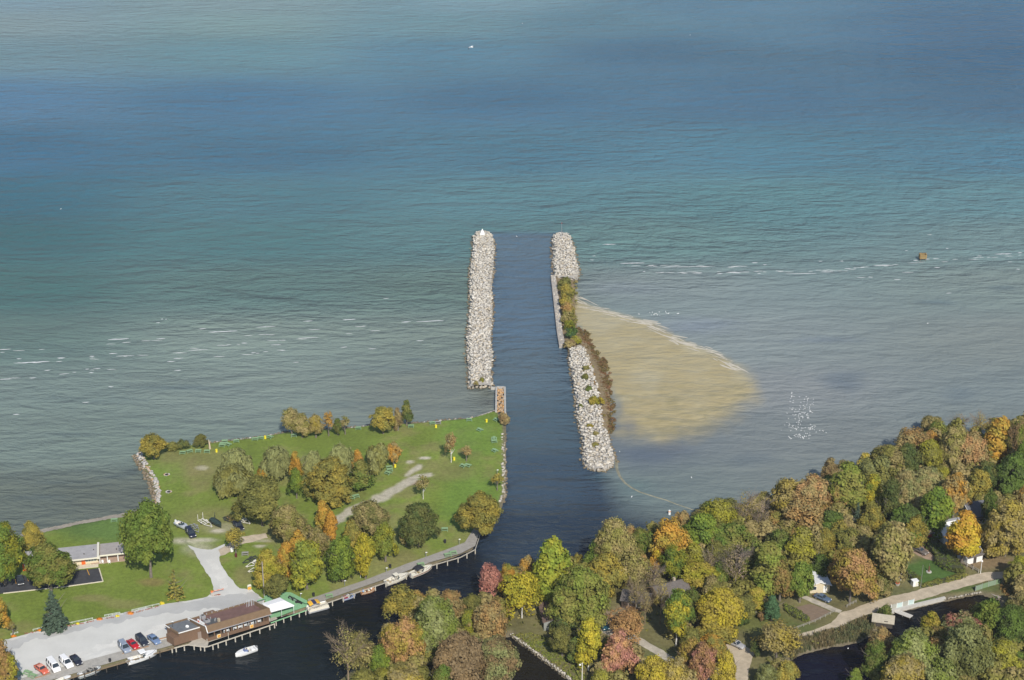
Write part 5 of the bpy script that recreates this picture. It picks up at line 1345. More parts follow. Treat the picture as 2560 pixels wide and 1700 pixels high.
# weeds, reeds and undergrowth: leaf clumps nobody could count
def scatter(name, pts, cols, leaf, per, spread, hgt, hang=False, asp=1.0):
    """pts: (x, y, z); one joined mass of leaves, hue by clump"""
    P_, N_, S_, C_ = [], [], [], []
    for x, y, z in pts:
        n = per; d = unit(n); d[:, 2] = abs(d[:, 2])
        rr = NP.uniform(.3, 1, n)
        P_.append(np.array([x, y, z]) + d * rr[:, None] * np.array([spread, spread, hgt]) * NP.uniform(.6, 1.3))
        if hang:
            nn = np.stack([NP.normal(size=n), NP.normal(size=n), np.zeros(n) + .05], 1)
        else: nn = d + NP.normal(size=(n, 3)) * .4 + (0, 0, .3)
        N_.append(nn / np.linalg.norm(nn, axis=1)[:, None]); S_.append(leaf * NP.uniform(.6, 1.4, n)); C_.append(np.full(n, NP.rand()))
    o = link(name, leaves_mesh(name, np.concatenate(P_), np.concatenate(N_), np.concatenate(S_), np.concatenate(C_), asp, hang))
    o.color = (*CL[cols[0]], 1); o['tint'] = list(CL[cols[1]])
    return tag(o, kind='stuff')
def in_poly(poly, n, z=.5, acc=None):
    w = W2(poly, z); xs_ = [a for a, b in w]; ys_ = [b for a, b in w]
    X, Y = NP.uniform(min(xs_), max(xs_), n * 4), NP.uniform(min(ys_), max(ys_), n * 4)
    ok = poly_sd(X, Y, w) > 0
    X, Y = X[ok][:n], Y[ok][:n]
    return X, Y
X, Y = in_poly([(1443, 812), (1472, 828), (1485, 866), (1516, 902), (1528, 940), (1527, 973), (1537, 1024), (1537, 1055), (1531, 1085), (1516, 1082), (1511, 1010), (1499, 960), (1488, 915), (1470, 885), (1455, 868), (1440, 840)], 420)
CL['marsh'] = (.25, .135, .070); CL['marsh2'] = (.20, .165, .065)
scatter('marsh_weeds', [(x, y, .25) for x, y in zip(X, Y)], ('marsh', 'marsh2'), .30, 26, .8, .5)
X, Y = in_poly([(1398, 700), (1442, 705), (1442, 812), (1440, 868), (1410, 868), (1404, 800)], 120)
scatter('spit_weeds', [(x, y, .6) for x, y in zip(X, Y)], ('olive', 'tan'), .34, 22, .8, .8)
X, Y = in_poly([(1448, 885), (1478, 905), (1490, 935), (1500, 975), (1512, 1036), (1514, 1075), (1490, 1075), (1468, 960), (1452, 900)], 70)
scatter('jetty_weeds', [(x, y, 1.1) for x, y in zip(X, Y)], ('olive', 'rust'), .3, 14, .5, .5)
CL['reed'] = (.165, .185, .090); CL['reed2'] = (.26, .21, .11)
X, Y = in_poly([(1985, 1603), (2060, 1584), (2100, 1572), (2160, 1548), (2196, 1545), (2190, 1574), (2148, 1600), (2050, 1618), (2000, 1632), (1978, 1650), (1960, 1640)], 520)
scatter('reeds', [(x, y, .5) for x, y in zip(X, Y)], ('reed', 'reed2'), .14, 26, .6, 1.3, True, 6.0)
X, Y = in_poly([(2505, 1450), (2600, 1440), (2700, 1470), (2600, 1520), (2520, 1500), (2500, 1475)], 260)
scatter('brown_reeds', [(x, y, .7) for x, y in zip(X, Y)], ('tan', 'rust'), .16, 24, .6, 1.1, True, 5.0)
# low growth on the wood floor
Xs, Ys = NP.uniform(-60, 240, 5200), NP.uniform(258, 470, 5200)
pX, pY = proj(Xs, Ys, GZ)
ok = (np.minimum(poly_sd(Xs, Ys, wE), -poly_sd(Xs, Ys, wP)) > .8) & (pX > 700) & (pX < 2760)
for cl in [[(2255, 1390), (2320, 1385), (2400, 1440), (2380, 1475), (2270, 1470)], [(1955, 1600), (2100, 1530), (2283, 1478), (2459, 1431), (2720, 1390), (2720, 1430), (2488, 1452), (2283, 1508), (2096, 1574), (1955, 1612)],
           [(1795, 1600), (1890, 1600), (1900, 1720), (1800, 1740)], [(1480, 1530), (1560, 1525), (1600, 1580), (1740, 1670), (1700, 1710), (1500, 1590)], [(1955, 1500), (2030, 1470), (2120, 1535), (2030, 1585), (1880, 1610), (1830, 1570), (1880, 1535)],
           [(2255, 1345), (2345, 1355), (2345, 1410), (2270, 1400)], [(2410, 1385), (2580, 1380), (2580, 1440), (2420, 1440)], [(2060, 1480), (2260, 1470), (2260, 1500), (2080, 1530)], [(1275, 1590), (1400, 1600), (1460, 1720), (1420, 1720)], [(1560, 1440), (1740, 1440), (1740, 1530), (1560, 1530)],
           [(2200, 1500), (2480, 1450), (2500, 1480), (2230, 1545)], [(2160, 1540), (2245, 1540), (2245, 1575), (2160, 1575)]]:
    ok &= poly_sd(Xs, Ys, W2(cl, GZ)) < 0
sel = np.where(ok)[0]
half = len(sel) // 2
scatter('undergrowth', [(Xs[i], Ys[i], GZ) for i in sel[:half]], ('dkolive', 'olive'), .38, 12, .9, 1.1)
scatter('undergrowth', [(Xs[i], Ys[i], GZ) for i in sel[half:]], ('olive', 'tan'), .36, 10, .8, .7)
X, Y = in_poly([(1280, 1590), (1330, 1585), (1420, 1620), (1470, 1710), (1428, 1698), (1350, 1636)], 260)
scatter('bank_grass', [(x, y, GZ - .05) for x, y in zip(X, Y)], ('olive', 'mid'), .26, 14, .6, .45)
def hedge(poly, h, label, n, c=('green', 'dkolive')):
    X, Y = in_poly(poly, n, GZ)
    mb = MB()
    w = W2(poly, GZ); cx, cy = sum(a for a, b in w) / len(w), sum(b for a, b in w) / len(w)
    mb.prism([(a * .9 + cx * .1, b * .9 + cy * .1) for a, b in w], GZ - .05, GZ + h * .8)
    t = thing('hedge', label, 'hedge', (cx, cy, GZ), 0, 'hedges')
    body = mb.build('branches', mat('hedge_wood', (.05, .055, .025), .95), t); body.location = (-cx, -cy, -GZ)
    P_, N_ = [], []
    for x, y in zip(X, Y):
        d = unit(10); d[:, 2] = abs(d[:, 2])
        P_.append(np.array([x - cx, y - cy, h * NP.uniform(.25, .85)]) + d * np.array([.45, .45, .3])); N_.append(d)
    p, nn = np.concatenate(P_), np.concatenate(N_)
    o = link('leaves', leaves_mesh('hedge_leaves', p, nn, .24 * NP.uniform(.7, 1.3, len(p)), NP.rand(len(p))), t)
    o.color = (*CL[c[0]], 1); o['tint'] = list(CL[c[1]])
hedge([(2309, 1352), (2325, 1350), (2352, 1376), (2380, 1398), (2408, 1424), (2412, 1436), (2392, 1436), (2360, 1428), (2336, 1412), (2337, 1392), (2312, 1370)], 1.9, 'long thick green hedge between the lawn and the golden tree', 520)
hedge([(2262, 1430), (2272, 1430), (2300, 1448), (2299, 1466), (2290, 1462), (2266, 1442)], 1.3, 'short trimmed hedge ending at the small white box', 120)
hedge([(2302, 1464), (2340, 1452), (2400, 1438), (2412, 1440), (2412, 1446), (2345, 1462), (2304, 1472)], .6, 'low front hedge along the gravel road verge', 170, ('mid', 'olive'))
hedge([(1962, 1516), (1976, 1520), (2000, 1532), (2026, 1553), (2014, 1556), (1985, 1546), (1964, 1530)], 1.1, 'shaggy low hedge beside the tilled garden bed', 150, ('mid', 'dkolive'))
# ---------------------------------------------------------------- buildings
GLASS = mat('window_glass', (.03, .04, .05), .08)
ORANGE = mat('orange_door', (.72, .13, .02), .5)
CREAM = mat('cream_wall', (.62, .54, .38), .8, .06, 2)
ROOFG = mat('flat_roof_felt', (.34, .33, .33), .95, .16, .7)
TRIMC = mat('cream_trim', (.70, .67, .56), .7)
DARKW = mat('dark_wood', (.06, .05, .04), .8, .3, 3)

class Frame:
    """local axes of a building: x along its front, y away from the camera"""
    def __init__(s, a, b, z):
        s.o = P(*a, z); d = P(*b, z) - s.o; s.L = d.length; s.rz = math.atan2(d.y, d.x); s.z = z
    def loc(s, px, py, z=None):
        q = P(px, py, s.z if z is None else z) - s.o
        c, n = math.cos(s.rz), math.sin(s.rz)
        return q.x * c + q.y * n, -q.x * n + q.y * c
fr = Frame((60, 1414), (246, 1394), 3.45)
mo = thing('motel', 'low flat roofed motel with orange doors beside the lake', 'motel', (fr.o.x, fr.o.y, GZ), fr.rz)
Lm, Dm = fr.L, fr.loc(180, 1367, 3.6)[1]
x2 = fr.loc(345, 1384, 3.45)[0]; xs_ = fr.loc(247, 1392, 3.45)[0]
yR = fr.loc(270, 1387, 3.45)[1]
MB().box((Lm / 2, Dm / 2 + .7, 1.2), (Lm - .3, Dm - 1.9, 2.4)).build('wall', CREAM, mo)
MB().box(((xs_ + x2) / 2, Dm / 2 + 1.2, 1.2), (x2 - xs_ - .3, Dm - 3.3, 2.4)).build('wall', mat('shaded_brick', (.30, .22, .17), .9, .2, 2), mo)  # brick tone darkened to carry the shade behind the porch
MB().box((Lm / 2, Dm / 2, 2.62), (Lm, Dm, .3)).build('roof', ROOFG, mo)
MB().box(((xs_ + x2) / 2 + .3, (Dm + yR) / 2, 2.56), (x2 - xs_, Dm - yR, .26)).build('roof', mat('flat_roof_gravel', (.33, .30, .28), .95, .15, .8), mo)
MB().box((Lm / 2, -.06, 2.55), (Lm, .12, .42)).build('fascia', TRIMC, mo)
MB().box(((xs_ + x2) / 2 + .3, yR - .06, 2.5), (x2 - xs_, .12, .42)).build('fascia', TRIMC, mo)
MB().box((xs_ - .15, Dm / 2 - .1, 2.75), (.55, Dm + .6, .8)).build('party_wall', TRIMC, mo)
for px in (62, 208):
    xx = fr.loc(px, 1412, 2.0)[0]
    d = MB().box((xx, 1.62, 1.05), (1.0, .1, 2.05)).build('door', ORANGE, mo)
    MB().box((xx + .38, 1.55, 1.0), (.06, .06, .12)).build('handle', mat('galvanised', (0, 0, 0)), d)
for px0, px1 in ((213.5, 241), (78, 92), (110, 135), (150, 180)):
    a, c = fr.loc(px0, 1412, 2.0)[0], fr.loc(px1, 1412, 2.0)[0]
    w = MB().box(((a + c) / 2, 1.63, 1.35), (c - a, .08, 1.25)).build('window', TRIMC, mo)
    n = 4
    for i in range(n):
        MB().box((a + (c - a) * (i + .5) / n, 1.58, 1.35), ((c - a) / n - .12, .05, 1.1)).build('pane', mat('pale_pane', (.16, .22, .21), .15), w)
xx = fr.loc(288, 1398, 2.0)[0]
MB().box((xx, yR + 2.55, 1.05), (1.1, .12, 2.05)).build('door', ORANGE, mo)
for px in (250, 269, 295.5):
    MB().box((fr.loc(px, 1405, 1.5)[0], yR + .35, 1.2), (.22, .22, 2.4)).build('post', WHITE, mo)
MB().box((fr.loc(272, 1405, 1)[0], yR + 1.4, .08), (x2 - xs_ - 1, 2.6, .16)).build('porch_floor', mat('porch_brick', (.40, .29, .22), .9, .15, 2), mo)
MB().box((Lm / 2 + 1, .4, .06), (Lm - 2.5, 1.9, .12)).build('walkway', mat('pale_walk', (.60, .54, .42), .9, .1, 2), mo)
for x_, y_ in ((3.5, 2), (9, 3.5), (15.5, 2.2), (18, 4), (24, 3)):
    MB().tube((x_, y_, 2.7), (x_, y_, 3.05), .14).build('roof_vent', DARKW, mo)
for px in (257, 274):
    q = P(px, 1409); c = thing('porch_chair', 'white chair on the motel porch beside %s' % ('the party wall' if px < 260 else 'the middle post'), 'chair', q, .3, 'white porch chairs')
    MB().box((0, 0, .42), (.5, .5, .06)).build('seat', WHITE, c); MB().box((0, .24, .75), (.5, .06, .6)).build('backrest', WHITE, c)
    for sx in (-1, 1):
        for sy in (-1, 1): MB().box((sx * .21, sy * .2, .2), (.05, .05, .4)).build('leg', WHITE, c)
kb = MB()
for a, c in (((8, 1484), (89, 1475)), ((89, 1475), (168, 1466.5)), ((168, 1466.5), (257.5, 1454)), ((257.5, 1454), (247.5, 1421))):
    kb.bar(P(*a) + Vector((0, 0, .06)), P(*c) + Vector((0, 0, .06)), .28, .2)
tag(kb.build('kerb', mat('pale_walk', (0, 0, 0))), kind='structure')
yl = MB()
for a, c in (((217.5, 1423.5), (223.5, 1438)), ((38, 1448), (40.5, 1459)), ((7, 1451), (9, 1460)), ((68.5, 1446), (71, 1453))):
    p, q = P(*a), P(*c); d = (q - p).normalized(); n_ = Vector((-d.y, d.x, 0)) * .09
    yl.add([p + n_ + Vector((0, 0, .036)), p - n_ + Vector((0, 0, .036)), q - n_ + Vector((0, 0, .036)), q + n_ + Vector((0, 0, .036))], [(0, 1, 2, 3)])
tag(yl.build('parking_markings', mat('yellow_line', (.55, .28, .03), .8)), kind='structure')

# riverside restaurant on its deck
DZ = 1.15
fr = Frame((519.5, 1604), (673.6, 1558.5), DZ)
rs = thing('riverside_restaurant', 'brown flat roofed riverside restaurant standing on a timber deck', 'restaurant', (fr.o.x, fr.o.y, DZ), fr.rz)
BRN = mat('brown_siding', (.165, .100, .062), .85, .12, 1.5, stretch=(6, 6, .6))
BRN2 = mat('brown_mansard', (.175, .115, .066), .9, .12, 1.2)
RED = mat('red_brown_roof', (.150, .085, .072), .95, .2, .8)
LR, DR, SK = fr.L, 6.6, .30
def skew(mb):
    mb.v = [(x - SK * y, y, z) for x, y, z in mb.v]; return mb
def rpart(nm, mb, m, parent=rs): return skew(mb).build(nm, m, parent)
rpart('wall', MB().box((LR / 2, .10, .48), (LR, .2, .96)), BRN)
rpart('wall', MB().box((LR / 2, DR - .1, 1.5), (LR, .2, 3.0)), BRN)
rpart('wall', MB().box((.1, DR / 2, 1.3), (.2, DR - .4, 2.6)), BRN)
rpart('wall', MB().box((LR - .1, DR / 2, 1.3), (.2, DR - .4, 2.6)), BRN)
rpart('floor', MB().box((LR / 2, DR / 2, .05), (LR - .4, DR - .4, .1)), DARKW)
rpart('back_partition', MB().box((LR / 2, 2.6, 1.4), (LR - .5, .15, 2.7)), DARKW)
for x_ in (.15, 1.9, 3.6, 4.9, 6.4, 8.0, 9.6, 11.4, 13.2, 15.0, LR - .15):
    rpart('post', MB().box((x_, .1, 1.93), (.22, .2, 1.94)), BRN)
rpart('roof', MB().box((LR / 2, DR / 2 + .3, 3.35), (LR - .8, DR - 1.4, .2)), RED)
md = MB()
md.add([(-.3, -.62, 2.9), (LR + .3, -.62, 2.9), (LR + .2, -.15, 4.6), (-.2, -.15, 4.6), (-.2, .1, 4.6), (LR + .2, .1, 4.6), (LR + .2, .1, 3.4), (-.2, .1, 3.4), (-.3, .3, 2.9), (LR + .3, .3, 2.9)],
       [(0, 1, 2, 3), (3, 2, 5, 4), (4, 5, 6, 7), (7, 6, 9, 8), (8, 9, 1, 0), (0, 3, 4, 7, 8), (1, 9, 6, 5, 2)])
rpart('mansard', md, BRN2)
rpart('eave', MB().box((LR / 2, -.69, 2.87), (LR + .7, .14, .16)), mat('grey_gutter', (.36, .35, .36), .5))
rpart('side_parapet', MB().add([(LR + .1, .12, 2.5), (LR + .1, DR, 2.5), (LR + .1, DR, 4.0), (LR + .1, .12, 4.6), (LR - .15, .12, 2.5), (LR - .15, DR, 2.5), (LR - .15, DR, 4.0), (LR - .15, .12, 4.6)],
      [(0, 1, 2, 3), (7, 6, 5, 4), (0, 3, 7, 4), (1, 5, 6, 2), (3, 2, 6, 7), (0, 4, 5, 1)]), BRN2)
rpart('side_parapet', MB().add([(-.1, .12, 2.5), (-.1, DR, 2.5), (-.1, DR, 3.9), (-.1, .12, 4.6), (.15, .12, 2.5), (.15, DR, 2.5), (.15, DR, 3.9), (.15, .12, 4.6)],
      [(0, 3, 2, 1), (4, 5, 6, 7), (0, 4, 7, 3), (1, 2, 6, 5), (3, 7, 6, 2), (0, 1, 5, 4)]), BRN2)
rpart('gable_trim', MB().bar((-.3, -.7, 2.9), (-.3, -.1, 4.66), .18, .2).bar((-.3, -.1, 4.6), (-.3, DR, 3.95), .18, .2), WHITE)
rpart('back_parapet', MB().box((LR / 2, DR - .15, 3.45), (LR - .6, .18, .55)), BRN2)
for i in range(9):
    rpart('parapet_post', MB().box((4.2 + i * 1.45, DR - .3, 3.85), (.14, .14, .5)), mat('grey_gutter', (0, 0, 0)))
rpart('rear_canopy', MB().box((5.4, DR + .4, 3.5), (2.6, .9, .5)), BRN)
bb = rpart('billboard', MB().box((.05, 2.2, 4.25), (.12, 2.6, 1.5)), WHITE)
rpart('emblem', MB().box((-.03, 3.05, 4.4), (.05, .45, .62)), mat('emblem_red', (.62, .07, .03), .6), bb)
for i, (x_, y_, dx, dy, dz) in enumerate(((2.2, 3.3, 1.3, 1.0, .7), (2.6, 5.4, 1.0, .9, .9))):
    u = rpart('roof_unit', MB().box((x_, y_, 3.45 + dz / 2), (dx, dy, dz)), mat('unit_grey', (.30, .30, .31), .5))
    rpart('fan', MB().tube((x_, y_, 3.45 + dz), (x_, y_, 3.6 + dz), .3, .3, 10), DARKW, u)
for x_, y_ in ((3.9, 2.6), (4.3, 3.0), (3.7, 4.0)):
    rpart('vent_pipe', MB().tube((x_, y_, 3.4), (x_, y_, 4.1), .12), mat('unit_grey', (0, 0, 0)))
rpart('chimney', MB().box((4.5, 2.0, 3.9), (.5, .5, 1.0)), mat('chimney_tan', (.40, .34, .25), .9))
rpart('flagpole', MB().tube((.3, 2.8, 3.4), (.3, 2.8, 6.2), .05), WHITE)
rpart('roof_patch', MB().box((3.4, 3.0, 3.47), (3.6, 2.2, .03)), mat('felt_dark', (.075, .08, .085), .9))
for x_ in (13.9, 14.7, 15.3):
    rpart('ladder', MB().bar((x_, 4.8, 3.5), (x_ + .6, 5.5, 4.9), .07, .07).bar((x_ + .35, 4.6, 3.5), (x_ + .95, 5.3, 4.9), .07, .07), mat('galvanised', (0, 0, 0)))
YB = mat('yellow_board', (.74, .45, .08), .6)
for x_ in (2.9, 11.6):
    s_ = rpart('notice_board', MB().box((x_, -.07, .75), (.95, .08, .95)), TRIMC)
    rpart('panel', MB().box((x_, -.13, .75), (.8, .04, .8)), YB, s_)
    rpart('print', MB().box((x_, -.16, .78), (.42, .03, .34)), mat('board_print', (.62, .20, .04), .6), s_)
WT = mat('table_white', (.78, .80, .80), .5)
for i, x_ in enumerate((5.6, 8.1, 9.0, 10.4, 12.2, 14.1)):
    t = thing('dining_table', 'white table with chairs in the %s open bay of the restaurant' % ('first', 'second', 'third', 'fourth', 'fifth', 'last')[i], 'table', fr.o + Matrix.Rotation(fr.rz, 3, 'Z') @ Vector((x_ - SK * .9, .95, .1)), fr.rz, 'white tables behind the restaurant rail')
    MB().tube((0, 0, .95), (0, 0, 1.02), .55, .55, 10).build('table_top', WT, t)
    MB().tube((0, 0, 0), (0, 0, .95), .06).build('leg', DARKW, t)
    MB().box((.65, .1, .75), (.1, .45, .9)).build('chair', WT, t)
    MB().box((-.65, .1, .75), (.1, .45, .9)).build('chair', mat('table_yellow', (.7, .62, .08), .5) if i == 2 else WT, t)
# lower wing at the car park end
x0, y0 = fr.loc(456, 1609); x1 = -.2
wl_ = rpart('wing_wall', MB().box(((x0 + x1) / 2, y0 + 2.4, 1.55), (x1 - x0, 4.8, 3.1)), BRN)
rpart('wing_roof', MB().box(((x0 + x1) / 2, y0 + 2.5, 3.2), (x1 - x0 - .4, 4.5, .14)), mat('felt_grey', (.13, .14, .15), .9, .2, 1))
rpart('wing_parapet', MB().bar((x0 - .1, y0 - .1, 3.2), (x1, y0 - .1, 3.2), .3, .5).bar((x0 - .1, y0, 3.2), (x0 - .1, y0 + 5, 3.2), .3, .5).bar((x0, y0 + 5, 3.2), (x1, y0 + 5, 3.2), .3, .6), BRN2)
rpart('wing_trim', MB().bar((x0 - .2, y0 - .28, 3.42), (x1 - .3, y0 - .28, 3.42), .16, .2).bar((x0 - .3, y0 + 3.2, 3.42), (x0 - .3, y0 + 5.1, 3.42), .16, .2), WHITE)
rpart('roof_dome', MB().ball(((x0 + x1) / 2 + .5, y0 + 1.6, 3.4), .42, 10, 6), WHITE)
x3, y3 = fr.loc(443, 1613.5)
rpart('bin_enclosure', MB().box(((x3 + x0) / 2, y3 + 1.6, 1.1), (x0 - x3, 3.0, 2.2)), BRN)
rpart('side_door', MB().box((x1 - .35, y0 - .06, 1.0), (.9, .08, 1.9)), mat('door_grey', (.25, .2, .17), .7))
# deck under it
dk = thing('timber_deck', 'grey timber deck on piles around the brown restaurant', 'deck')
def boards(A, B, z, m, parent, w=.32, gap=.03, th=.1, name='deck_boards'):
    a, la = resample(A, 2); n = max(2, int(max(la, 1) / w)); _, la = resample(A, 2)
    a, la = resample(A, int(la / w) + 2); b, _ = resample(B, len(a))
    mb = MB()
    for i in range(len(a) - 1):
        p, q, r_, s_ = a[i], a[i + 1], b[i + 1], b[i]
        k_ = gap / w
        p, q2 = p.lerp(q, k_), q; s2, r2 = s_.lerp(r_, k_), r_
        dz = R.uniform(-.012, .012)
        vs = [(v.x, v.y, z + dz) for v in (p, q2, r2, s2)] + [(v.x, v.y, z - th) for v in (p, q2, r2, s2)]
        mb.add(vs, [(0, 1, 2, 3), (4, 7, 6, 5), (0, 4, 5, 1), (1, 5, 6, 2), (2, 6, 7, 3), (3, 7, 4, 0)])
    o = mb.build(name, m, parent); return tag(o, kind='stuff')
DECK = mat('grey_deck', (.40, .37, .31), .9, .16, 1.2)
DECK2 = mat('boardwalk_planks', (.305, .285, .255), .9, .16, 1.0)
GREEN = mat('green_deck_paint', (.23, .46, .25), .8, .12, 1.0)
PILE = mat('pale_pile', (.50, .46, .38), .9, .2, 3)
boards([(437, 1608), (500, 1589), (519, 1602), (672, 1556), (690, 1551)], [(436, 1619), (469, 1611), (517, 1616.5), (687, 1559), (694, 1556)], DZ, DECK, dk)
tri = MB(); tp = [P(*q, DZ + .008) for q in ((469, 1611), (500, 1588), (522, 1602), (519, 1616), (512, 1616.5))]
tri.add([(p.x, p.y, p.z) for p in tp] + [(p.x, p.y, p.z - .15) for p in tp], [(0, 1, 2, 3, 4), (9, 8, 7, 6, 5)] + [(i, (i + 1) % 5, 5 + (i + 1) % 5, 5 + i) for i in range(5)])
tri.build('landing', DECK, dk)
e = MB()
for a, c in (((436, 1620), (469, 1612)), ((469, 1612), (512, 1617.5)), ((512, 1617.5), (520, 1616.5)), ((520, 1616.5), (687, 1559.5))):
    e.bar(P(*a, DZ - .12), P(*c, DZ - .12), .15, .25)
e.build('edge_beam', PILE, dk)
def piles(pts, parent, z, r=.15, over=.25):
    for a in pts:
        q = P(*a, z); MB().tube((q.x, q.y, -.8), (q.x, q.y, z + over), r, r, 7).build('pile', PILE, parent)
piles([(430, 1622), (440, 1620), (460.5, 1616.5), (485, 1614.5), (501, 1616), (511, 1618), (532, 1614), (545, 1610), (565, 1603), (588, 1595), (605, 1589), (625, 1582), (649, 1574), (674, 1565), (686, 1560.5)], dk, DZ, .16, -.05)
piles([(518, 1606), (571, 1590)], dk, DZ, .09, 1.0)
# green deck with the tent
gd_ = thing('green_deck', 'green painted deck between the restaurant and the boardwalk', 'deck')
boards([(660, 1500), (690, 1487), (728, 1490), (763, 1508), (768, 1510)], [(677, 1557), (700, 1549), (735, 1535.5), (766, 1525), (770, 1522)], DZ - .02, GREEN, gd_)
e = MB()
e.bar(P(677, 1557.5, DZ - .12), P(767, 1525.5, DZ - .12), .14, .26); e.build('edge_beam', GREEN, gd_)
rl = MB()
for a, c in (((727, 1489), (764, 1508)), ((764, 1508), (784, 1501)), ((643, 1502), (664, 1496))):
    rl.bar(P(*a, DZ + .95), P(*c, DZ + .95), .09, .12); rl.bar(P(*a, DZ + .45), P(*c, DZ + .45), .06, .3)
rl.build('railing', GREEN, gd_)
piles([(690, 1554), (709, 1547), (727, 1540.5), (748, 1533), (764, 1527.5)], gd_, DZ, .15, -.05)
for i, (px, py) in enumerate(((727, 1499), (738, 1503), (747, 1509))):
    m_ = thing('motorcycle', ('silver motorcycle parked closest to the white tent', 'chrome and black motorcycle parked between two others by the tent', 'black motorcycle parked at the end of the green railing')[i], 'motorcycle', P(px, py, DZ), 2.4 + .2 * i, 'motorcycles beside the white tent')
    for sx in (-1, 1):
        w = MB().tube((sx * .72, -.06, .33), (sx * .72, .06, .33), .33, .33, 12).build('wheel', mat('tyre', (.02, .02, .022), .8), m_)
    MB().box((0, 0, .55), (.9, .34, .5), 0, .7).build('engine', mat('chrome', (.55, .56, .58), .25, metallic=.8) if i < 2 else mat('tyre', (0, 0, 0)), m_)
    MB().ball((.2, 0, .85), (.36, .2, .17)).build('tank', mat('bike_black', (.015, .015, .018), .25), m_)
    MB().ball((-.4, 0, .78), (.42, .2, .1)).build('seat', mat('bike_black', (0, 0, 0)), m_)
    MB().bar((.5, -.4, 1.05), (.5, .4, 1.05), .05, .05).tube((.72, 0, .33), (.5, 0, 1.05), .05).build('handlebar', mat('chrome', (0, 0, 0)), m_)
tn = thing('tent', 'bright white marquee canopy over the green deck', 'tent')
zt = DZ + 2.5
c4 = [P(671.5, 1530.5, zt), P(735.5, 1513, zt), P(699.5, 1493.5, zt), P(655.5, 1508, zt)]
ce = sum(c4, Vector()) / 4 + Vector((0, 0, .55)); m0, m1 = (c4[0] + c4[3]) / 2 + Vector((0, 0, .5)), (c4[1] + c4[2]) / 2 + Vector((0, 0, .5))
m0, m1 = m0.lerp(ce, .25), m1.lerp(ce, .25)
can = MB().add([tuple(v) for v in c4] + [tuple(m0), tuple(m1)] + [(v.x, v.y, v.z - .28) for v in c4], [(0, 1, 5, 4), (1, 2, 5), (2, 3, 4, 5), (3, 0, 4), (0, 6, 7, 1), (1, 7, 8, 2), (2, 8, 9, 3), (3, 9, 6, 0)])
can.build('canopy', mat('tent_white', (.86, .86, .86), .7), tn)
for q in c4 + [(c4[0] + c4[1]) / 2, (c4[2] + c4[3]) / 2]:
    q2 = q.lerp(ce, .04); MB().tube((q2.x, q2.y, DZ), (q2.x, q2.y, zt - .1), .05).build('post', WHITE, tn)
# boardwalk along the river
bw = thing('boardwalk', 'long grey plank boardwalk along the river edge of the park', 'boardwalk')
boards([(770, 1507), (793, 1500), (911, 1460), (1015, 1419), (1116, 1383), (1162, 1365), (1187, 1326)], [(772, 1522), (819, 1506.5), (956, 1458.5), (1074, 1414.5), (1151, 1392.5), (1188, 1373), (1203, 1328)], DZ, DECK2, bw, .45)
e = MB()
ol = [(772, 1523), (819, 1507.5), (890, 1482.5), (956, 1459.5), (1074, 1415.5), (1151, 1393.5), (1188, 1374), (1203, 1329)]
for a, c in zip(ol[:-1], ol[1:]): e.bar(P(*a, DZ - .1), P(*c, DZ - .1), .16, .24)
e.build('edge_beam', mat('grey_deck', (0, 0, 0)), bw)
pp, pl_ = resample([(776, 1524), (819, 1509), (890, 1484), (956, 1461), (1074, 1417), (1151, 1395), (1188, 1375.5)], 17, DZ)
for q in pp: MB().tube((q.x, q.y - .05, -.8), (q.x, q.y - .05, DZ + R.choice((-.1, .35))), .15, .15, 7).build('pile', PILE, bw)
# wharf at the car park
wf = thing('wharf', 'plank wharf edging the gravel car park', 'wharf')
boards([(40, 1709), (126, 1685), (306, 1636), (431, 1602)], [(62, 1728), (190, 1690.5), (253, 1672), (436, 1619.5)], DZ - .1, mat('wharf_planks', (.375, .355, .315), .9, .16, 1.0), wf, .45)
e = MB(); ol = [(62, 1729), (190, 1691.5), (253, 1673), (400, 1630.5), (436, 1620.5)]
for a, c in zip(ol[:-1], ol[1:]): e.bar(P(*a, DZ - .25), P(*c, DZ - .25), .16, .28)
e.build('edge_beam', mat('old_wood', (0, 0, 0)), wf)
pp, _ = resample([(100, 1719), (190, 1692.5), (253, 1674), (400, 1631.5)], 12, DZ)
for q in pp: MB().tube((q.x, q.y - .05, -.8), (q.x, q.y - .05, DZ + R.choice((-.2, .5))), .13, .13, 7).build('pile', DARKW, wf)
pk = MB()
for a, c in (((126, 1685.5), (88, 1697)), ((306, 1635.5), (372, 1617)), ((385, 1602), (425, 1592))): pk.bar(P(*a) + Vector((0, 0, .15)), P(*c) + Vector((0, 0, .15)), .22, .22)
tag(pk.build('parking_beams', mat('rusty_beam', (.33, .20, .11), .9)), 'weathered wooden wheel stops along the wharf side of the car park', 'wheel stop')
vm = P(427, 1606, GZ)
v = thing('vending_machine', 'blue vending machine with a white round emblem against the brown wall', 'vending machine', vm, fr.rz + .25)
MB().box((0, 0, .95), (.9, .8, 1.9)).build('cabinet', mat('vending_blue', (.03, .07, .33), .4), v)
MB().box((.15, -.42, 1.1), (.55, .04, 1.3)).build('front_panel', WHITE, v)
MB().tube((.15, -.44, 1.15), (.15, -.47, 1.15), .2, .2, 12).build('emblem', mat('emblem_red', (0, 0, 0)), v)
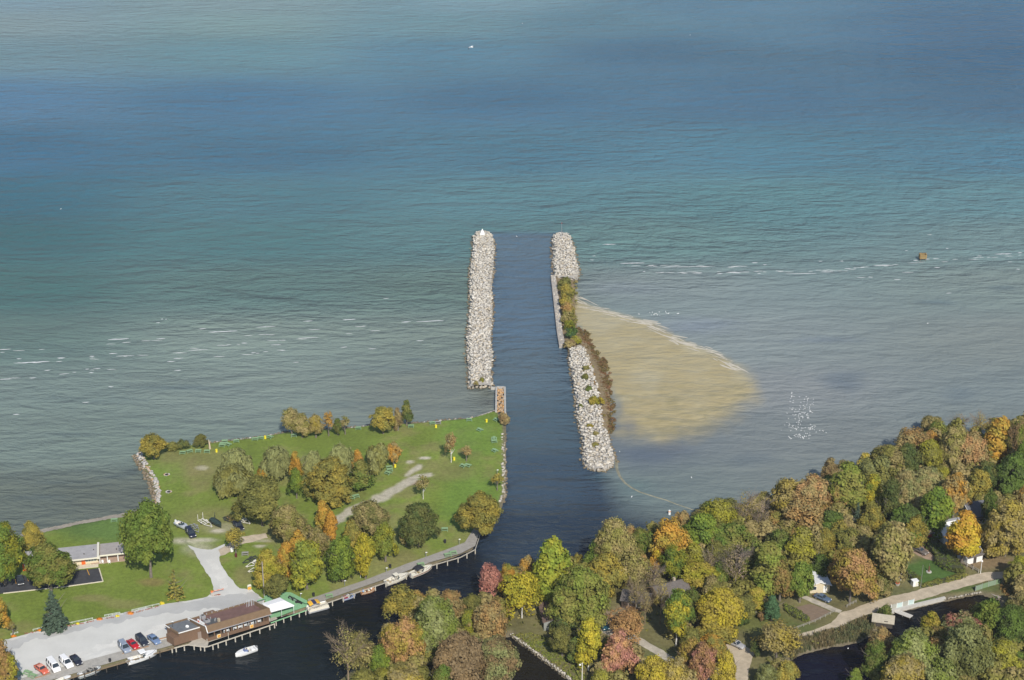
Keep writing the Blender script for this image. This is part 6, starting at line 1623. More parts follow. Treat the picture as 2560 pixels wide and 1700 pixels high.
# car park lamp
def lamp(px, py, h, label, m, globe=False):
    q = P(px, py)
    o = thing('lamp_post', label, 'lamp post', q, 0, 'lamp posts')
    MB().tube((0, 0, 0), (0, 0, h), .09, .06).build('pole', m, o)
    if globe: MB().ball((0, 0, h + .22), .3, 10, 6).build('globe', mat('lamp_globe', (.82, .82, .80), .3), o)
    else: MB().box((.15, 0, h), (.5, .22, .14)).build('lamp_head', WHITE, o)
    return o
GALV = mat('galvanised', (0, 0, 0))
lamp(434, 1597, 5.0, 'dark lamp post beside the lower wing of the restaurant', DARKW)
lamp(2451, 1434, 3.6, 'white post with a round white globe beside the gravel road', WHITE, True)
for px, py, lb in ((752, 1496, 'near the pontoon boat'), (862, 1464, 'above the red and blue runabout'), (966, 1432, 'above the white cruiser with a hard top'), (1065, 1393, 'above the cruiser with a black bimini'), (1148, 1360, 'where the boardwalk bends'), (1243, 1186, 'with a pale top beside the small thin channel tree')):
    lamp(px, py, 1.5, 'short pale lawn lamp post ' + lb, GALV)
def upole(px, py, h, label, lean=0, arm=True, m=None):
    q = P(px, py); o = thing('utility_pole', label, 'pole', q, .5, 'poles')
    MB().tube((0, 0, 0), (lean * h, 0, h), .16, .11, 8).build('pole', m or mat('pole_wood', (.33, .30, .27), .9, .2, 3), o)
    if arm: MB().bar((lean * h - .7, 0, h - .5), (lean * h + .3, 0, h - .5), .12, .12).build('crossarm', mat('old_wood', (0, 0, 0)), o)
    return o
upole(661, 1492, 10.5, 'grey wooden utility pole standing in front of the yellow-green tree')
u = upole(1455, 1712, 6.2, 'tall pale pole with a white lamp on the creek bank', 0, False, mat('pale_pole', (.58, .55, .49), .8))
MB().bar((0, 0, 6.1), (-.8, -.3, 6.15), .07, .07).ball((-.85, -.3, 6.1), .25).build('lamp_head', WHITE, u)
u = upole(2301, 1470, 7.0, 'thin grey pole at the corner of the hedged lawn', .02, False, mat('thin_pole', (.20, .20, .19), .8))
u.scale = (.5, .5, 1)
# cottages in the wood
def house(name, label, px, py, dirpx, L_, W_, hw, hr, wm, rm, doors=(), wins=(), trim=None, over=.4, chimney=False, shingles=True, cat='house'):
    q = P(px, py); rz = heading(px, py, *dirpx)
    t = thing(name, label, cat, q, rz, None)
    mb = MB()
    mb.box((0, 0, hw / 2), (L_, W_, hw))
    mb.add([(-L_ / 2, -W_ / 2, hw), (-L_ / 2, W_ / 2, hw), (-L_ / 2, 0, hw + hr), (L_ / 2, -W_ / 2, hw), (L_ / 2, W_ / 2, hw), (L_ / 2, 0, hw + hr)], [(0, 1, 2), (3, 5, 4)])
    mb.build('wall', wm, t)
    k = 1 + over / (W_ / 2)
    for s in (-1, 1):
        e = MB(); y = s * (W_ / 2 + over); z = hw - hr * over / (W_ / 2); X_ = L_ / 2 + over
        e.add([(-X_, y, z), (X_, y, z), (X_, 0, hw + hr), (-X_, 0, hw + hr), (-X_, y, z + .14), (X_, y, z + .14), (X_, 0, hw + hr + .14), (-X_, 0, hw + hr + .14)],
              [(0, 1, 2, 3), (7, 6, 5, 4), (0, 4, 5, 1), (1, 5, 6, 2), (2, 6, 7, 3), (3, 7, 4, 0)])
        ro = e.build('roof', rm, t)
        if shingles:      # courses lapped over the slope
            c = MB(); n = max(3, int(math.hypot(W_ / 2 + over, hr) / .45))
            for i in range(n):
                u0, u1 = i / n, (i + 1.02) / n
                ya, yb = y * (1 - u0), y * (1 - u1); za, zb = z + .14 + (hw + hr - z) * u0, z + .14 + (hw + hr - z) * min(u1, 1)
                c.add([(-X_, ya, za + .06), (X_, ya, za + .06), (X_, yb, zb + .015), (-X_, yb, zb + .015), (-X_, ya, za), (X_, ya, za)], [(0, 1, 2, 3), (4, 5, 1, 0)])
            tag(c.build('shingles', rm, ro), kind='stuff')
    if trim:
        for sx in (-1, 1):
            for s in (-1, 1):
                MB().bar((sx * (L_ / 2 + over + .03), s * (W_ / 2 + over), hw - hr * over / (W_ / 2) + .05), (sx * (L_ / 2 + over + .03), 0, hw + hr + .06), .08, .22).build('gable_trim', trim, t)
    for (side, u, c) in doors:
        w = .95
        p, d = ((u * L_ / 2, side * (W_ / 2 + .03), 1.0), (w, .08, 2.0)) if abs(side) == 1 else ((math.copysign(L_ / 2 + .03, side), u * W_ / 2, 1.0), (.08, w, 2.0))
        do = MB().box(p, d).build('door', c, t)
    for (side, u, w) in wins:
        p, d = ((u * L_ / 2, side * (W_ / 2 + .03), 1.5), (w, .08, 1.1)) if abs(side) == 1 else ((math.copysign(L_ / 2 + .03, side), u * W_ / 2, 1.5), (.08, w, 1.1))
        wf_ = MB().box(p, d).build('window', WHITE, t)
        sg = 1 if side > 0 else -1
        p2 = (p[0], p[1] + sg * .05, p[2]) if abs(side) == 1 else (p[0] + sg * .05, p[1], p[2])
        MB().box(p2, (max(d[0] - .16, .05), max(d[1] - .16, .05), d[2] - .18)).build('pane', GLASS, wf_)
    if chimney: MB().box((L_ * .2, W_ * .12, hw + hr + .1), (.6, .6, 1.3)).build('chimney', mat('chimney_tan', (0, 0, 0)), t)
    return t
GREYROOF = mat('grey_shingle', (.130, .115, .105), .95, .2, 1.5)
WROOF = mat('white_metal_roof', (.78, .78, .77), .6, .05, 1)
LOGW = mat('dark_siding', (.085, .06, .045), .9, .2, 2, stretch=(1, 1, 5))
BRROOF = mat('brown_shingle', (.150, .100, .080), .95, .2, 1.5)
house('cottage', 'low cottage with grey shingle gables half hidden by bare trees', 1672, 1494, (60, -16), 9, 6.2, 2.5, 1.9, LOGW, GREYROOF, [(-1, .2, WHITE)], [(-1, -.5, 1.4), (-1, .6, 1.2)], mat('timber_gold', (.40, .27, .12), .8), chimney=True)
house('cottage', 'dark open sided cottage wing behind the salmon tree', 1592, 1512, (50, 8), 7, 5, 2.4, 1.5, LOGW, GREYROOF, [(-1, -.4, mat('door_grey', (0, 0, 0)))], [(-1, .3, 1.2)], None)
house('shed', 'long narrow shed with a brown roof beside the olive-green maple', 1376, 1552, (13, 48), 8.5, 4.6, 2.5, .7, mat('shed_grey', (.26, .27, .25), .9, .1, 2), BRROOF, [(-1, .6, DARKW)], [(-1, -.2, 1.2), (-1, .2, 1.2), (2, .1, 1.0)], None, .3, cat='shed')
house('cabin', 'small white roofed cabin with a cream wall beside the orange-brown maple', 2040, 1466, (-30, -62), 6.4, 5.4, 2.4, .95, mat('cream_wall', (0, 0, 0)), WROOF, [(-2, -.55, WHITE)], [(-2, .5, 1.1), (1, .1, 1.2)], WHITE, .45, shingles=False, cat='cabin')
house('house', 'red house front with white posts under the yellow-olive tree', 2282, 1346, (60, -12), 8, 6, 2.7, 1.8, mat('red_siding', (.30, .045, .03), .8), GREYROOF, [(-1, .35, WHITE)], [(-1, -.3, 1.2)], WHITE)
for px, py, lb in ((2274, 1368, 'closest to the tall tan-olive tree'), (2297, 1362, 'beside the parked grey car'), (2309, 1353, 'at the end of the long hedge')):
    p_ = thing('gate_post', 'white post standing before the red house ' + lb, 'post', P(px, py), 0, 'white posts before the red house')
    MB().box((0, 0, .9), (.4, .4, 1.8)).build('shaft', WHITE, p_); MB().box((0, 0, 1.85), (.55, .55, .14)).build('cap', WHITE, p_)
house('house', 'white house with a pale roof behind the golden tree', 2376, 1338, (70, -14), 9, 7, 2.8, 1.6, WHITE, WROOF, [(-1, -.6, DARKW)], [(-1, .1, 1.4), (-1, .7, 1.2)], WHITE, shingles=False)
house('house', 'grey roofed house between the copper tree and massive oak', 2446, 1292, (60, -12), 10, 8, 2.8, 2.3, mat('house_bluegrey', (.35, .40, .43), .8), mat('slate_roof', (.12, .125, .14), .95, .15, 2), [(-1, .5, WHITE)], [(-1, -.5, 1.4), (-1, 0, 1.2), (2, 0, 1.2)], WHITE)
house('garage', 'small white garage at the foot of the golden tree', 2424, 1398, (40, -10), 5, 4.2, 2.2, 1.0, WHITE, GREYROOF, [(-1, 0, DARKW)], [], WHITE, cat='garage')
house('shed', 'tan roofed shed at the pond edge under the rusty tree', 2207, 1560, (60, 8), 4.8, 3.4, 1.7, 1.0, DARKW, mat('tan_roof', (.40, .36, .28), .95, .15, 1.5), [(-1, .3, DARKW)], [], None, .4, cat='shed')
house('house', 'brick fronted house glimpsed behind the white forked birch', 2060, 1356, (60, -12), 8, 6, 2.5, 1.6, mat('pink_brick', (.36, .22, .18), .9, .2, 2), GREYROOF, [(-1, -.4, ORANGE)], [(-1, .3, 1.2)], WHITE)
house('boathouse', 'white boathouse roof between the crimson tree and the yellow birches', 1262, 1460, (40, -10), 4.5, 3.2, 1.7, .7, WHITE, WROOF, [], [(-1, 0, .8)], None, .25, shingles=False, cat='boathouse')
wb = thing('utility_box', 'white square utility box at the end of the short hedge', 'utility box', P(2286, 1463), .3)
MB().box((0, 0, .75), (1.6, 1.3, 1.5)).build('cabinet', WHITE, wb); MB().box((0, 0, 1.55), (1.75, 1.45, .12)).build('lid', WHITE, wb); MB().box((.3, -.67, .7), (.7, .05, 1.1)).build('door', TRIMC, wb)
stt = thing('garden_statue', 'small dark figure on a round pale base in the hedged lawn', 'statue', P(2322, 1430))
MB().tube((0, 0, 0), (0, 0, .22), .75, .7, 14).build('base', CONC, stt)
sm_ = MB().tube((0, 0, .2), (0, 0, .9), .28, .16, 8).ball((0, 0, 1.25), (.2, .2, .38), 8, 6).ball((0, 0, 1.72), .15, 8, 6); sm_.build('figure', mat('rust_figure', (.16, .06, .04), .8), stt)
MB().tube((.1, .3, 0), (.1, .3, 2.4), .03).build('rod', GALV, stt)
for i, (px, py) in enumerate(((2251, 1440), (2252, 1449), (2257, 1432))):
    f_ = thing('planter', 'white planter with dark soil, %s beside the short trimmed hedge' % ('middle one', 'nearest one', 'farthest one')[i], 'planter', P(px, py), .2, 'white planters by the hedge')
    MB().tube((0, 0, 0), (0, 0, .5), .4, .55, 10).build('pot', WHITE, f_); MB().tube((0, 0, .5), (0, 0, .53), .45, .4, 10).build('soil', SOIL, f_)
fp = thing('flower_planter', 'stone flower pot with red blooms below the white planters', 'planter', P(2243, 1463))
MB().tube((0, 0, 0), (0, 0, .6), .5, .7, 10).build('pot', CONC, fp); MB().ball((0, 0, .8), (.6, .6, .35), 8, 5).build('blooms', mat('red_bloom', (.5, .08, .03), .8, .3, 5), fp)

# docks, seawall and gates on the canal
def slab(name, label, cat, a, c, w, z, m, legs=True, bm_=None):
    q0, q1 = P(*a, z), P(*c, z); d = q1 - q0
    t = thing(name, label, cat, q0, math.atan2(d.y, d.x))
    L_ = d.length; n = int(L_ / .4); mb = MB()
    for i in range(n): mb.box(((i + .5) * L_ / n, 0, 0), (L_ / n - .03, w, .09))
    tag(mb.build('deck_boards', m, t), kind='stuff')
    for s in (-1, 1): MB().bar((0, s * w * .42, -.12), (L_, s * w * .42, -.12), .1, .15).build('beam', mat('old_wood', (0, 0, 0)), t)
    if legs:
        for x_ in (L_ * .5, L_ - .2):
            for s in (-1, 1): MB().tube((x_, s * w * .4, -1.5), (x_, s * w * .4, .1), .06).build('leg', GALV, t)
    return t
slab('dock', 'pale floating dock reaching into the canal from the seawall', 'dock', (2240, 1527), (2279, 1542), 1.7, .55, mat('dock_pale', (.52, .50, .46), .9, .1, 2))
slab('dock', 'grey wooden dock at the far end of the canal', 'dock', (2465, 1470), (2502, 1494), 1.7, .6, mat('dock_grey', (.33, .29, .25), .9, .15, 2))
sw = thing('seawall', 'straight pale seawall between the gravel road and the canal', 'wall')
mb = MB()
for a, c in (((2228, 1530), (2295, 1513)), ((2295, 1513), (2362, 1497))): mb.bar(P(*a, .45), P(*c, .45), .6, 1.2)
mb.build('wall_body', mat('seawall_white', (.47, .455, .42), .9, .1, 1.5), sw)
it = []
for i in range(60):
    u = R.random(); q = P(2362 + 90 * u, 1497 - 16.5 * u + R.uniform(-1, 1.5), .6); it.append((q.x, q.y, .6, R.uniform(.22, .4)))
rv = thing('stone_revetment', 'line of pale stones continuing the canal seawall', 'revetment'); place_rocks(it, LIME, rv, 'boulder')
AQUA = mat('aqua_panel', (.52, .64, .62), .6, .05, 1)
def panels(name, label, cat, pts, h, m, pm, n, dz=0):
    t = thing(name, label, cat, P(*pts[0]), 0)
    o = Vector(P(*pts[0])); o.z = GZ
    ps, _ = resample(pts, n + 1, GZ)
    for i in range(n):
        a, c = ps[i] - o, ps[i + 1] - o
        d = (c - a).normalized() * .06
        MB().bar(a + d + Vector((0, 0, h / 2 + dz)), c - d + Vector((0, 0, h / 2 + dz)), .06, h * .9).build('panel', m[i % len(m)], t)
    for q in ps: MB().box((q.x - o.x, q.y - o.y, h / 2 + .05), (.12, .12, h + .1)).build('post', pm, t)
panels('gate', 'pale aqua panel fence above the seawall dock', 'fence', [(2227, 1524), (2284, 1510)], 1.5, [mat('grey_mesh_panel', (.38, .38, .33), .9), AQUA, mat('grey_mesh_panel', (0, 0, 0)), AQUA], WHITE, 4)
panels('garden_fence', 'pale green netting fence at the end of the canal', 'fence', [(2438, 1478), (2462, 1470), (2468, 1468), (2504, 1458)], 1.6, [mat('green_net', (.22, .30, .21), .9), mat('green_net2', (.19, .28, .16), .9)], GALV, 4)
def rail_fence(label, pts, n, h=.9, m=None, w=.1):
    m = m or mat('old_wood', (0, 0, 0)); t = thing('rail_fence', label, 'fence', P(*pts[0])); o = P(*pts[0])
    ps, _ = resample(pts, n + 1, GZ)
    for q in ps: MB().box((q.x - o.x, q.y - o.y, h / 2), (w * 1.5, w * 1.5, h)).build('post', m, t)
    for a, c in zip(ps[:-1], ps[1:]):
        for hh in (h * .5, h * .92): MB().bar(a - o + Vector((0, 0, hh)), c - o + Vector((0, 0, hh)), w * .6, w).build('rail', m, t)
GW = mat('grey_rail', (.30, .28, .24), .9)
rail_fence('grey rail fence between the garden bed and the gravel road', [(1980, 1577), (2034, 1557), (2088, 1530)], 8, .8, GW)
rail_fence('short rail fence below the orange-brown maple', [(2184, 1494), (2222, 1480)], 4, .9, GW)
rail_fence('short broken fence by the mailbox bush at the driveway', [(2117, 1518), (2140, 1506)], 3, .8, GW)
rail_fence('rustic dark fence beside the white globe lamp', [(2402, 1410), (2424, 1420), (2446, 1432)], 3, 1.1, GW, .14)
for px0, py0, px1, py1, lb in ((28, 1588, 45, 1583, 'behind the first orange flowers'), (83, 1577, 106, 1571, 'behind the second orange flowers'), (163, 1562, 232, 1548, 'between the spruce and third orange flowers'), (262, 1541, 300, 1534, 'between the fourth yellow flowers and big orange clump'), (330, 1528, 398, 1512, 'up to the last yellow flowers')):
    rail_fence('low pale rail ' + lb, [(px0, py0), (px1, py1)], 4 if px1 - px0 > 30 else 2, .5, mat('pale_rail', (.50, .55, .45), .8), .09)
# flowers edging the car park
def flowers(px, py, w, label, m, h=.5):
    q = P(px, py); r = w / 2 / ppm(py)
    t = thing('flower_clump', label, 'flowers', q, 0, 'flower clumps along the car park')
    n = 160; d = unit(n); d[:, 2] = abs(d[:, 2])
    p = d * NP.uniform(.6, 1, n)[:, None] * np.array([r, r * .6, h])
    me = leaves_mesh('petals', p, d, .16 * NP.uniform(.7, 1.3, n), NP.rand(n)); me.materials.clear(); me.materials.append(m); link('blooms', me, t)
    me = leaves_mesh('flower_leaves', p[:70] * .8, d[:70], .2 * NP.uniform(.7, 1.3, 70), NP.rand(70)); o = link('leaves', me, t); o.color = (*CL['green'], 1); o['tint'] = list(CL['mid'])
OF, YF, PF = mat('orange_bloom', (.70, .20, .015), .8), mat('yellow_bloom', (.72, .58, .03), .8), mat('pink_bloom', (.30, .14, .10), .9)
for a in [(34, 1591, 17, 'orange flowers at the car park corner nearest the red maple', OF), (99, 1577, 17, 'second orange flower clump before the spruce', OF), (130, 1573, 26, 'low orange flowers in the shade of the spruce', OF, .3), (194, 1560.5, 11, 'small yellow flower clump beyond the spruce', YF),
          (249, 1548.5, 20, 'third orange flower clump along the rail', OF), (293.5, 1541, 13, 'yellow flowers between two orange clumps', YF), (326, 1534, 24, 'largest orange flower clump along the rail', OF, .7), (405, 1510, 15, 'bright yellow flowers ending the border', YF, .8)]: flowers(*a)
pf = MB(); P_ = []
for px0, py0, px1, py1 in ((150, 1569, 235, 1552), (262, 1546, 285, 1543), (340, 1531, 396, 1515), (60, 1584, 90, 1579), (530, 1489, 552, 1486)):
    for i in range(int((px1 - px0) * 1.2)):
        u = R.random(); P_.append(P(px0 + (px1 - px0) * u, py0 + (py1 - py0) * u + R.uniform(-1, 1), GZ + .1))
n = len(P_); d = unit(n); me = leaves_mesh('bedding', np.array([p[:] for p in P_]), d, .3 * NP.uniform(.6, 1.3, n), NP.rand(n)); me.materials.clear(); me.materials.append(PF)
tag(link('bedding_flowers', me), kind='stuff')

# ---------------------------------------------------------------- vehicles
TYRE, CHROME = mat('tyre', (0, 0, 0)), mat('chrome', (0, 0, 0))
LAMPW, LAMPR = mat('headlight', (.80, .80, .76), .2), mat('tail_light', (.4, .02, .02), .3)
def paint(c): return mat('paint_%d_%d_%d' % tuple(int(x * 999) for x in c), c, .28, spec=.6)
def wheel(t, x, y, r=.33, w=.22):
    o = MB().tube((x, y - w / 2, r), (x, y + w / 2, r), r, r, 12).build('wheel', TYRE, t)
    s = 1 if y > 0 else -1
    MB().tube((x, y + s * w * .5, r), (x, y + s * (w * .5 + .02), r), r * .55, r * .5, 10).build('hubcap', CHROME, o)
KIND = {  # length, width, profile (x fraction, belt height), roof base/top fractions, roof height, lower edge
 'sedan': (4.6, 1.78, [(-.5, .72), (-.47, .92), (-.28, .97), (.12, .95), (.40, .84), (.485, .72), (.5, .58)], (-.33, .17), (-.20, .03), 1.42),
 'van': (4.9, 1.90, [(-.5, .75), (-.49, 1.1), (-.2, 1.12), (.22, 1.1), (.42, .98), (.49, .80), (.5, .62)], (-.495, .27), (-.46, .10), 1.78),
 'fullvan': (5.2, 2.0, [(-.5, .8), (-.49, 1.25), (-.2, 1.27), (.30, 1.25), (.44, 1.12), (.49, .95), (.5, .7)], (-.495, .36), (-.47, .24), 2.05),
 'suv': (4.8, 1.88, [(-.5, .8), (-.49, 1.08), (-.2, 1.1), (.16, 1.08), (.44, 1.02), (.49, .88), (.5, .66)], (-.495, .20), (-.45, .06), 1.78),
 'coupe': (4.4, 1.74, [(-.5, .70), (-.47, .88), (-.28, .92), (.10, .90), (.40, .78), (.485, .66), (.5, .52)], (-.36, .16), (-.20, .0), 1.30),
 'pickup': (5.4, 1.95, [(-.5, .8), (-.49, 1.05), (-.2, 1.06), (.16, 1.08), (.44, 1.02), (.49, .88), (.5, .66)], (-.12, .20), (-.08, .08), 1.80)}
def car(px, py, dx, dy, kind, c, label, name='parked_car', group='cars parked on the gravel', z=GZ, roofc=None):
    L_, W_, prof, rb, rt, hr = KIND[kind]
    t = thing(name, label, {'van': 'van', 'fullvan': 'van', 'pickup': 'pickup', 'suv': 'car'}.get(kind, 'car'), P(px, py, z) + Vector((0, 0, .02)), heading(px, py, dx, dy), group)
    m = paint(c); w = W_ / 2; secs = []
    for f, zt in prof:
        k = 1 - .10 * max(0, abs(f) - .36) / .14
        secs.append([(f * L_, -w * k, .30), (f * L_, -w * k, zt - .22), (f * L_, -w * k * .95, zt - .04), (f * L_, -w * k * .8, zt), (f * L_, w * k * .8, zt), (f * L_, w * k * .95, zt - .04), (f * L_, w * k, zt - .22), (f * L_, w * k, .30)])
    MB().loft(secs).build('body', m, t, True)
    bz = max(z_ for f, z_ in prof) - .05
    if kind == 'pickup': MB().box((-.31 * L_, 0, 1.06), (.34 * L_, W_ * .8, .06)).build('bed_cover', mat('bed_dark', (.02, .02, .025), .5), t)
    gl = MB().loft([[(rb[0] * L_, -w * .90, bz), (rb[1] * L_, -w * .90, bz), (rb[1] * L_, w * .90, bz), (rb[0] * L_, w * .90, bz)], [(rt[0] * L_, -w * .70, hr - .05), (rt[1] * L_, -w * .70, hr - .05), (rt[1] * L_, w * .70, hr - .05), (rt[0] * L_, w * .70, hr - .05)]])
    gl.build('windows', GLASS, t)
    a, b_ = rt[0] * L_, rt[1] * L_
    MB().loft([[(a - .05, -w * .73, hr - .08), (b_ + .05, -w * .73, hr - .08), (b_ + .05, w * .73, hr - .08), (a - .05, w * .73, hr - .08)], [(a + .12, -w * .60, hr + .03), (b_ - .1, -w * .60, hr + .03), (b_ - .1, w * .60, hr + .03), (a + .12, w * .60, hr + .03)]]).build('roof', paint(roofc) if roofc else m, t)
    for s in (-1, 1):
        pl_ = MB()
        for u in (0, .42, 1) if kind in ('sedan', 'coupe', 'pickup') else (0, .3, .62, 1):
            x0_, x1_ = (rb[0] + (rb[1] - rb[0]) * u) * L_, (rt[0] + (rt[1] - rt[0]) * u) * L_
            pl_.bar((x0_, s * w * .91, bz), (x1_, s * w * .72, hr - .05), .10, .09)
        pl_.build('pillars', m, t)
        for x_ in (-.31, .32): wheel(t, x_ * L_, s * (w - .10), .33 if kind in ('sedan', 'coupe') else .37)
        MB().box((.488 * L_, s * w * .66, .68 if kind in ('sedan', 'coupe') else .82), (.08, .36, .15)).build('headlight', LAMPW, t)
        MB().box((-.492 * L_, s * w * .74, .78), (.07, .26, .18)).build('tail_light', LAMPR, t)
        MB().box((rb[1] * L_ - .25, s * (w * .95 + .1), bz), (.12, .2, .13)).build('mirror', m, t)
    MB().box((.495 * L_, 0, .42), (.10, W_ * .9, .18)).build('bumper', CHROME if kind in ('suv', 'pickup') else m, t)
    MB().box((-.495 * L_, 0, .42), (.10, W_ * .9, .18)).build('bumper', m, t)
    return t
D = (22, 22)
car(104.5, 1677, 25, 19, 'sedan', (.58, .125, .07), 'faded orange-red car at the picnic table end of the row', roofc=(.66, .30, .22))
car(134, 1670, 20, 24, 'fullvan', (.78, .78, .77), 'boxy white van beside the orange-red car')
car(166, 1661, 23, 23, 'van', (.80, .80, .80), 'white minivan beside the black sedan')
car(191, 1655, 21, 23, 'sedan', (.018, .02, .035), 'black sedan beside the two white vans')
car(311.5, 1623, 19, 24, 'van', (.24, .28, .35), 'steel grey minivan first in the row by the moored cruiser')
car(333, 1615, 22, 20, 'coupe', (.46, .012, .02), 'bright red car between grey minivan and dark wagon')
car(356, 1607, 21, 22, 'suv', (.022, .027, .042), 'dark navy sport wagon beside the blue sedan')
car(385.5, 1603, 22, 19, 'sedan', (.15, .22, .36), 'pale blue sedan closest to the restaurant')
car(52, 1455, 3, 24, 'sedan', (.03, .033, .04), 'dark sedan parked before the motel room under the tree', group='cars')
car(477, 1337, 17, 22, 'van', (.014, .018, .038), 'dark blue van with bright headlights at the grass edge', group='cars on the grass')
car(596, 1319, 18, 23, 'pickup', (.014, .017, .035), 'dark blue pickup hitched near the mossy trailer', 'pickup_truck', group='cars on the grass')
car(2056, 1499, 30, 12, 'sedan', (.085, .125, .19), 'slate blue sedan on the driveway of the white cabin', group='cars among the cottages')
car(1841, 1615, 33, 15, 'sedan', (.36, .36, .37), 'silver sedan at the top of the sandy drive', group='cars among the cottages')
car(2300, 1381, 30, 14, 'sedan', (.14, .12, .105), 'dusty grey-brown car in the yard before the red house', group='cars among the cottages')
car(1508, 1567, 18, 26, 'van', (.012, .07, .10), 'teal blue van under the salmon tree', group='cars among the cottages')
# trailers on the grass
def trailer(px, py, dx, dy, label, m, L_=5.5, posts=0, name='boat_trailer'):
    t = thing(name, label, 'trailer', P(px, py), heading(px, py, dx, dy), 'boat trailers on the grass')
    f = MB()
    for s in (-1, 1):
        f.bar((-L_ * .45, s * .85, .5), (L_ * .1, s * .85, .5), .12, .14).bar((L_ * .1, s * .85, .5), (L_ * .5, 0, .5), .12, .14)
    for x_ in (-.42, -.2, .05): f.bar((x_ * L_, -.85, .5), (x_ * L_, .85, .5), .1, .12)
    f.build('frame', m, t)
    for s in (-1, 1):
        MB().bar((-L_ * .42, s * .45, .72), (L_ * .12, s * .3, .72), .14, .12).build('bunk', m, t)
        wheel(t, -L_ * .15, s * 1.0, .3)
        MB().box((-L_ * .15, s * 1.0, .66), (.85, .26, .08)).build('mudguard', m, t)
        if posts >= 2 or (posts == 1 and s == 1): MB().tube((-L_ * .42, s * .85, .5), (-L_ * .42, s * .85, 2.5), .07).build('guide_post', m, t)
    MB().tube((L_ * .42, 0, 0), (L_ * .42, 0, .6), .05).build('jack', m, t)
    return t
WTM, DKM = mat('trailer_white', (.74, .72, .64), .5), mat('trailer_dark', (.05, .055, .055), .6)
trailer(488, 1324, 14, 16, 'grey empty boat trailer behind the dark blue van', mat('trailer_grey', (.30, .31, .30), .5))
trailer(515, 1311, 22, 13, 'white boat trailer with tall guide posts', WTM, 6, 2)
trailer(612, 1306, 20, 9, 'small white trailer under the rounded olive tree', WTM, 4.6)
trailer(573, 1302, 16, 12, 'dark trailer loaded with brush behind the pickup', DKM, 4.6)
X, Y = in_poly([(562, 1296), (578, 1292), (588, 1304), (576, 1308)], 30, GZ)
scatter('brush_load', [(x, y, GZ + .6) for x, y in zip(X, Y)], ('brown', 'dkolive'), .25, 14, .4, .6)
trailer(626, 1403, -22, 9, 'dark low trailer on the grass below the picnic bench', DKM, 5)
trailer(636, 1412, -24, 10, 'white boat trailer upper of the two near the utility pole', WTM, 5.5, 1)
trailer(641, 1426, -24, 8, 'white boat trailer lower of the two near the utility pole', WTM, 5)

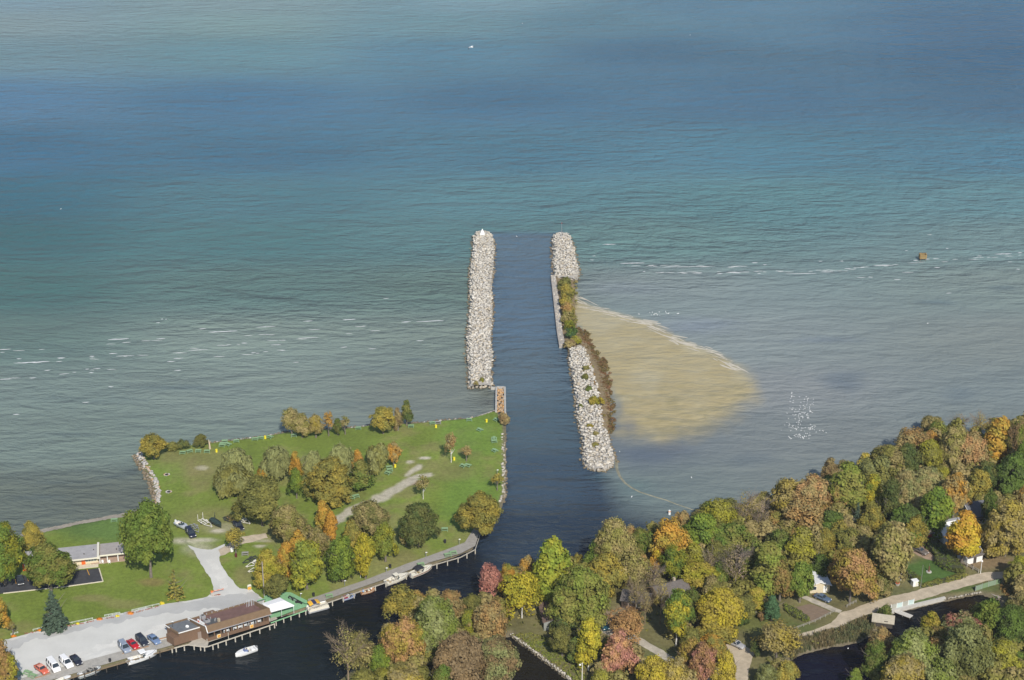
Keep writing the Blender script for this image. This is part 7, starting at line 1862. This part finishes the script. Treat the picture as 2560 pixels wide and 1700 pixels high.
# ---------------------------------------------------------------- boats
HULLW, HULLC = mat('hull_white', (.80, .80, .78), .3, .03, 1), mat('hull_cream', (.74, .70, .58), .35, .03, 1)
TEAL = mat('smoked_screen', (.04, .06, .07), .1)
def hull(t, L_, B, hm, free=.9, ck=(-.40, .08), floor=mat('boat_floor', (.66, .64, .58), .8), stripe=None, transom=.86):
    """hull with a raised bow, side decks and a sunken cockpit between the ck fractions"""
    xs_ = sorted(set([-.5, -.42, ck[0], -.1, ck[1], .15, .27, .37, .45, .5]))
    hb = lambda u: B / 2 * (transom + (1 - transom) * min(1, (u + .5) / .25)) * (1 if u < .05 else max(.03, (1 - ((u - .05) / .455) ** 2.1)))
    zg = lambda u: free * (.86 + .14 * ((u + .5)) + .22 * max(0, u) ** 1.2)
    secs = []
    for u in xs_:
        b, z = hb(u), zg(u)
        secs.append([(u * L_, -b, z), (u * L_, -b * .86, z * .35), (u * L_ * (.96 if u > .3 else 1), -b * .55, -.12), (u * L_ * (.95 if u > .3 else 1), 0, -.3), (u * L_ * (.96 if u > .3 else 1), b * .55, -.12), (u * L_, b * .86, z * .35), (u * L_, b, z)])
    h = MB()
    vs = [p for s in secs for p in s]
    h.add(vs, [(k * 7 + i, k * 7 + i + 1, k * 7 + 8 + i, k * 7 + 7 + i) for k in range(len(xs_) - 1) for i in range(6)] + [tuple(range(7))])
    ho = h.build('hull', hm, t)
    d, c = MB(), MB(); zf = .28
    for u0, u1 in zip(xs_[:-1], xs_[1:]):
        a0, a1, z0, z1 = hb(u0), hb(u1), zg(u0) - .01, zg(u1) - .01
        if ck[0] <= u0 and u1 <= ck[1]:
            for s in (-1, 1):
                d.add([(u0 * L_, s * a0, z0), (u1 * L_, s * a1, z1), (u1 * L_, s * (a1 - .2), z1), (u0 * L_, s * (a0 - .2), z0)], [(0, 1, 2, 3)])
                c.add([(u0 * L_, s * (a0 - .2), z0), (u1 * L_, s * (a1 - .2), z1), (u1 * L_, s * (a1 - .22), zf), (u0 * L_, s * (a0 - .22), zf)], [(0, 1, 2, 3)])
            c.add([(u0 * L_, -a0 + .22, zf), (u1 * L_, -a1 + .22, zf), (u1 * L_, a1 - .22, zf), (u0 * L_, a0 - .22, zf)], [(0, 1, 2, 3)])
            if u0 == ck[0]: c.add([(u0 * L_, -a0 + .2, z0), (u0 * L_, a0 - .2, z0), (u0 * L_, a0 - .22, zf), (u0 * L_, -a0 + .22, zf)], [(0, 1, 2, 3)])
            if u1 == ck[1]: c.add([(u1 * L_, -a1 + .2, z1), (u1 * L_, a1 - .2, z1), (u1 * L_, a1 - .22, zf), (u1 * L_, -a1 + .22, zf)], [(0, 1, 2, 3)])
        else:
            cz = .06 if u0 >= ck[1] else 0
            d.add([(u0 * L_, -a0, z0), (u1 * L_, -a1, z1), (u1 * L_, 0, z1 + cz), (u1 * L_, a1, z1), (u0 * L_, a0, z0), (u0 * L_, 0, z0 + cz)], [(0, 1, 2, 5), (5, 2, 3, 4)])
    d.build('deck', hm, t); c.build('cockpit', floor, t)
    if stripe:
        for s in (-1, 1):
            q = MB()
            for u0, u1 in zip(xs_[:-1], xs_[1:]):
                q.add([(u0 * L_, s * (hb(u0) + .012), zg(u0) * .82), (u1 * L_, s * (hb(u1) + .012), zg(u1) * .82), (u1 * L_, s * (hb(u1) * .97 + .012), zg(u1) * .62), (u0 * L_, s * (hb(u0) * .97 + .012), zg(u0) * .62)], [(0, 1, 2, 3)])
            q.build('stripe', stripe, ho)
    return hb, zg
def screen(t, x, b, z, h=.5, m=None):
    MB().add([(x + .35, -b * .45, z), (x + .35, b * .45, z), (x, b * .45, z + h), (x, -b * .45, z + h), (x - .5, -b * .85, z), (x - .65, -b * .82, z + h), (x - .5, b * .85, z), (x - .65, b * .82, z + h)],
             [(0, 1, 2, 3), (0, 3, 5, 4), (1, 6, 7, 2)]).build('windscreen', m or TEAL, t)
def seats(t, pts, m, s=.5):
    for x, y in pts:
        MB().box((x, y, .5), (s, s, .4)).box((x - s * .45, y, .85), (.12, s, .5)).build('seat', m, t)
def outboard(t, x, m=None):
    MB().box((x - .1, 0, .95), (.5, .4, .55), 0, .8).box((x - .12, 0, .2), (.18, .14, 1.3)).build('outboard', m or mat('outboard_grey', (.20, .20, .21), .4), t)
def bowrail(t, L_, hb, zg, u0=.1):
    r = MB(); us = [u0, .22, .32, .41, .47]
    for s in (-1, 1):
        pts = [Vector((u * L_, s * hb(u) * .92, zg(u) + .38)) for u in us]
        for a, c in zip(pts[:-1], pts[1:]): r.tube(a, c, .025, n=4)
        for p in pts: r.tube(p - Vector((0, 0, .4)), p, .02, n=4)
    r.build('bow_rail', CHROME, t)
def boat(name, label, stern, bow, B, z=0, group='boats moored along the river'):
    a, c = P(*stern, z), P(*bow, z); d = c - a
    return thing(name, label, 'boat', (a + c) / 2, math.atan2(d.y, d.x), group), d.length
def biminitop(t, x0, x1, b, z, cols):
    n = len(cols)
    for i, m in enumerate(cols):
        mb = MB(); ns = 5; A = []
        for k_ in range(ns):
            f = (i + k_ / (ns - 1)) / n; x = x0 + (x1 - x0) * f; zz = z + .35 * math.sin(math.pi * f)
            A += [(x, -b, zz), (x, -b * .5, zz + .1), (x, b * .5, zz + .1), (x, b, zz)]
        mb.add(A, [(k_ * 4 + j, k_ * 4 + j + 1, k_ * 4 + 5 + j, k_ * 4 + 4 + j) for k_ in range(ns - 1) for j in range(3)]); mb.build('bimini', m, t)
    fr_ = MB()
    for s in (-1, 1):
        for x in (x0 + .1, x1 - .1): fr_.tube(((x0 + x1) / 2, s * b, .9), (x, s * b, z), .03, n=5)
    fr_.build('bimini_frame', CHROME, t)
BLACKC = mat('black_canvas', (.018, .020, .028), .9)
t, L_ = boat('cabin_cruiser', 'large white cruiser moored at the wharf below the row of four cars', (324, 1659), (393, 1635), 2.9)
hb, zg = hull(t, L_, 2.8, HULLW, 1.15, (-.42, 0)); screen(t, .02 * L_, 1.25, 1.1, .55); seats(t, [(-.9, -.6), (-.9, .6)], HULLW); MB().box((-L_ * .38, 0, .6), (.6, 1.9, .5)).build('bench', HULLW, t)
MB().loft([[(-1.0, -1.0, 2.25), (.6, -.95, 2.25), (.6, .95, 2.25), (-1.0, 1.0, 2.25)], [(-.9, -.9, 2.36), (.5, -.85, 2.36), (.5, .85, 2.36), (-.9, .9, 2.36)]]).build('hardtop', HULLW, t)
tp = MB()
for x_, y_ in ((-.8, -.9), (-.8, .9), (.4, -.85), (.4, .85)): tp.tube((x_, y_, 1.0), (x_, y_, 2.3), .04)
tp.build('hardtop_frame', CHROME, t); outboard(t, -L_ * .5); bowrail(t, L_, hb, zg)
MB().box((-L_ * .53, 0, .35), (.8, 2.0, .1)).build('swim_platform', HULLW, t)
t, L_ = boat('runabout', 'white and grey open runabout moored at the wharf below the vans', (197, 1695), (253, 1675), 2.2)
hb, zg = hull(t, L_, 2.3, mat('hull_silver', (.62, .64, .62), .35), .95, (-.44, .34), mat('boat_floor_dark', (.22, .22, .22), .8), mat('stripe_grey', (.10, .12, .13), .4)); screen(t, .1 * L_, 1.05, .95, .4)
seats(t, [(-.2, -.5), (-.2, .5), (1.6, -.3), (1.6, .3)], mat('vinyl_black', (.03, .03, .03), .5)); MB().box((-L_ * .36, 0, .5), (.7, 1.5, .45)).build('bench', HULLW, t); outboard(t, -L_ * .5); bowrail(t, L_, hb, zg, .2)
t, L_ = boat('small_boat', 'white bow of a boat cut by the bottom photo edge at the wharf', (140, 1712), (178, 1697), 2)
hull(t, L_, 2.0, HULLW, .9); outboard(t, -L_ * .5)
t, L_ = boat('motor_boat', 'white motor boat under way in the dark river with its outboard running', (641, 1625), (589, 1643), 2.2, 0, 'boats under way')
hb, zg = hull(t, L_, 2.2, HULLW, 1.0, (-.42, .02)); screen(t, .05 * L_, 1.0, 1.0, .5, mat('blue_screen', (.12, .16, .30), .2)); outboard(t, -L_ * .5)
seats(t, [(-.2, -.5), (-.2, .5)], mat('vinyl_black', (0, 0, 0))); MB().box((-1.7, .1, .75), (1.0, 1.5, .5), 0, .85).build('aft_seat', HULLW, t)
person = MB().ball((-.1, .5, 1.0), (.22, .26, .36), 8, 6).ball((-.08, .5, 1.5), .14, 8, 6).tube((-.1, .5, 1.3), (-.08, .5, 1.42), .07); pt = thing('person', 'person in a pale shirt seated at the wheel of the moving white boat', 'person', t.location + Vector((0, 0, 0)), t.rotation_euler.z)
person.build('body', mat('pale_shirt', (.55, .58, .66), .9), pt)
MB().ball((-.1, .5, 1.57), (.15, .15, .1), 8, 5).build('hair', DARKW, pt)
t, L_ = boat('pontoon_boat', 'pontoon boat under a yellow and black bimini beside the green deck', (768, 1530), (821, 1516), 2.5)
for s in (-1, 1): MB().loft([[(x, s * .95 + r_ * math.cos(q), .15 + r_ * math.sin(q)) for q in [math.pi * 2 * j / 8 for j in range(8)]] for x, r_ in ((-L_ / 2, .3), (L_ * .38, .3), (L_ / 2, .06))]).build('pontoon', mat('pontoon_alloy', (.42, .43, .44), .35, metallic=.5), t)
MB().box((0, 0, .52), (L_ * .94, 2.5, .12)).build('deck', mat('boat_floor', (0, 0, 0)), t)
for s in (-1, 1): MB().box((0, s * 1.2, .88), (L_ * .9, .06, .6)).build('fence_panel', HULLC if s < 0 else HULLW, t)
MB().box((L_ * .44, 0, .88), (.06, 2.2, .6)).build('fence_panel', HULLC, t)
for x_, y_, l_ in ((L_ * .25, .85, 2.0), (L_ * .25, -.85, 2.0), (-L_ * .34, .6, 1.2), (-L_ * .34, -.8, 1.2)): MB().box((x_, y_, .75), (l_, .55, .45)).build('bench', HULLC, t)
YC = mat('yellow_canvas', (.74, .42, .04), .8)
biminitop(t, -L_ * .42, L_ * .08, 1.1, 2.2, [YC, mat('navy_canvas', (.03, .035, .09), .9), YC]); outboard(t, -L_ * .5)
t, L_ = boat('runabout', 'small blue runabout with a red cover at the boardwalk', (857, 1501), (889, 1491), 1.8)
hb, zg = hull(t, L_, 1.8, mat('hull_blue', (.16, .22, .38), .35), .8, (-.42, .1), stripe=HULLW); screen(t, .12 * L_, .85, .8, .35); MB().box((-L_ * .28, 0, .72), (L_ * .30, 1.45, .3), 0, .8).build('cover', mat('red_cover', (.25, .015, .025), .8), t); outboard(t, -L_ * .5); seats(t, [(.1, .4)], HULLW, .4)
t, L_ = boat('wooden_boat', 'varnished wooden launch with two people at the boardwalk', (902, 1486), (937, 1477), 1.9)
hull(t, L_, 1.9, mat('varnish', (.45, .22, .09), .35, .15, 3), .85, (-.42, .2), mat('wood_floor', (.22, .10, .05), .6), HULLC); seats(t, [(-.9, 0), (.3, 0)], HULLC, .55)
for i, (x_, c) in enumerate(((-1.3, (.25, .42, .70)), (1.0, (.72, .70, .66)))):
    pt = thing('person', ('person in a blue shirt sitting at the stern of the wooden launch', 'person in a white shirt sitting at the bow of the wooden launch')[i], 'person', t.location, t.rotation_euler.z)
    MB().ball((x_, 0, .85), (.24, .28, .4), 8, 6).ball((x_ + .3, .12, .58), (.38, .11, .11), 8, 5).ball((x_ + .3, -.12, .58), (.38, .11, .11), 8, 5).tube((x_, .25, 1.1), (x_ + .3, .3, .72), .07, .05).tube((x_, -.25, 1.1), (x_ + .3, -.3, .72), .07, .05).tube((x_, 0, 1.15), (x_, 0, 1.3), .07).ball((x_, 0, 1.4), .14, 8, 6).build('body', mat('shirt_%d' % i, c, .9), pt)
    MB().ball((x_ - .02, 0, 1.47), (.15, .15, .11), 8, 5).build('hair', DARKW, pt)
t, L_ = boat('cabin_cruiser', 'cream cruiser with a small hard top at the boardwalk', (965, 1463), (1020, 1441), 2.6)
hb, zg = hull(t, L_, 2.7, HULLC, 1.1, (-.42, .0)); screen(t, .03 * L_, 1.2, 1.05, .5); MB().box((-.3, 0, 2.1), (1.3, 1.5, .1)).build('hardtop', HULLC, t); tp = MB()
for x_, y_ in ((-.8, -.65), (-.8, .65), (.2, -.65), (.2, .65)): tp.tube((x_, y_, 1.0), (x_, y_, 2.1), .04)
tp.build('hardtop_frame', CHROME, t); seats(t, [(-1.0, -.6), (-1.0, .6)], HULLC); MB().box((-L_ * .36, 0, .6), (.7, 1.9, .45)).build('bench', mat('vinyl_tan', (.45, .34, .18), .6), t); bowrail(t, L_, hb, zg); outboard(t, -L_ * .5)
t, L_ = boat('cabin_cruiser', 'cream cruiser with a black bimini, farthest along the boardwalk', (1027, 1444), (1080, 1421), 2.6)
hb, zg = hull(t, L_, 2.7, HULLC, 1.1, (-.42, .0), stripe=mat('stripe_maroon', (.20, .02, .02), .5)); screen(t, .03 * L_, 1.2, 1.05, .5); biminitop(t, -2.0, .4, 1.1, 1.9, [BLACKC]); seats(t, [(-1.0, -.6), (-1.0, .6)], mat('vinyl_tan', (0, 0, 0))); MB().box((-L_ * .36, 0, .6), (.7, 1.9, .45)).build('bench', HULLC, t); bowrail(t, L_, hb, zg); outboard(t, -L_ * .5)
t, L_ = boat('trailered_boat', 'grey boat with a windscreen on a trailer beside the big maple', (443, 1311), (467, 1323), 2.0, GZ + .65, 'boats on the grass')
t.location.z = GZ + .65; hull(t, L_ * 1.25, 2.0, mat('hull_grey', (.45, .48, .52), .4), .9, (-.42, .05)); screen(t, .1 * L_, 1.0, .9, .5); outboard(t, -L_ * .62, HULLW); seats(t, [(-.5, -.4), (-.5, .4)], mat('vinyl_black', (0, 0, 0)), .45)
tr = trailer(455, 1318, 24, 12, 'low trailer carrying the grey boat beside the big maple', mat('trailer_grey', (0, 0, 0)), 5.2)
tr2 = trailer(541, 1311, 18, 15, 'dark trailer carrying a covered boat beside the white trailer', DKM, 5.6, 1)
t, L_ = boat('covered_boat', 'boat under a dark green cover on the dark trailer', (531, 1303), (551, 1316), 2.0, GZ + .65, 'boats on the grass')
t.location.z = GZ + .65; hull(t, 5.0, 1.9, mat('hull_darkgreen', (.02, .035, .03), .5), .8, (-.3, .0)); MB().loft([[(x, -w, .8), (x, 0, .8 + h_), (x, w, .8), (x, 0, .7)] for x, w, h_ in ((-2.4, .85, .3), (-.5, .95, .6), (1.2, .8, .35), (2.3, .1, .1))]).build('cover', mat('green_tarp', (.02, .04, .035), .8), t)
t, L_ = boat('boat_hull', 'white upturned boat hull at the photo edge under the lime-olive tree', (2537, 1681), (2572, 1706), 2, GZ, 'boats on the bank')
t.location.z = GZ + .55; t.rotation_euler.x = math.pi; hull(t, 5.0, 1.9, HULLW, .8, (-.4, .2))

# ---------------------------------------------------------------- park furniture
PG = mat('picnic_green', (.235, .37, .19), .7, .08, 3)
def picnic(loc, rz, label, m=PG, src=[None]):
    if src[0] and m is PG:
        return dup(src[0], loc, rz, label)
    t = thing('picnic_table', label, 'picnic table', loc, rz, 'green picnic tables' if m is PG else 'grey picnic tables')
    for k_ in range(3): MB().box((0, (k_ - 1) * .28, .75), (1.8, .26, .06)).build('top_plank', m, t)
    for s in (-1, 1):
        MB().box((0, s * .72, .46), (1.8, .28, .06)).build('bench', m, t)
        MB().bar((s * .8, -.75, 0), (s * .8, -.2, .72), .1, .1).bar((s * .8, .75, 0), (s * .8, .2, .72), .1, .1).bar((s * .8, -.85, .42), (s * .8, .85, .42), .09, .09).build('leg_frame', m, t)
    if m is PG: src[0] = t
    return t
PT = [(457, 1134, 0, 'first of four in a row near the corner tree'), (474, 1130.5, .5, 'tilted one in the row near the corner tree'), (496, 1130, 0, 'third in the row near the corner tree'), (518, 1131, 0, 'beside the pale dead trunk'),
      (562, 1106, .1, 'topmost of a huddle by the stone edge'), (557, 1112, .1, 'middle of a huddle by the stone edge'), (571, 1113.5, -.6, 'skewed one of a huddle by the stone edge'), (555, 1116, 0, 'lowest of a huddle by the stone edge'),
      (591, 1105, .15, 'alone between the huddle and the next group'), (637, 1100, .1, 'beside another at the yellow barrel'), (652, 1097.5, .1, 'touching the yellow barrel by the lake'), (675, 1095, -.5, 'past the yellow barrel by the lake'),
      (735, 1091, .1, 'under the first lakeshore tree'), (896, 1073, .1, 'between the two lakeshore clumps'), (1028, 1068, 0, 'next to the dark conifer'), (1081, 1060, .2, 'by the stones past the dark conifer'), (1173, 1052, .1, 'by the pale shore sand'),
      (1241, 1052, -.9, 'closest to the crib pier'), (1199.5, 1077, -.8, 'alone on the bright corner lawn'), (1235, 1099, 1.5, 'upper of two touching near the channel'), (1235.5, 1106, .2, 'lower of two touching near the channel'), (1237, 1129, -.9, 'below the touching pair near the channel'),
      (1158, 1167, -.7, 'left of the pair below the slender birch'), (1170, 1166, -.5, 'right of the pair below the slender birch'), (973, 1171, .3, 'top of three beside the grey-green willow'), (974.5, 1178, .2, 'middle of three beside the grey-green willow'), (970, 1185, -.6, 'bottom of three beside the grey-green willow'),
      (878, 1247, .4, 'near the yellow barrel below the olive oak'), (890, 1243, .4, 'past the yellow barrel below the olive oak'), (843, 1264, .1, 'alone beside the worn path'), (1112, 1326, 0, 'alone below the dark olive giant'), (286, 1303, .1, 'alone at the beach edge')]
for px, py, rz, lb in PT: picnic(P(px, py), rz, 'green picnic table ' + lb)
for px, py, rz, lb in ((823, 1493, .35, 'beside the pontoon boat'), (1052, 1414, .35, 'behind the cruiser with a black bimini'), (1119, 1390, .35, 'first of two at the bend'), (1133, 1384.5, .35, 'second of two at the bend')): picnic(P(px, py, DZ), rz, 'green picnic table on the boardwalk ' + lb)
for px, py, rz, lb in ((69, 1685, -.5, 'upper of two'), (82, 1693, -.5, 'lower of two'), (46, 1688, -.9, 'shaded third')): picnic(P(px, py) + Vector((0, 0, .03)), rz, 'green picnic table on the car park gravel, ' + lb)
GP = mat('picnic_grey', (.30, .29, .27), .8)
for px, py, lb in ((1095, 1059, 'beside a green one past the dark conifer'), (613, 1387, 'below the gravel drive fork')): picnic(P(px, py), .1, 'grey picnic table ' + lb, GP)
YEL = mat('barrel_yellow', (.78, .66, .03), .6); BLK = mat('barrel_black', (.02, .02, .022), .7)
def barrel(px, py, m, label, top=None):
    t = thing('litter_barrel', label, 'litter bin', P(px, py), 0, 'litter barrels')
    MB().tube((0, 0, 0), (0, 0, .85), .33, .33, 10).build('drum', m, t); MB().tube((0, 0, .85), (0, 0, .92), .36, .36, 10).build('rim', top or m, t)
for px, py, m, lb in ((541.5, 1130, YEL, 'yellow litter barrel beside the pale dead trunk'), (663, 1096.5, YEL, 'yellow litter barrel among lakeside picnic tables'), (988, 1168, YEL, 'yellow litter barrel near the three grouped tables'), (867, 1249, YEL, 'yellow litter barrel below the olive oak'), (1090, 1069, YEL, 'yellow litter barrel past the dark conifer'),
                      (1216.5, 1055, YEL, 'yellow litter barrel near the pale shore sand'), (1135.5, 1150, YEL, 'yellow litter barrel at the foot of the slender birch'), (784, 1490, BLK, 'black litter barrel near the pontoon boat'), (975.5, 1419, BLK, 'black litter barrel above the cream hard top cruiser'), (1112.5, 1357, BLK, 'black litter barrel below the alone picnic table'), (590, 1392, mat('barrel_maroon', (.10, .02, .02), .7), 'maroon barrel under the twin-trunked tree'), (275, 1655, BLK, 'black litter barrel on the wharf behind the cruiser')): barrel(px, py, m, lb)
for px, py, lb in ((417, 1187, 'fire pit ring of reddish stones on the lawn'), (422, 1230, 'fire pit ring of grey stones nearer the drive')):
    t = thing('fire_pit', lb, 'fire pit', P(px, py))
    for i in range(9):
        a = i * .698; o = link('stone', rock_mesh(i % 8, FIELD), t); o.location = (math.cos(a) * .75, math.sin(a) * .75, .12); o.scale = (.3, .3, .28)
    MB().tube((0, 0, 0), (0, 0, .06), .6, .6, 10).build('ash', BLK, t)
t = thing('dead_trunk', 'pale dead tree trunk standing at the lakeside lawn', 'tree trunk', P(525, 1122))
MB().tube((0, 0, -.1), (-.05, 0, 1.6), .34, .24, 8).tube((-.05, 0, 1.6), (-.2, 0, 3.1), .24, .1, 8).build('trunk', mat('bleached_wood', (.52, .42, .30), .9, .2, 3), t)
MB().tube((-.05, 0, 1.9), (.4, .1, 2.6), .09, .04, 6).build('stub', mat('bleached_wood', (0, 0, 0)), t)
t = thing('gas_tank', 'small white upright tank beside the drive fork', 'tank', P(580, 1380))
MB().tube((0, 0, .2), (0, 0, 1.1), .42, .42, 12).ball((0, 0, 1.1), (.42, .42, .25), 12, 6).build('shell', WHITE, t); MB().tube((0, 0, 0), (0, 0, .2), .3, .3, 10).build('base', DARKW, t)
t = thing('sandwich_board', 'yellow and white signboard beside the car park entrance lawn', 'sign', P(624, 1476), .4)
for s in (-1, 1): MB().box((s * .45, 0, .8), (.08, .08, 1.6)).build('post', WHITE, t)
MB().box((0, -.02, .65), (.95, .06, .75)).build('panel', YB, t); MB().box((0, -.02, 1.5), (.8, .06, .6)).build('panel', TRIMC, t); MB().box((0, -.06, .68), (.6, .03, .2)).build('print', mat('board_print', (0, 0, 0)), t)
t = thing('sign', 'yellow sign on white legs beneath the yellow tree', 'sign', P(905, 1444), .35)
for s in (-1, 1): MB().box((s * .4, 0, .9), (.1, .1, 1.8)).build('leg', WHITE, t)
MB().box((0, -.08, 1.5), (1.0, .06, .8)).build('panel', YB, t)
t = thing('barrier', 'orange and white barrier pole across the gravel drive', 'barrier', P(530, 1487), heading(530, 1487, 26, -6))
MB().box((0, 0, .4), (.7, .7, .8)).build('base', CONC, t); MB().box((0, 0, .95), (.5, .5, .4)).build('housing', mat('barrier_orange', (.75, .20, .06), .6), t)
for i in range(5): MB().bar((.2 + i * .6, 0, 1.0), (.8 + i * .6, 0, 1.0), .12, .14).build('arm_segment', mat('barrier_orange', (0, 0, 0)) if i % 2 == 0 else mat('arm_pink', (.78, .40, .30), .6), t)

# ---------------------------------------------------------------- gulls
GULL, GREYW, BLKW = mat('gull_white', (.82, .82, .80), .8), mat('gull_grey', (.45, .47, .50), .8), mat('gull_black', (.03, .03, .03), .8)
gm = MB().loft([[(x, w * math.cos(q), z_ + h_ * math.sin(q)) for q in [math.pi * 2 * j / 6 for j in range(6)]] for x, w, h_, z_ in ((-.30, .02, .02, .14), (-.15, .10, .07, .12), (.05, .13, .10, .10), (.18, .07, .07, .16), (.22, .06, .06, .26), (.30, .05, .05, .28), (.36, .012, .01, .26))]).mesh('gull_body', GULL)
def gull(px, py, label, s=.72):
    o = link('gull', gm); o.location = P(px, py, 0); o.rotation_euler = (0, 0, R.uniform(0, 6.28)); o.scale = (s, s, s)
    tag(o, label, 'gull', 'gulls floating on the shallows')
gb = [(1980, 1000, 6, 22, 10), (2015, 1015, 22, 16, 34), (2000, 1040, 24, 16, 42), (1985, 1068, 20, 12, 26), (2022, 1076, 28, 12, 30), (2000, 1093, 24, 8, 26)]
for cx, cy, rx, ry, n in gb:
    for i in range(n): gull(cx + R.gauss(0, .5) * rx * 1.2, cy + R.gauss(0, .5) * ry * 1.2, 'small white gull in the scattered flock floating on the shallows')
for i in range(16): gull(1655 + R.gauss(0, 22), 785 + R.gauss(0, 3.5), 'tiny white gull in the sparse line beside the sand bar', 1.0)
for px, py, lb in ((2319, 809, 'lone gull far out right of the sand bar'), (1729, 1195, 'lone gull inside the bay near the boom'), (1549, 1130, 'lone gull beside the inner jetty'), (1579, 1243, 'lone gull on the channel side of the boom'), (152, 523, 'lone gull far out on the open lake'), (1306, 59, 'lone gull at the top of the lake'), (1725, 88, 'lone gull on the far blue water'), (1292, 592, 'lone gull in the channel mouth'), (2120, 1622, 'lone gull on the dark pond')): gull(px, py, lb, 1.1)
q = P(1178, 118, 175.0)
fg = thing('gull_in_flight', 'gull gliding high over the lake with drooped dark tipped wings', 'gull', q, 2.6)
MB().loft([[(x, w * math.cos(a), h_ * math.sin(a)) for a in [math.pi * 2 * j / 8 for j in range(8)]] for x, w, h_ in ((-.34, .06, .015), (-.22, .05, .05), (0, .10, .09), (.16, .08, .08), (.26, .055, .055), (.34, .012, .012))]).build('body', GULL, fg, True)
for s in (-1, 1):
    w_ = MB().loft([[(.14 - .02 * i, s * y, z_ + .015), (-.12 + .03 * i, s * y, z_ + .01), (-.12 + .03 * i, s * y, z_ - .01), (.14 - .02 * i, s * y, z_ - .015)] for i, (y, z_) in enumerate(((.06, .04), (.35, .12), (.60, .02)))]).build('wing', GREYW if s > 0 else GULL, fg)
    MB().loft([[(.10, s * .60, .035), (-.06, s * .60, .03), (-.06, s * .60, .01), (.10, s * .60, .005)], [(-.02, s * .86, -.14), (-.08, s * .86, -.14), (-.08, s * .86, -.16), (-.02, s * .86, -.16)]]).build('wing_tip', BLKW, w_)
